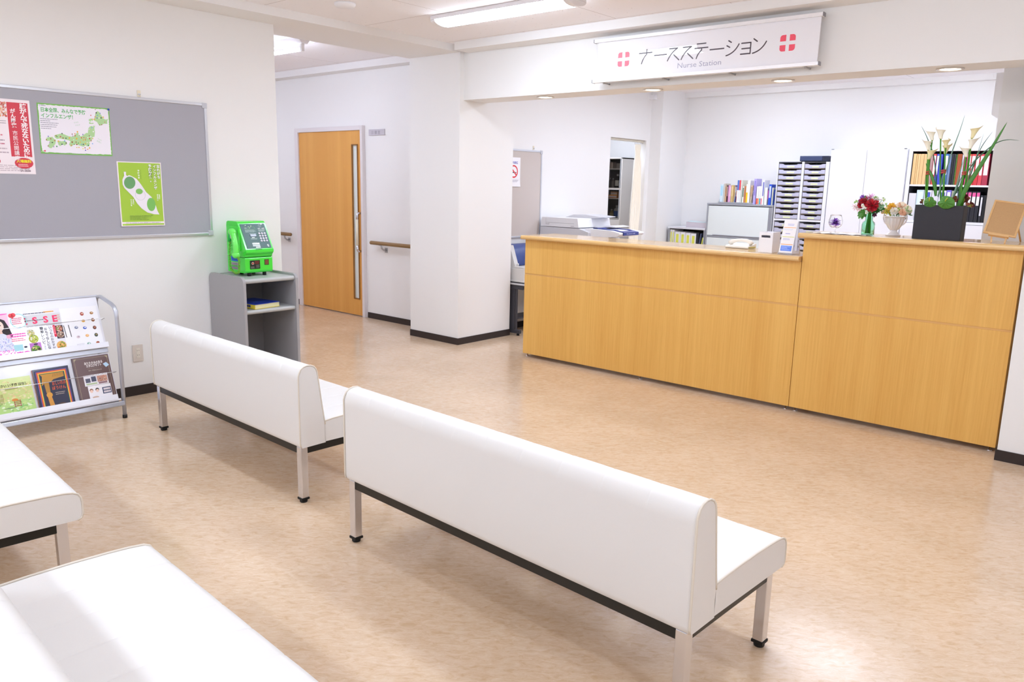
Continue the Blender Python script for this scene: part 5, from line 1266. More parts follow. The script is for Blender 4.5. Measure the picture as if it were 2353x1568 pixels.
for i, (c0, lean, c, lab, h) in enumerate(((528, 0.25, '20242c', 'upright black binder right of the yellow labelled files', 0.26), (562, 0.30, '4a5270', 'blue grey binder leaning in the low grey shelf', 0.25), (592, 0.33, 'd4d85c', 'yellow folder leaning at the right end of the low shelf', 0.20))):
    a = on_y(1500 + c0 / 5.229, 560, YF + 0.02)
    M = Matrix.Translation((a.x - (0.030 if i else 0.016), YF + 0.02, zf + (0.010 if i else 0))) @ Matrix.Rotation(lean * 0.45 if i else 0.0, 4, 'Y')
    s = MB(M).box(0, 0.016 if i else 0.036, 0, 0.24, 0, h, mat('file_' + c, c, 0.4)); tag(s.build('binder', None), lab, 'binder')
# papers tray on it
t = thing('letter_tray', 'clear plastic tray with pale blue papers on the low grey shelf', 'tray', (-4.99, 9.47, 1.0465))
a = on_y(1577, 520, 9.36)
s = MB().box(-5.12, -4.83, 9.36, 9.60, 1.0465, 1.050, mat('tray_clear', 'e6dde4', 0.25, alpha=0.6)); s.box(-5.12, -5.117, 9.36, 9.60, 1.05, 1.115, MATS['tray_clear']); s.box(-4.833, -4.83, 9.36, 9.60, 1.05, 1.115, MATS['tray_clear']); s.box(-5.117, -4.833, 9.36, 9.363, 1.05, 1.115, MATS['tray_clear']); s.box(-5.117, -4.833, 9.597, 9.60, 1.05, 1.115, MATS['tray_clear'])
s.build('tray', t)
s = MB().grid(lambda u, v: (-5.115 + 0.275 * u, 9.366 + 0.22 * v, 1.118 - 0.012 * u + 0.01 * math.sin(PI * v)), 5, 5, ink('cfe6ea')); s.build('papers', t, label='pale blue papers')
# pale cabinet
t = thing('office_cabinet', 'grey framed cabinet with pale mint doors behind the low counter', 'cabinet', (-4.37, 9.48, 0))
c0, c1 = -4.806, -3.935
s = MB().box(c0, c0 + 0.020, YF, 9.68, 0, 1.345, CGR); s.box(c1 - 0.020, c1, YF, 9.68, 0, 1.345, CGR); s.box(c0, c1, 9.67, 9.68, 0, 1.345, CGR); s.box(c0, c1, YF, 9.68, 0, 0.05, CGR); s.build('frame', t, 0.001)
MB().box(c0 - 0.002, c1 + 0.002, YF - 0.003, 9.68, 1.346, 1.368, CGR).build('top_panel', t, 0.003)
MB().box(c0 + 0.02, c1 - 0.02, YF, 9.67, 0.945, 0.962, CGR).build('shelf', t)
for a, b in ((0.966, 1.338), (0.055, 0.940)):
    dr = MB().box(c0 + 0.021, c1 - 0.055, YF + 0.002, YF + 0.016, a, b, PALE).build('door', t, 0.002)
    MB().box(c0 + 0.10, c1 - 0.13, YF - 0.004, YF + 0.0015, a, a + 0.012, CGR).build('handle', dr, 0.001)
MB().box(c1 - 0.052, c1 - 0.021, YF + 0.002, YF + 0.03, 0.055, 1.34, mat('cabinet_post', '8e9098', 0.4)).build('post', t)
# rack with books on it
BZ = 1.3685
t = thing('book_rack', 'silver desktop book rack on top of the pale cabinet', 'book rack', (-4.44, 9.42, BZ))
MB().box(-4.675, -4.215, 9.33, 9.52, BZ + 0.0005, BZ + 0.018, mat('rack_silver2', 'b4b6bc', 0.35, metal=0.6)).build('base', t, 0.003)
for x in (-4.668, -4.47, -4.245):
    pts = [(x, 9.345, BZ + 0.018)] + [(x + 0.030 * (k / 6) ** 1.5, 9.350 - 0.002 * k / 6, BZ + 0.018 + 0.15 * math.sin(PI / 2 * k / 6)) for k in range(1, 7)]
    if x == -4.668:
        s = MB(); s.prism([(9.345, BZ + 0.019), (9.50, BZ + 0.019), (9.50, BZ + 0.165), (9.44, BZ + 0.150), (9.38, BZ + 0.10)], 0, x - 0.006, x - 0.003, MATS['rack_silver2']); s.build('end_plate', t)
    else:
        MB().tube(pts, 0.004, CHROME, 8).build('divider', t)
books = [  # crop px left, right, top, colour, second colour, label
    (385, 440, 300, 'd5e6ee', 'a8d4e8', 'pale blue book at the left end of the rack'),
    (444, 466, 290, 'cfc8bc', None, 'greyish beige book beside the pale blue one'),
    (468, 486, 330, 'e0b890', 'c08860', 'thin peach book beside the dark maroon one'),
    (489, 513, 318, '4a2430', 'c0a8a8', 'dark maroon book in the left part of the rack'),
    (516, 536, 318, 'e8a8d4', None, 'pink book right of the dark maroon one'),
    (538, 556, 320, 'e8c0e0', 'f4dcec', 'lighter pink book, second of the two pink ones'),
    (560, 598, 316, 'd0b478', 'e4cc94', 'khaki yellow book right of the pink ones'),
    (600, 622, 318, 'b89868', None, 'tan book behind the first curved divider'),
    (624, 638, 318, '3c68a8', 'e8ecf4', 'narrow blue and white book right of the first divider'),
    (640, 656, 322, '7c2830', 'd8b0a8', 'narrow dark red book before the tall white ones'),
    (660, 690, 236, 'eef0f4', '5a74c0', 'tall white folder with a blue top mark'),
    (692, 716, 236, 'f0eef0', 'e04858', 'tall white folder with a red top mark'),
    (718, 738, 236, 'd8dcd0', None, 'tall grey white folder right of the red marked one'),
    (741, 764, 336, 'eef2ee', '3a6848', 'short white book with a green edge'),
    (766, 798, 330, 'c4845c', 'b07448', 'terracotta brown book in the middle of the row'),
    (801, 828, 300, 'f2c818', 'f6f4ec', 'white book with a bright yellow lower half'),
    (832, 866, 240, 'eeeef2', None, 'tall white folder right of the yellow and white book'),
    (870, 903, 320, 'd4bc9c', 'b89878', 'beige book at the right end of the rack')]
def shelf_book(lab, x0, x1, zt, zb, Y, c, c2, grp, half=False, name='book', dep=0.15, cat='book'):
    b = thing(name, lab, cat, ((x0 + x1) / 2, Y + dep / 2, zb), 0, grp)
    g = 0.0006
    MB().box(x0 + g, x1 - g, Y, Y + dep, zb, zt, mat('spine_' + c, c, 0.4)).build('cover' if name == 'book' else 'case', b, 0.001)
    if c2:
        h = zt - zb; s = MB()
        if half: s.box(x0 + g, x1 - g, Y - 0.0007, Y - 0.0001, zb + h * 0.55, zt - 0.001, ink(c2))
        else: s.box(x0 + (x1 - x0) * 0.22, x1 - (x1 - x0) * 0.22, Y - 0.0007, Y - 0.0001, zb + h * 0.35, zt - h * 0.08, ink(c2))
        s.build('spine_label', b)
    return b
def c1px(x, y): return (1600 + x / 6.92, 380 + y / 6.92)
for (a, b, tp_, c, c2, lab) in books:
    Y = 9.36; P0 = on_y(*c1px(a, tp_), Y); P1 = on_y(*c1px(b, tp_), Y)
    shelf_book(lab, P0.x, P1.x, P0.z, BZ + 0.0185, Y, c, c2, 'books in the desktop rack', half=('top mark' in lab or 'yellow lower' in lab))
books2 = [(925, 963, 214, 'b4a8e0', '8c80c8', 'tall lavender spiral file right of the rack'),
    (966, 994, 335, 'eceaee', 'e8502c', 'first of the white booklets with coloured feet, orange one'),
    (996, 1012, 332, 'f0f0f2', 'f0a030', 'second of the white booklets with coloured feet, amber one'),
    (1014, 1036, 332, 'eceef0', '30a8c0', 'third of the white booklets with coloured feet, turquoise one'),
    (1038, 1060, 330, 'f2f0f2', 'e87080', 'fourth of the white booklets with coloured feet, pink one'),
    (1063, 1092, 236, 'f0f0f4', '5a60b0', 'tall white file with a small blue mark'),
    (1094, 1138, 355, 'eef0f0', None, 'plain white file left of the bright blue binder'),
    (1140, 1158, 378, '5c5a64', 'c850a0', 'narrow dark file touching the bright blue binder'),
    (1161, 1206, 304, '1f50cc', 'c8d4f4', 'bright blue binder near the drawer tower'),
    (1208, 1232, 356, 'c8ccc0', None, 'pale file holder right of the bright blue binder'),
    (1234, 1254, 385, '1c3c8c', None, 'dark blue file next to the drawer tower')]
for (a, b, tp_, c, c2, lab) in books2:
    Y = 9.335; P0 = on_y(*c1px(a, tp_), Y); P1 = on_y(*c1px(b, tp_), Y)
    bo = shelf_book(lab, P0.x, P1.x, P0.z, BZ, Y, c, None if 'feet' in lab else c2, 'files standing on the pale cabinet', half=False)
    if 'feet' in lab:
        MB().box(P0.x + 0.003, P1.x - 0.001, Y - 0.0007, Y - 0.0001, BZ + 0.005, BZ + 0.075, ink(c2)).build('spine_label', bo, label='coloured foot of the spine')

# drawer tower with letter trays
TWH = mat('tower_white', 'e2e4ec', 0.35); TSH = mat('tower_shelf_edge', '8a7866', 0.5); TRAY = mat('tray_smoke', 'b9b9cd', 0.3)
t = thing('drawer_tower', 'tall white tower with two columns of shallow paper drawers', 'cabinet', (-3.615, 9.48, 0))
x0, x1 = -3.925, -3.318
s = MB().box(x0, x0 + 0.012, YF, 9.66, 0, 1.878, TWH); s.box(x1 - 0.040, x1, YF, 9.66, 0, 1.878, TWH); s.build('side_panel', t, 0.001)
MB().box(-3.634, -3.606, YF, 9.66, 0, 1.878, TWH).build('middle_post', t, 0.001)
MB().box(x0 + 0.012, x1 - 0.04, 9.65, 9.66, 0, 1.878, TWH).build('back_panel', t)
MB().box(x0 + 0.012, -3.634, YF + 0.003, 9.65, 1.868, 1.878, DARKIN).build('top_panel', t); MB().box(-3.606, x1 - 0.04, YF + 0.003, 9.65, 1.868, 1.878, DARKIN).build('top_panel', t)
MB().box(x0 + 0.0125, -3.6345, YF - 0.001, 9.64, 1.192, 1.212, TWH).build('crossbar', t); MB().box(-3.6055, x1 - 0.0405, YF - 0.001, 9.64, 1.192, 1.212, TWH).build('crossbar', t)
proto = None
cols = ((x0 + 0.013, -3.635), (-3.605, x1 - 0.041))
def tray_mesh(a, w, zb):
    s = MB(); h = 0.050; y = YF + 0.008
    # front with a scooped rim
    pr = [(a + 0.006, zb + 0.004), (a + w - 0.006, zb + 0.004), (a + w - 0.004, zb + h), (a + w * 0.82, zb + h), (a + w * 0.74, zb + h * 0.72), (a + w * 0.26, zb + h * 0.72), (a + w * 0.18, zb + h), (a + 0.004, zb + h)]
    s.prism(pr, 1, y, y + 0.004, TRAY); s.box(a + 0.006, a + w - 0.006, y + 0.004, y + 0.32, zb + 0.004, zb + 0.007, TRAY)
    s.box(a + 0.014, a + w - 0.014, y + 0.006, y + 0.30, zb + 0.007, zb + h * 0.78, PAPER)
    tr = s.build('drawer', t)
    MB().box(a + w * 0.36, a + w * 0.68, y - 0.0012, y - 0.0002, zb + 0.010, zb + 0.026, ink('dfe6b4')).build('label_strip', tr, label='pale yellow label')
    return tr
pitch = 0.0653
rows = [1.868 - pitch * (i + 1) for i in range(10)] + [1.186 - pitch * (i + 1) for i in range(7)]
for ci, (a, b) in enumerate(cols):
    p0 = None
    for z in rows:
        MB().box(a, b, YF + 0.002, 9.64, z - 0.0045, z, TSH).build('divider_shelf', t)
        if p0 is None: p0 = tray_mesh(a, b - a, z); zb0 = z
        else:
            c = copy_tree(p0, t); c.location = (p0.location.x, p0.location.y, p0.location.z + (z - zb0))
s = MB().box(x0 + 0.02, x1 - 0.02, YF + 0.01, 9.6, 0.0, 0.68, TWH); s.build('base_cabinet', t, 0.003)
# recorder on top
REC = mat('recorder_navy', '2b3350', 0.3)
t = thing('recorder', 'flat dark blue electronic box on top of the drawer tower', 'recorder', (-3.51, 9.45, 1.8785))
s = MB().box(-3.672, -3.345, 9.315, 9.56, 1.884, 1.945, REC); s.build('case', t, 0.003)
MB().box(-3.668, -3.412, 9.309, 9.3148, 1.889, 1.939, mat('recorder_face', '3b4668', 0.2)).build('front_panel', t, 0.002)
s = MB()
for k in range(5): s.box(-3.400 + 0.011 * k, -3.395 + 0.011 * k, 9.3135, 9.3148, 1.893, 1.935, mat('vent_dark', '11141e', 0.5))
s.build('vent', t)
for x in (-3.65, -3.37): MB().box(x - 0.01, x + 0.01, 9.33, 9.54, 1.8785, 1.884, RUBBER).build('foot', t)

# tall white cabinet
WC = mat('white_cabinet', 'e6e6ec', 0.3)
t = thing('white_cabinet', 'tall white two door cabinet between the drawer tower and the bookcase', 'cabinet', (-2.9, 9.48, 0))
MB().box(-3.312, -2.500, YF + 0.02, 9.68, 0, 2.012, WC).build('carcass', t, 0.002)
for a, b in ((-3.310, -2.9225), (-2.9195, -2.504)):
    dr = MB().box(a, b, YF, YF + 0.0195, 0.06, 2.008, WC).build('door', t, 0.002)
    MB().box((b - 0.03) if b < -2.8 else (a + 0.015), (b - 0.015) if b < -2.8 else (a + 0.03), YF - 0.012, YF - 0.0002, 0.95, 1.10, ALU).build('handle', dr, 0.002)
for x in (-3.30, -2.53): MB().box(x - 0.012, x + 0.012, YF + 0.002, YF + 0.02, 2.012, 2.018, mat('hinge_grey', '7a7a82', 0.4)).build('hinge', t)

# bookcase with open upper shelves
t = thing('bookcase', 'white bookcase with two open shelves of files behind the flowers', 'bookcase', (-2.07, 9.48, 0))
b0, b1 = -2.490, -1.640
s = MB().box(b0, b0 + 0.038, YF, 9.68, 0, 2.012, WC); s.box(b1 - 0.04, b1, YF, 9.68, 0, 2.012, WC); s.box(b0 + 0.038, b1 - 0.04, YF, 9.68, 1.985, 2.012, WC); s.build('carcass', t, 0.001)
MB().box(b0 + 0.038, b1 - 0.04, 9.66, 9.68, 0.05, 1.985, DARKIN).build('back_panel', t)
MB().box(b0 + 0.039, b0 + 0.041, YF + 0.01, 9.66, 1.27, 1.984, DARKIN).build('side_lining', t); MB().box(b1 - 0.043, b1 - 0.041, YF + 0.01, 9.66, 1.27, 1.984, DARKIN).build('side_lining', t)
MB().box(b0 + 0.0415, b1 - 0.0435, YF + 0.002, 9.66, 1.622, 1.640, WC).build('shelf', t); MB().box(b0 + 0.038, b1 - 0.04, YF - 0.002, 9.66, 1.238, 1.264, WC).build('shelf', t)
for a, b in ((b0 + 0.002, -2.067), (-2.063, b1 - 0.002)): MB().box(a, b, YF - 0.018, YF - 0.0025, 0.06, 1.234, WC).build('door', t, 0.002)
def zpx(x, y): return (2080 + x / 7.468, 330 + y / 7.468)
top = [(150, 204, 175, 'e2bc84', None, 'leftmost of the five tan cardboard folders'), (206, 232, 178, 'dcb47c', None, 'second tan cardboard folder, a thin one'), (234, 271, 178, 'e4be88', None, 'third tan cardboard folder'), (273, 333, 178, 'deb680', None, 'fourth tan cardboard folder, a broad one'), (336, 392, 180, 'e0b884', None, 'rightmost of the five tan cardboard folders'),
    (396, 436, 185, 'c9a48c', None, 'brownish folder right of the tan ones'), (440, 490, 182, 'a88484', None, 'dusty mauve folder left of the red and white one'), (496, 545, 178, 'd84848', 'f0e8ea', 'red folder with a white spine, left part of the top shelf'), (552, 596, 180, '4c58c8', 'd8dcf4', 'blue folder with a tall pale label, upper shelf'), (600, 655, 184, '3a48b8', None, 'plain royal blue folder on the upper shelf'),
    (690, 758, 178, '3a6ea8', 'e8eef8', 'broad steel blue binder with a white upper label'), (762, 806, 180, '6a7ca0', None, 'slate blue folder on the upper shelf'), (809, 848, 180, '1e2028', None, 'black binder right of the slate blue folder'), (851, 884, 184, '2c2e34', None, 'dark grey binder, second of the black pair'), (887, 906, 186, '4c7a2c', None, 'thin green folder beside the brown one'), (909, 986, 180, '9c4a24', None, 'broad rust brown binder in the middle of the upper shelf'),
    (990, 1022, 186, 'c4c0ca', None, 'light grey folder behind the calla flower'), (1026, 1062, 184, '8c2434', None, 'dark red folder behind the calla flower'), (1070, 1106, 182, 'e0388c', None, 'bright magenta folder on the upper shelf'), (1109, 1146, 182, 'e0603c', 'ece4e8', 'orange folder with a white label'), (1150, 1225, 182, 'd83c40', 'ece6ea', 'broad red folder with a white label, left of two'), (1229, 1296, 184, 'c8323c', 'e8e2e6', 'broad red folder with a white label, right of two'), (1300, 1366, 184, 'd04450', 'eee6ea', 'broad light red folder near the shelf end'), (1370, 1470, 178, 'a83048', 'f0e8ec', 'broadest crimson folder at the right end of the upper shelf')]
def row(items, zb, Y, grp, nm, cat):
    for (a, b, tp_, c, c2, lab) in items:
        # read the position at the foot of the files, straight below their tops
        P0 = on_y(*zpx(a, tp_), Y); P1 = on_y(*zpx(b, tp_), Y)
        bo = thing(nm, lab, cat, ((P0.x + P1.x) / 2, Y + 0.11, zb), 0, grp)
        MB().box(P0.x + 0.0006, P1.x - 0.0006, Y, Y + 0.24, zb, P0.z, mat('spine_' + c, c, 0.4)).build('case', bo, 0.001)
        if c2:
            w = P1.x - P0.x; h = P0.z - zb
            MB().box(P0.x + w * 0.15, P1.x - w * 0.15, Y - 0.0007, Y - 0.0001, zb + h * 0.32, P0.z - h * 0.06, ink(c2)).build('spine_label', bo)
row(top, 1.6405, YF + 0.012, 'folders on the upper shelf of the bookcase', 'folder', 'folder')
low = [(70, 195, 850, 'd6d6dc', None, 'short wide white box at the left of the lower shelf'), (205, 328, 795, 'c4d8e4', 'd8ecf2', 'broad pale blue binder on the lower shelf'), (335, 460, 800, 'd8d8e0', '3c50b8', 'white binder with a blue label, left of the stems'), (465, 580, 806, 'd0d0d8', None, 'plain pale grey binder between the two blue labelled ones'), (585, 712, 806, 'd8d8e2', '4450b0', 'white binder with a blue label, behind the middle stems'), (716, 798, 800, '7468c8', 'e4e4f0', 'purple topped white binder on the lower shelf'), (802, 850, 812, '9ca48c', None, 'grey green file right of the purple topped binder'), (854, 915, 818, '54606c', 'd0d4e0', 'narrow slate binder behind the long leaves'), (920, 1000, 822, '3a3c48', None, 'charcoal binder behind the right stems'), (1004, 1078, 822, '24262e', None, 'black binder left of the pink topped ones'),
    (1082, 1150, 822, '1c1e28', 'e85898', 'first black binder with a pink top'), (1154, 1228, 828, '1c1e28', 'e85898', 'second black binder with a pink top'), (1232, 1296, 828, '1c1e28', 'e85898', 'third black binder with a pink top'), (1300, 1345, 890, '2a2c34', 'd8d8de', 'lower black binder with a grey label'), (1349, 1400, 892, '14161c', None, 'black binder at the right end of the lower shelf')]
for (a, b, tp_, c, c2, lab) in low:
    Y = YF + 0.012; P0 = on_y(*zpx(a, tp_), Y); P1 = on_y(*zpx(b, tp_), Y); w = P1.x - P0.x; h = P0.z - 1.2645
    bo = thing('binder', lab, 'binder', ((P0.x + P1.x) / 2, Y + 0.11, 1.2645), 0, 'binders on the lower shelf of the bookcase')
    MB().box(P0.x + 0.0006, P1.x - 0.0006, Y, Y + 0.24, 1.2645, P0.z, mat('spine_' + c, c, 0.4)).build('case', bo, 0.001)
    if 'pink top' in lab:
        s = MB().box(P0.x + w * 0.12, P1.x - w * 0.12, Y - 0.0007, Y - 0.0001, P0.z - 0.05, P0.z - 0.010, ink('e85898')); s.box(P0.x + w * 0.12, P1.x - w * 0.12, Y - 0.0007, Y - 0.0001, P0.z - 0.14, P0.z - 0.05, ink('f0eef2')); s.build('spine_label', bo, label='pink and white label')
    elif c2:
        blue = 'blue label' in lab
        MB().box(P0.x + w * 0.18, P1.x - w * 0.18, Y - 0.0007, Y - 0.0001, P0.z - (0.075 if blue else h * 0.75), P0.z - 0.02, ink(c2)).build('spine_label', bo)

# small fittings high up in the station
p = on_y(1487, 212, 9.045); q = on_y(1511, 204, 9.045)
s = MB().box(p.x, q.x, 8.98, 9.048, 2.642, 2.70, WHITEP); tag(s.build('wall_speaker', None, 0.004), 'small white box high on the column behind the counter', 'wall speaker')
p = on_y(2284, 247, 6.10); q = on_y(2304, 168, 6.10)
s = MB().prism([(p.x - 0.03, 2.075), (-1.137, 2.045), (-1.137, 2.34), (p.x - 0.03, 2.34)], 1, 6.205, 6.29, WHITEP); tag(s.build('pipe_cover', None, 0.003), 'white vertical cover box at the edge of the right partition', 'cover box')
# ============================================================ ON THE COUNTER
ZL, ZH = 1.1055, 1.2665
# white box with a slot
t = thing('tissue_box', 'white upright box with a slotted hand hole on the low counter', 'box', (-2.355, 5.55, ZL))
y0, y1, x0, x1, z1 = 5.478, 5.61, -2.405, -2.302, 1.252
s = MB(); WB = mat('box_white', 'f0eff4', 0.4)
# front wall with a real hole
s.box(x0, x1, y0, y0 + 0.003, ZL, 1.213, WB); s.box(x0, x1, y0, y0 + 0.003, 1.229, z1, WB); s.box(x0, x0 + 0.018, y0, y0 + 0.003, 1.213, 1.229, WB); s.box(x1 - 0.020, x1, y0, y0 + 0.003, 1.213, 1.229, WB)
s.box(x0, x0 + 0.003, y0 + 0.003, y1, ZL, z1, WB); s.box(x1 - 0.003, x1, y0 + 0.003, y1, ZL, z1, WB); s.box(x0 + 0.003, x1 - 0.003, y1 - 0.003, y1, ZL, z1, WB); s.box(x0 + 0.003, x1 - 0.003, y0 + 0.003, y1 - 0.003, ZL, ZL + 0.003, WB)
s.build('case', t, 0.0008)
MB().box(x0 + 0.004, x1 - 0.004, y0 + 0.012, y1 - 0.004, 1.238, 1.246, ink('dcdcf0')).build('contents', t, label='pale papers inside')
# leaflet stand
t = thing('leaflet_stand', 'clear stand holding a tall white leaflet with a blue panel', 'leaflet stand', (-2.17, 5.50, ZL))
CL = mat('acrylic_clear', 'f4f4fa', 0.05, trans=0.85, ior=1.2)
bl, br = Vector((-2.243, 5.455, ZL + 0.012)), Vector((-2.147, 5.455, ZL + 0.012))
tl = on_y(1799, 505, 5.52); tr = on_y(1836, 508, 5.52)
up = Vector((0, tl.y - bl.y, tl.z - bl.z)); UL = up.length
M = _axes(bl, (1, 0, 0), up); wl = br.x - bl.x
MB(M).box(-0.002, wl + 0.002, -0.004, UL - 0.004, -0.003, -0.0012, CL).build('back_plate', t)
s = MB().prism([(5.45, ZL), (5.60, ZL), (5.60, ZL + 0.002), (5.45, ZL + 0.010)], 0, -2.247, -2.143, CL); s.prism([(5.585, ZL + 0.002), (5.60, ZL + 0.002), (tl.y + 0.004, tl.z - 0.01), (tl.y, tl.z - 0.01)], 0, -2.245, -2.145, CL); s.build('foot_plate', t)
lf = MB(M).box(0, wl, 0, UL, -0.001, 0, PAPER); lf.T = M
lf.rect(wl * 0.10, wl * 0.92, UL * 0.055, UL * 0.215, ink('5c86ec'), 0.0003); lf.lines(wl * 0.16, wl * 0.86, UL * 0.08, UL * 0.20, 4, ink('b4c8fa'), 0.0006, 0.4, 3, 0.4)
for f, c in ((0.245, 'f0a24c'), (0.475, 'dce084'), (0.760, 'f6b878')): lf.rect(wl * 0.06, wl * 0.94, UL * f, UL * f + 0.0045, ink(c), 0.0003)
lf.lines(wl * 0.15, wl * 0.75, UL * 0.38, UL * 0.44, 2, ink('a4a4dc'), 0.0003, 0.4, 5, 0.3); lf.lines(wl * 0.25, wl * 0.60, UL * 0.565, UL * 0.60, 1, ink('8a80d4'), 0.0003, 0.5, 6, 0); lf.lines(wl * 0.30, wl * 0.80, UL * 0.82, UL * 0.89, 2, ink('a8a8e4'), 0.0003, 0.4, 7, 0.1); lf.lines(wl * 0.10, wl * 0.8, UL * 0.68, UL * 0.73, 2, ink('c4cce8'), 0.0003, 0.3, 8, 0.3)
lf.build('leaflet', t, label='white leaflet with coloured bands')

# desk telephone at the back of the low worktop
OW = mat('telephone_cream', 'ece8e0', 0.35)
tc_ = on_z(1700, 573, ZL)
t = thing('desk_telephone', 'cream desk telephone behind the low counter edge', 'telephone', (-2.66, 5.76, ZL))
xc = on_y(1704, 568, 5.76).x
s = MB().prism([(5.69, ZL), (5.835, ZL), (5.835, ZL + 0.034), (5.69, ZL + 0.018)], 0, xc - 0.10, xc + 0.085, OW); s.build('base', t, 0.006)
MB().box(xc + 0.0855, xc + 0.087, 5.70, 5.82, ZL + 0.002, ZL + 0.014, ink('c4b868')).build('side_label', t, label='yellow strip')
pts = [(xc - 0.095, 5.755, ZL + 0.030), (xc - 0.075, 5.755, ZL + 0.046), (xc - 0.04, 5.755, ZL + 0.056), (xc, 5.755, ZL + 0.060), (xc + 0.04, 5.755, ZL + 0.058), (xc + 0.07, 5.755, ZL + 0.048), (xc + 0.082, 5.755, ZL + 0.032)]
MB().tube(pts, [0.020, 0.017, 0.013, 0.012, 0.013, 0.018, 0.020], OW, 14).build('handset', t)

# lace mat and brandy glass
lc = on_z(1925, 539, ZH)
MT = mat('lace_white', 'f4f2f2', 0.8)
s = MB(); cx, cy = -1.835, 5.50
def lace(u, v):
    a = u * 2 * PI; R = 0.165 * (1 + 0.07 * math.cos(12 * a)) * v
    return (cx + R * math.cos(a) * 1.12, cy + R * math.sin(a) * 0.62, ZH + 0.001 + 0.004 * v * abs(math.sin(6 * a)) * (1 if v > 0.8 else 0))
s.grid(lace, 96, 8, MT); m_ = s.build('lace_mat'); tag(m_, 'white scalloped lace mat under the brandy glass', 'mat'); so = m_.modifiers.new('s', 'SOLIDIFY'); so.thickness = 0.001
GLASS = mat('clear_glass', 'ffffff', 0.0, trans=1.0, ior=1.15)
gx = on_y(1919, 520, 5.50).x; gz = ZH + 0.0062
t = thing('brandy_glass', 'stemmed glass bowl with a purple flower on the lace mat', 'glass', (gx, 5.50, gz))
o_ = [(0.0, 0.0), (0.030, 0.0), (0.031, 0.002), (0.006, 0.005), (0.004, 0.012), (0.005, 0.026), (0.022, 0.034), (0.038, 0.048), (0.0455, 0.066), (0.044, 0.086), (0.037, 0.108), (0.034, 0.120)]
i_ = [(0.0328, 0.120), (0.0358, 0.108), (0.0425, 0.086), (0.044, 0.066), (0.0365, 0.049), (0.021, 0.0365), (0.0, 0.034)]
MB().lathe(o_ + i_, GLASS, 32, (gx, 5.50, gz), cap=False).build('bowl', t)
def bloom(mb, c, r, m, n=40, seed=0, up=Vector((0, 0, 1)), curl=0.25, ruff=0.12, m2=None, wide=0.62):
    """a head of many curved petals around a centre"""
    rnd = random.Random(seed); c = Vector(c); up = Vector(up).normalized()
    ax = up.cross(Vector((0.31, 0.82, 0.17))).normalized(); ay = up.cross(ax)
    for i in range(n):
        f = (i + 0.5) / n; ph = i * 2.39996 + rnd.uniform(-0.2, 0.2); el = math.acos(1 - 1.15 * f)      # 0 = pole
        d = (up * math.cos(el) + (ax * math.cos(ph) + ay * math.sin(ph)) * math.sin(el)).normalized()
        side = d.cross(up); side = side.normalized() if side.length > 1e-3 else ax
        R = r * rnd.uniform(0.85, 1.08); w = r * wide * (0.45 + 0.55 * f)
        base = c + d * R * 0.15; tip = c + d * R; out = side.cross(d)
        vs = []
        for a in range(4):
            t_ = a / 3; p = base.lerp(tip, t_) + out * (-curl * r * t_ * t_)
            ww = w * (0.35 + 0.65 * math.sin(PI * (0.15 + 0.6 * t_)))
            for b in range(4):
                q = (b / 3 - 0.5); vs.append(p + side * (q * ww) + d * (ruff * r * rnd.uniform(-1, 1) * t_) - out * (abs(q) * 0.25 * ww))
        fs = [(a * 4 + b, a * 4 + b + 1, (a + 1) * 4 + b + 1, (a + 1) * 4 + b) for a in range(3) for b in range(3)]
        mb.add(vs, fs, (m2 if (m2 and i % 3 == 0) else m), True)
PUR = mat('petal_purple', 'b274e4', 0.5, sss=0.2); PUR2 = mat('petal_violet', '6a3aa8', 0.5)
s = MB(); bloom(s, (gx, 5.50, gz + 0.066), 0.037, PUR, 44, 3, m2=PUR2); f = s.build('purple_flower', t, label='purple artificial flower')
s = MB(); bloom(s, (gx, 5.50, gz + 0.046), 0.014, mat('petal_soft_pink', 'e8b8dc', 0.5), 16, 5, up=(0, 0, -1)); s.build('pink_petals', f)

# ---------------------------------------------------------------- flowers helpers
LEAF = mat('leaf_green', '4f8a34', 0.45); LEAF2 = mat('leaf_dark_green', '2f6a30', 0.45); LEAF3 = mat('leaf_pale_green', 'a8cc7c', 0.45); STEM = mat('stem_green', '4c9a28', 0.4)
def leaf(mb, base, tip, w, m, droop=0.0, n=8, normal=(0, -1, 0.4), fold=0.15, shape=1.0):
    base = Vector(base); tip = Vector(tip); d = (tip - base); N = Vector(normal); side = d.cross(N).normalized(); N = side.cross(d).normalized()
    def fn(u, v):
        t_ = u; k = math.sin(PI * min(1, t_ ** shape)) ** 0.8 if shape else 1
        q = (v - 0.5) * 2
        return base + d * t_ + side * (q * w / 2 * k) + Vector((0, 0, -droop * t_ * t_)) + N * (fold * w * abs(q) * k)
    mb.grid(fn, n, 4, m)
def blade(mb, pts, w, m, n=20, twist=0.3, facing=(0, -1, 0.1), th=0.0):
    """strap leaf along points with a central crease"""
    P = [Vector(p) for p in pts]
    def fn(u, v):
        c = cr(P, u); d = (cr(P, min(u + 0.02, 1)) - cr(P, max(u - 0.02, 0))).normalized(); F = Vector(facing)
        side = d.cross(F).normalized(); k = min(1.0, 0.55 + u * 2.0) * (1 - u ** 2.2) ** 0.75 if u < 0.999 else 0.02
        q = (v - 0.5) * 2
        return c + side * (q * w / 2 * k) + F * (0.25 * w * (1 - abs(q)) * k)
    mb.grid(fn, n, 4, m)

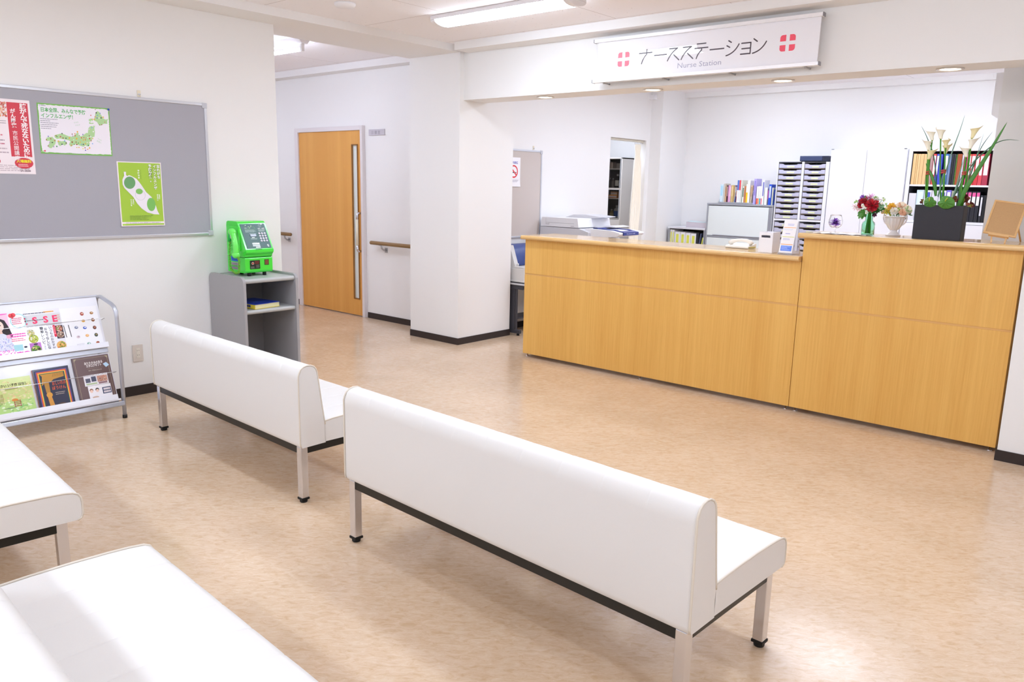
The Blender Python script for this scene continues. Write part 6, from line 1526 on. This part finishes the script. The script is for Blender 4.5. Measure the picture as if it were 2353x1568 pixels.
# ---------------------------------------------------------------- green bottle vase with bouquet
_c = on_z(1993, 541.5, ZH); vx, vy = _c.x, _c.y
t = thing('glass_vase', 'small square shouldered green glass bottle vase on the high counter', 'vase', (vx, vy, ZH))
GG = mat('green_glass', 'ccf4de', 0.02, trans=1.0, ior=1.18)
def rsq(r, k=4.0):      # rounded square section
    pts = []
    for i in range(32):
        a = 2 * PI * i / 32; c_, s_ = abs(math.cos(a)), abs(math.sin(a)); R = r / ((c_ ** k + s_ ** k) ** (1 / k)); pts.append((R * math.cos(a), R * math.sin(a)))
    return pts
def vase_shell(prof, m):
    s = MB(); vs = []
    for (r, z, k) in prof:
        for p in rsq(r, k): 
            a = 0.15; vs.append((vx + p[0] * math.cos(a) - p[1] * math.sin(a), vy + p[0] * math.sin(a) + p[1] * math.cos(a), ZH + z))
    n = 32
    fs = [(i * n + j, i * n + (j + 1) % n, (i + 1) * n + (j + 1) % n, (i + 1) * n + j) for i in range(len(prof) - 1) for j in range(n)]
    fs += [tuple(range(n)), tuple(range((len(prof) - 1) * n, len(prof) * n))]
    s.add(vs, fs, m, True); return s
po = [(0.036, 0.0, 5), (0.0385, 0.003, 5), (0.0385, 0.074, 5), (0.036, 0.086, 4), (0.026, 0.096, 2.5), (0.023, 0.100, 2), (0.0225, 0.140, 2), (0.027, 0.144, 2), (0.027, 0.148, 2)]
pi_ = [(0.0245, 0.148, 2), (0.0200, 0.138, 2), (0.0205, 0.100, 2), (0.024, 0.094, 2.5), (0.034, 0.083, 4), (0.0360, 0.074, 5), (0.0360, 0.010, 5), (0.030, 0.007, 4)]
vase_shell(po + pi_, GG).build('bottle', t)
WM = mat('vase_water', 'e4fbef', 0.0, trans=1.0, ior=1.33)
BC = Vector((vx, vy, ZH + 0.19))
def bq(px, py_, dy=0.0): return on_y(1940 + px / 12.06, 430 + py_ / 12.06, vy + dy)
def stemmed(name, lab, cat, head, grp, mk, stem_m=STEM, foot_off=(0, 0)):
    """a flower with its stem standing in the bottle"""
    b = Vector((vx + foot_off[0], vy + foot_off[1], ZH + 0.013)); neck = Vector((vx + foot_off[0] * 0.5 , vy + foot_off[1] * 0.5, ZH + 0.142))
    o = thing(name, lab, cat, b, 0, grp); h = Vector(head)
    MB().tube([b, b.lerp(neck, 0.6), neck, neck.lerp(h, 0.6) + Vector((0, 0, 0.005)), h], 0.0016, stem_m, 6).build('stem', o)
    mk(o, h); return o
REDP = mat('petal_red', 'b81424', 0.5, sss=0.1); REDD = mat('petal_dark_red', '8a0c20', 0.5)
def mk_bloom(m, r, n, m2=None, up=(0, -0.8, 0.6), ruff=0.14, wide=0.62):
    def f(o, h):
        s = MB(); bloom(s, h, r * 1.18, m, n, int(abs(h.x * 1e4)) % 97, Vector(up), m2=m2, ruff=ruff, wide=wide); s.build('flower_head', o)
        s = MB(); s.ball(h - Vector(up).normalized() * r * 0.3, r * 0.35, LEAF, 8); s.build('calyx', o)
    return f
offs = [(0.012, 0.006), (-0.012, 0.004), (0.004, -0.012), (-0.006, 0.014), (0.014, -0.008), (-0.014, -0.008), (0.0, 0.0), (0.008, 0.014), (-0.010, -0.014), (0.017, 0.0), (-0.018, 0.0)]
GB_ = 'bouquet in the green glass vase'
stemmed('carnation', 'large dark red carnation at the right front of the bouquet', 'flower', bq(770, 510, -0.03), GB_, mk_bloom(REDP, 0.035, 60, REDD), foot_off=offs[0])
stemmed('carnation', 'red carnation at the top middle of the bouquet', 'flower', bq(680, 420, 0.01), GB_, mk_bloom(REDP, 0.031, 50, None, (0, -0.5, 0.9)), foot_off=offs[1])
stemmed('carnation', 'small dark red carnation at the upper left of the bouquet', 'flower', bq(520, 400, 0.0), GB_, mk_bloom(REDD, 0.022, 34, REDP), foot_off=offs[2])
stemmed('carnation', 'deep red carnation at the lower left of the bouquet', 'flower', bq(465, 500, -0.01), GB_, mk_bloom(REDP, 0.020, 34, REDD), foot_off=offs[5])
PK = mat('petal_pink', 'eba8e2', 0.5, sss=0.2); PLK = mat('petal_pale_pink', 'ecc4c8', 0.5, sss=0.2); WH = mat('petal_white', 'f6f4ee', 0.5, sss=0.2)
stemmed('pink_flower', 'bright pink frilly flower at the top of the bouquet', 'flower', bq(722, 300, 0.02), GB_, mk_bloom(PK, 0.026, 34, WH, (0, -0.3, 1)), foot_off=offs[3])
stemmed('purple_flower', 'purple flower at the upper left of the bouquet', 'flower', bq(515, 290, 0.02), GB_, mk_bloom(mat('petal_deep_purple', '7a3aa4', 0.5), 0.016, 22, PUR), foot_off=offs[4])
stemmed('purple_flower', 'magenta purple flower left of the dark red carnation', 'flower', bq(450, 385, 0.01), GB_, mk_bloom(mat('petal_magenta', '9a2c80', 0.5), 0.013, 18), foot_off=offs[6])
stemmed('purple_flower', 'dark plum flower low at the right of the bouquet', 'flower', bq(835, 770, 0.01), GB_, mk_bloom(mat('petal_plum', '5c2444', 0.5), 0.014, 18), foot_off=offs[9])
stemmed('pale_flower', 'pale pink flower sticking out at the far left of the bouquet', 'flower', bq(310, 550, 0.0), GB_, mk_bloom(PLK, 0.020, 20, WH, (-0.6, -0.7, 0.3), 0.2, 0.4), foot_off=offs[10])
stemmed('pale_flower', 'blush coloured flower below the far left one', 'flower', bq(410, 600, -0.01), GB_, mk_bloom(PLK, 0.017, 20, WH, (-0.4, -0.8, 0.2), 0.2, 0.45), foot_off=offs[8])
def mk_white(n, r, spread, seed):
    def f(o, h):
        rnd = random.Random(seed); s = MB()
        for i in range(n):
            c = h + Vector((rnd.uniform(-1, 1), rnd.uniform(-0.8, 0.2), rnd.uniform(-1, 1))) * spread
            for k in range(5):
                a = 2 * PI * k / 5 + i; s.ball(c + Vector((math.cos(a), -0.2, math.sin(a))) * r * 0.7, r * 0.55, WH, 6, (1, 0.4, 1))
            s.ball(c + Vector((0, -r * 0.4, 0)), r * 0.3, mat('flower_eye_yellow', 'd8cc50', 0.5), 6)
        s.build('flower_cluster', o)
    return f
stemmed('white_blossom', 'cluster of small white blossoms below the left carnation', 'flower', bq(535, 520, -0.03), GB_, mk_white(3, 0.009, 0.008, 1), foot_off=(0.002, -0.006))
stemmed('white_blossom', 'white blossoms left of the big dark carnation', 'flower', bq(605, 570, -0.035), GB_, mk_white(3, 0.010, 0.008, 2), foot_off=(-0.003, 0.008))
stemmed('white_blossom', 'single white blossom just above the neck of the vase', 'flower', bq(630, 710, -0.02), GB_, mk_white(1, 0.010, 0.002, 3), foot_off=(0.006, 0.003))
stemmed('white_blossom', 'white daisies at the upper right of the bouquet', 'flower', bq(1000, 410, 0.0), GB_, mk_white(7, 0.0075, 0.024, 4), foot_off=(0.010, -0.003))
stemmed('white_blossom', 'white blossoms between the pink flower and the right daisies', 'flower', bq(860, 385, 0.01), GB_, mk_white(5, 0.008, 0.018, 5), foot_off=(-0.008, 0.008))
def mk_leaves(dirs, w, m, ln):
    def f(o, h):
        s = MB()
        for i, (dx, dz) in enumerate(dirs):
            leaf(s, h, h + Vector((dx, -0.25 * (i % 3), dz)) * ln * 1.2, w * 1.35, m, 0.006)
        s.build('leaves', o)
    return f
stemmed('leafy_sprig', 'drooping green leaves at the lower left of the bouquet', 'foliage', bq(545, 690, 0.0), GB_, mk_leaves([(-1, -0.1), (-0.9, -0.6), (-0.6, -1.0), (-0.2, -1.1), (-0.7, 0.3), (0.2, 0.6), (0.3, -0.7)], 0.018, LEAF, 0.034), foot_off=(-0.010, 0.0))
stemmed('leafy_sprig', 'dark green leaves right of the big dark carnation', 'foliage', bq(880, 590, 0.01), GB_, mk_leaves([(1.5, 0.05), (1.1, 0.5), (0.4, 0.9), (0.3, -0.7), (0.7, -0.5), (-0.3, -0.8), (1.0, -0.2), (-0.8, -0.2), (-0.6, 0.6)], 0.018, LEAF2, 0.034), foot_off=(0.010, 0.006))
stemmed('leafy_sprig', 'pale star shaped leaves at the far right of the bouquet', 'foliage', bq(1080, 330, 0.0), GB_, mk_leaves([(0.8, 0.3), (0.9, -0.2), (0.3, 0.9), (-0.3, 0.8), (0.4, -0.8)], 0.006, LEAF3, 0.016), foot_off=(0.012, 0.008))
stemmed('leafy_sprig', 'small pale green leaves at the right edge, over the urn', 'foliage', bq(1160, 480, 0.0), GB_, mk_leaves([(0.4, 0.9), (-0.4, 0.8), (0.7, -0.3), (0.4, -0.9)], 0.006, LEAF3, 0.014), foot_off=(0.005, 0.012))
stemmed('leafy_sprig', 'pale narrow leaves at the far left top of the bouquet', 'foliage', bq(350, 410, 0.0), GB_, mk_leaves([(-0.9, 0.3), (-0.8, -0.3), (-0.2, 0.9), (0.5, 0.6), (-0.9, 0.0)], 0.007, LEAF3, 0.018), foot_off=(-0.012, 0.008))
stemmed('leafy_sprig', 'mid green leaf between the purple and pink flowers', 'foliage', bq(600, 300, 0.02), GB_, mk_leaves([(0.2, 0.8), (-0.5, 0.4), (0.8, 0.0), (0.5, -0.7), (-0.3, -0.9)], 0.018, mat('leaf_mid_green', '6cae4c', 0.45), 0.022), foot_off=(0.0, 0.010))
stemmed('leafy_sprig', 'pale fringed foliage behind the right daisies', 'foliage', bq(880, 300, 0.02), GB_, mk_leaves([(0.7, 0.4), (-0.7, 0.4), (0.0, 0.8), (0.9, -0.2), (-0.6, -0.3), (0.3, -0.7)], 0.008, LEAF3, 0.020), foot_off=(0.004, -0.012))
stemmed('leafy_sprig', 'round striped leaf at the right of the bouquet', 'foliage', bq(1010, 520, 0.0), GB_, mk_leaves([(0.9, 0.1), (-0.9, -0.1), (0.2, 0.9), (0.1, -0.8)], 0.022, mat('leaf_grey_green', '8cb48c', 0.45), 0.022), foot_off=(0.013, 0.004))
def mk_berries(o, h):
    s = MB()
    for k, (dx, dz) in enumerate(((-0.012, 0.004), (-0.002, 0.002), (0.006, -0.002), (0.012, 0.001))): s.ball(h + Vector((dx, 0, dz)), 0.0028, mat('berry_red', '7c1820', 0.3), 8)
    s.build('berries', o)
stemmed('berry_sprig', 'tiny dark red berries above the white daisies', 'flower', bq(965, 350, -0.01), GB_, mk_berries, foot_off=(0.001, 0.013))

# ---------------------------------------------------------------- white urn with roses
_c = on_z(2052, 541.5, ZH); ux, uy = _c.x, _c.y
t = thing('flower_urn', 'white fluted ceramic urn with two handles on the high counter', 'urn', (ux, uy, ZH))
CER = mat('urn_ceramic', 'ece7ea', 0.15, coat=0.6)
out_ = [(0.0, 0.0), (0.046, 0.0), (0.047, 0.004), (0.039, 0.011), (0.029, 0.020), (0.022, 0.028), (0.022, 0.036)]
bowl_ = [(0.0225, 0.036), (0.036, 0.050), (0.049, 0.072), (0.058, 0.098), (0.062, 0.116)]
s = MB().lathe(out_, CER, 40, (ux, uy, ZH)); s.build('pedestal', t)
s = MB().lathe(bowl_, CER, 96, (ux, uy, ZH), flute=16, famp=0.035, cap=False); s.lathe([(0.061, 0.115), (0.064, 0.120), (0.070, 0.126), (0.0705, 0.129), (0.066, 0.1295), (0.060, 0.124), (0.050, 0.105), (0.036, 0.075), (0.0, 0.06)], CER, 48, (ux, uy, ZH), cap=False); s.build('bowl', t)
for sg_ in (-1, 1):
    pts = [(0.064, 0.126), (0.076, 0.128), (0.083, 0.119), (0.081, 0.104), (0.075, 0.090), (0.064, 0.078), (0.053, 0.072)]
    MB().tube([(ux + sg_ * p[0] * 0.95, uy - sg_ * p[0] * 0.25, ZH + p[1]) for p in pts], 0.0045, CER, 10).ball((ux + sg_ * 0.074, uy - sg_ * 0.020, ZH + 0.130), 0.009, CER, 10).build('handle', t)
def uq(px, py_, dy=0.0): return on_y(1940 + px / 12.06, 430 + py_ / 12.06, uy + dy)
GU = 'flowers in the white urn'
def urn_flower(name, lab, px, py_, dy, r, m, n, m2=None, ruff=0.06, wide=0.9, cat='flower'):
    h = uq(px, py_, dy); b = Vector((ux + (h.x - ux) * 0.35, uy + (h.y - uy) * 0.3, ZH + 0.080))
    o = thing(name, lab, cat, b, 0, GU)
    MB().tube([b, Vector((b.x, b.y, ZH + 0.132)), h], 0.0018, STEM, 6).build('stem', o)
    s = MB(); bloom(s, h, r * 1.22, m, n, int(px) % 31, Vector(((h.x - ux) * 6, -0.7, 0.7)), m2=m2, ruff=ruff, wide=wide); s.build('flower_head', o)
YEL = mat('petal_yellow', 'f2c23c', 0.5, sss=0.1); PEA = mat('petal_peach', 'f4c4a4', 0.5, sss=0.2); CRM = mat('petal_cream', 'f6ead6', 0.5, sss=0.2); LIM = mat('petal_lime', 'b4cc4c', 0.5)
urn_flower('rose', 'white rose at the front middle of the urn', 1385, 670, -0.035, 0.022, WH, 34, CRM)
urn_flower('rose', 'peach rose at the front right of the urn', 1620, 700, -0.035, 0.019, PEA, 34)
urn_flower('rose', 'pale cream rose at the top of the urn', 1570, 540, 0.0, 0.026, CRM, 40, PEA)
urn_flower('rose', 'cream rose at the top right of the urn', 1670, 550, 0.015, 0.020, CRM, 30, PEA)
urn_flower('chrysanthemum', 'large yellow chrysanthemum at the upper left of the urn', 1330, 570, -0.005, 0.028, YEL, 60, mat('petal_amber', 'eeb02c', 0.5), 0.1, 0.4)
urn_flower('chrysanthemum', 'yellow flower at the left end of the urn', 1210, 670, -0.02, 0.020, mat('petal_lemon', 'e8cc50', 0.5), 44, LIM, 0.12, 0.4)
urn_flower('rose', 'pale orange rose at the far left of the urn', 1110, 660, 0.0, 0.020, mat('petal_apricot', 'f0cc88', 0.5, sss=0.1), 30, CRM)
urn_flower('rose', 'white and green rose at the far right of the urn', 1750, 640, -0.01, 0.024, CRM, 36, mat('petal_green_white', 'b8d49c', 0.5))
urn_flower('green_bud', 'lime green bud between the white and peach roses', 1500, 640, -0.025, 0.013, LIM, 22)
urn_flower('green_bud', 'olive green bud at the lower left of the urn', 1300, 745, -0.03, 0.012, mat('petal_olive', 'b8b838', 0.5), 22)
def urn_leaf(lab, px, py_, px2, py2, w, m):
    h = uq(px, py_, -0.01); b = Vector((ux + (h.x - ux) * 0.4, uy, ZH + 0.09)); o = thing('leafy_sprig', lab, 'foliage', b, 0, GU)
    MB().tube([b, Vector((b.x, b.y, ZH + 0.133)), h], 0.0012, STEM, 6).build('stem', o); s = MB(); e = uq(px2, py2, -0.02); leaf(s, h, e, w, m); leaf(s, h, h.lerp(e, 0.7) + Vector((0, -0.01, 0.012)), w, m); s.build('leaves', o)
urn_leaf('dark green leaf sticking out at the left of the urn', 1080, 705, 1000, 690, 0.006, LEAF2)
urn_leaf('dark green leaf sticking out at the right of the urn', 1790, 770, 1900, 790, 0.008, LEAF2)
urn_leaf('green leaf below the peach rose on the urn rim', 1640, 760, 1720, 810, 0.012, LEAF2)
urn_leaf('dark leaf between the white and peach roses on the urn rim', 1440, 770, 1540, 730, 0.012, LEAF2)

# ---------------------------------------------------------------- black planter with calla lilies
PX0, PX1, PY0, PY1, PZ1 = -1.389, -1.116, 5.462, 5.575, 1.478
t = thing('planter', 'matte black rectangular planter on the high counter', 'planter', ((PX0 + PX1) / 2, (PY0 + PY1) / 2, ZH))
PBK = mat('planter_black', '2a2930', 0.55, noise=0.1, nscale=12)
w_ = 0.006
s = MB().box(PX0, PX1, PY0, PY0 + w_, ZH, PZ1, PBK); s.box(PX0, PX1, PY1 - w_, PY1, ZH, PZ1, PBK); s.box(PX0, PX0 + w_, PY0 + w_, PY1 - w_, ZH, PZ1, PBK); s.box(PX1 - w_, PX1, PY0 + w_, PY1 - w_, ZH, PZ1, PBK); s.box(PX0 + w_, PX1 - w_, PY0 + w_, PY1 - w_, ZH, ZH + 0.01, PBK)
s.build('box', t, 0.0015)
MB().box(PX0 + w_ + .0005, PX1 - w_ - .0005, PY0 + w_ + .0005, PY1 - w_ - .0005, ZH + 0.011, PZ1 - 0.03, mat('floral_foam', '2c3a24', 0.9, noise=0.3)).build('floral_foam', t, label='dark green foam')
def pq(cx, cy, dy=0.0): return on_y(1880 + cx / 4.611, 260 + cy / 4.611, 5.52 + dy)
ZSOIL = PZ1 - 0.032
CAL = mat('spathe_cream', 'fbf8ea', 0.4); CALY = mat('spathe_yellow', 'f4e9b8', 0.4)
GC = 'calla lilies in the black planter'
def calla(lab, base, tip, foot, m, dy=0.0, top=None, wid=0.029):
    """base = foot of the flower cup, tip = the drawn-out tip of its rim, foot = where the stem leaves the planter"""
    b = pq(*base, dy); e = pq(*tip, dy - 0.004); f0 = pq(*foot, 0.0); f0 = Vector((min(max(f0.x, PX0 + 0.02), PX1 - 0.02), 5.52 + dy * 0.4, ZSOIL))
    o = thing('calla_lily', lab, 'flower', f0, 0, GC)
    ax = (e - b); ax.y = 0; L_ = abs(e.z - b.z); A = Vector((0, 0, 1)) * L_ * 0.86 + Vector((ax.x * 0.30, 0, 0))
    dirx = 1 if ax.x > 0 else -1
    mid = f0.lerp(b, 0.5) + Vector((0.004 * dirx, 0, 0))
    MB().tube([f0, f0.lerp(mid, 0.6), mid, mid.lerp(b, 0.7), b + A * 0.02], 0.0042, STEM, 10).build('stem', o)
    # spathe: a funnel that flares and runs out to the tip on one side
    def fn(u, v):
        a = u * 2 * PI                       # u = 0.5 is the tip side
        near = 0.5 - 0.5 * math.cos(a)       # 1 at the tip side
        tt = v
        r = wid * (0.33 + 0.37 * tt + 0.30 * tt ** 2.5) * (1.0 if tt > 0.04 else 0.8)
        c = b + A * (tt * (0.86 + 0.10 * near))
        p = c + Vector((-math.cos(a) * r * dirx * 0.78, math.sin(a) * r * 0.9, 0))
        sharp = max(0.0, near - 0.80) / 0.20
        k = (tt ** 2.4) * sharp ** 1.6
        p = p.lerp(Vector((e.x, e.y, e.z)), k * 0.98)
        flare = tt ** 5 * 0.22 * wid * (1 - sharp)
        return p + Vector((-math.cos(a) * dirx * flare, math.sin(a) * flare, -flare * 0.3))
    s = MB().grid(fn, 40, 14, m); sp = s.build('spathe', o); so = sp.modifiers.new('s', 'SOLIDIFY'); so.thickness = 0.0009
    MB().lathe([(0.0, -0.004), (0.0052, -0.002), (0.0078, 0.010), (0.0072, 0.016)], mat('calla_throat', 'c8cc3c', 0.45), 14, tuple(b), cap=False).build('throat', o, label='yellow green base of the cup')
    MB().tube([b + A * 0.15, b + A * 0.62], [0.003, 0.0022], mat('spadix_yellow', 'e4c83c', 0.6), 8).build('spadix', o)
calla('tall white calla lily curving left in the left bunch', (1208, 288), (1122, 168), (1150, 890), CAL, 0.012)
calla('white calla lily pointing left below the tall one', (1168, 392), (1088, 266), (1152, 890), CAL, -0.004)
calla('cream calla lily pointing right, lowest in the left bunch', (1170, 490), (1282, 366), (1158, 890), CALY, -0.022)
calla('tallest calla lily of the middle bunch, standing straight', (1298, 274), (1253, 143), (1318, 880), CAL, 0.010, wid=0.033)
calla('yellowish calla lily at the front of the middle bunch', (1350, 368), (1372, 260), (1325, 880), CALY, -0.018)
calla('calla lily behind the yellowish one, pointing right', (1345, 430), (1420, 310), (1332, 880), CALY, 0.006)
calla('highest calla lily of the right bunch, pointing right', (1628, 268), (1752, 126), (1535, 890), CALY, 0.010)
calla('calla lily pointing right under the highest one', (1605, 380), (1735, 241), (1528, 890), CAL, -0.006)
calla('calla lily pointing left, lowest in the right bunch', (1568, 466), (1482, 340), (1520, 890), CAL, -0.024)
# red ties round the stems
TIE = mat('tie_red', 'cc4a48', 0.6)
for (cx, cy, lab) in ((1166, 640, 'red wire tie around the left bunch of calla stems'), (1328, 625, 'red wire tie around the middle bunch of calla stems'), (1548, 645, 'red wire tie around the right bunch of calla stems')):
    c = pq(cx, cy, -0.005); pts = []
    for i in range(60):
        a = i * 0.55; pts.append((c.x + 0.0125 * math.cos(a), c.y + 0.020 * math.sin(a), c.z - 0.010 + 0.0004 * i + 0.002 * math.sin(a * 1.7)))
    tag(MB().tube(pts, 0.0018, TIE, 6).build('stem_tie'), lab, 'tie')
# strap leaves
BLM = mat('blade_green', '4c8a38', 0.4); BLD = mat('blade_dark', '3a6a4a', 0.4); BLG = mat('blade_grey_green', '7ca08c', 0.45)
GLf = 'long leaves in the black planter'
def strap(lab, pts, w, m, dys):
    P = [pq(x, y, d) for (x, y), d in zip(pts, dys)]
    P[0] = Vector((min(max(P[0].x, PX0 + 0.015), PX1 - 0.015), 5.52 + dys[0] * 0.5, ZSOIL)) if P[0].z < PZ1 + 0.03 else P[0]
    s = MB(); blade(s, P, w, m); o = s.build('strap_leaf'); so = o.modifiers.new('s', 'SOLIDIFY'); so.thickness = 0.0006
    tag(o, lab, 'leaf', GLf)
strap('broadest long green leaf, leaning to the upper right', [(1470, 960), (1560, 810), (1700, 590), (1850, 350), (2003, 95)], 0.030, BLM, (-0.02, -0.02, -0.01, 0, 0.01))
strap('long thin leaf arching far right over the easel', [(1430, 900), (1520, 740), (1660, 510), (1860, 335), (2000, 283), (2135, 292)], 0.008, BLD, (0.01, 0.0, 0.0, 0.0, 0, 0))
strap('very tall thin grey leaf rising in the middle', [(1265, 880), (1345, 640), (1430, 380), (1500, 190), (1555, 18)], 0.0085, BLG, (0.02, 0.02, 0.02, 0.03, 0.03))
strap('thin leaf pointing to the upper left over the left bunch', [(1245, 880), (1250, 700), (1222, 450), (1150, 250), (1092, 135)], 0.0075, BLD, (0.02, 0.02, 0.03, 0.03, 0.03))
strap('short broad green leaf at the left bunch', [(1245, 880), (1238, 790), (1205, 670), (1165, 590), (1142, 530)], 0.022, BLM, (-0.02, -0.02, -0.02, -0.015, -0.01))
strap('thin grey leaf at the left of the right bunch', [(1425, 900), (1470, 760), (1510, 600), (1545, 480)], 0.010, BLG, (-0.01, -0.01, 0, 0))
strap('slender leaf pointing to the upper right, left of two', [(1510, 880), (1590, 680), (1680, 450), (1755, 215)], 0.006, BLG, (0.02, 0.02, 0.03, 0.03))
strap('slender leaf pointing to the upper right, right of two', [(1520, 890), (1620, 640), (1720, 380), (1852, 192)], 0.007, BLD, (0.03, 0.03, 0.03, 0.04))
strap('broad leaf folded low beside the right bunch', [(1500, 900), (1510, 800), (1530, 710), (1560, 640)], 0.020, mat('blade_deep_green', '3e7430', 0.4), (-0.01, -0.01, -0.01, 0))  # this leaf is a deeper green than the broadest one
strap('pale edged leaf crossing behind the broadest leaf', [(1430, 910), (1500, 720), (1600, 560), (1780, 390)], 0.007, BLG, (0.0, 0.01, 0.02, 0.02))
strap('short grey green leaf between the left and middle bunches', [(1270, 890), (1290, 800), (1310, 700), (1330, 620)], 0.010, BLG, (0.0, 0.0, 0.01, 0.01))
# anthurium leaves over the rim
AN = mat('anthurium_green', '569440', 0.35, coat=0.2)
def anthurium(lab, cx, cy, rx, rz, dy, tilt):
    c = pq(cx, cy, dy); b = Vector((c.x, 5.50, ZSOIL)); o = thing('anthurium', lab, 'flower', b, 0, 'green anthuriums over the planter rim')
    back = c + Vector((0, 0.014, 0.018))
    MB().tube([b, Vector((c.x, 5.485, PZ1 + 0.012)), back], 0.003, STEM, 8).build('stem', o)
    def fn(u, v):
        a = u * 2 * PI; R = v * (1 - 0.28 * math.exp(-((abs(a - PI)) / 0.35) ** 2)) * (1 + 0.10 * math.exp(-((min(a, 2 * PI - a)) / 0.3) ** 2))
        # a = 0 tip, a = pi notch
        x = R * math.cos(a - PI / 2 + tilt) * rx; z = R * math.sin(a - PI / 2 + tilt) * rz
        ridge = 0.0040 * math.cos(a * 9) * v * (1 - v) * 3
        return (c.x + x, c.y - 0.012 * (1 - v) + 0.012 * v * v + ridge - 0.010 * (z / rz), c.z + z)
    s = MB().grid(fn, 72, 10, AN); sp = s.build('spathe', o, label='ribbed green heart shaped spathe'); so = sp.modifiers.new('s', 'SOLIDIFY'); so.thickness = 0.0008
    MB().tube([c + Vector((0, -0.013, 0.006)), c + Vector((0.004 if tilt > 0.8 else 0.0, -0.018, 0.018)), c + Vector((0.014 if tilt > 0.8 else 0.001, -0.022, 0.028))], [0.003, 0.003, 0.0022], mat('spadix_olive', 'b4c440', 0.5), 8).build('spadix', o)
anthurium('ribbed green anthurium leaf at the left of the planter rim', 1182, 945, 0.036, 0.034, -0.075, -0.9)
anthurium('ribbed green anthurium leaf at the middle of the planter rim', 1350, 948, 0.048, 0.040, -0.085, 1.1)
# red lettuce-like leaves
RL = mat('foliage_dark_red', '5c2420', 0.5); RL2 = mat('foliage_rust', '8a4a34', 0.5); RL3 = mat('foliage_olive', '8c8c3c', 0.5)
def red_leaf(lab, cx, cy, dy, r, seed):
    c = pq(cx, cy, dy); b = Vector((min(max(c.x, PX0 + 0.02), PX1 - 0.02), 5.53, ZSOIL)); o = thing('red_leaf_plant', lab, 'leaves', b, 0, 'dark red leaves in the black planter')
    MB().tube([b, Vector((b.x, 5.53, PZ1 + 0.01)), c], 0.002, RL, 6).build('stem', o)
    rnd = random.Random(seed); s = MB()
    for i in range(9):
        a = rnd.uniform(0, 2 * PI); d = Vector((math.cos(a), rnd.uniform(-0.9, 0.1), math.sin(a) * 0.9 + 0.1)) * r * rnd.uniform(0.7, 1.1)
        leaf(s, c, c + d, r * 0.75, (RL, RL2, RL, RL3)[i % 4], 0.004, normal=(rnd.uniform(-.5, .5), -1, rnd.uniform(0, 0.6)), fold=rnd.uniform(-0.3, 0.3))
    s.build('leaves', o)
red_leaf('curly red leaves at the left end of the planter', 1095, 932, -0.02, 0.020, 1)
red_leaf('dark red leaves right of the middle anthurium', 1470, 910, 0.0, 0.026, 2)
red_leaf('dark red leaves behind the broadest leaf', 1560, 905, 0.02, 0.036, 3)
red_leaf('rust red leaves hanging past the right end of the planter', 1618, 968, 0.0, 0.026, 4)

# ---------------------------------------------------------------- little easel with cork board
EW = wood_material('easel_wood', 'd8ac74', 'ecc898', 0, 0.5, 0.6); CORK = mat('cork_brown', 'c29a6c', 0.85, noise=0.12, nscale=150)
bl = on_y(2258.5, 534, 5.445); br = on_y(2334, 546, 5.455); tl = on_y(2297.5, 460, 5.585)
t = thing('easel_board', 'small wooden easel with a framed cork board at the right end of the counter', 'easel', ((bl.x + br.x) / 2, 5.50, ZH))
u = (br - bl); vv = (tl - bl); M = _axes(bl, u, vv); WE = u.length; HE = (vv - u.normalized() * vv.dot(u.normalized())).length
sk = vv.dot(u.normalized())
fw = 0.011
s = MB(M)
for a in ((0, WE, 0, fw), (0, WE, HE - fw, HE), (0, fw, fw, HE - fw), (WE - fw, WE, fw, HE - fw)):
    MB(M).box(a[0], a[1], a[2], a[3], -0.010, 0.0, EW).build('frame_rail', t, 0.0012)
MB(M).box(fw, WE - fw, fw, HE - fw, -0.006, -0.003, CORK).build('cork_panel', t)
MB(M).box(WE * 0.18, WE * 0.80, -0.012, -0.001, -0.012, 0.010, EW).build('ledge', t, 0.001)
for i, (px_, py_, Y, fx) in enumerate(((2277, 559, 5.455, 0.24), (2308, 561, 5.475, 0.72))):
    f = on_z(px_, py_, ZH); top_ = M @ Vector((WE * fx, HE * 0.12, -0.016)); f = Vector((f.x, min(max(f.y, 5.38), 5.75), ZH + 0.003))
    MB().bar(f, top_, 0.008, 0.008, EW).build('leg', t, 0.0006)
f = on_z(2343, 557, ZH); f = Vector((f.x, 5.745, ZH + 0.003)); top_ = M @ Vector((WE * 0.80, HE * 0.62, -0.016))
MB().bar(f, top_, 0.009, 0.007, EW).build('leg', t, 0.0006, label='rear prop leg')
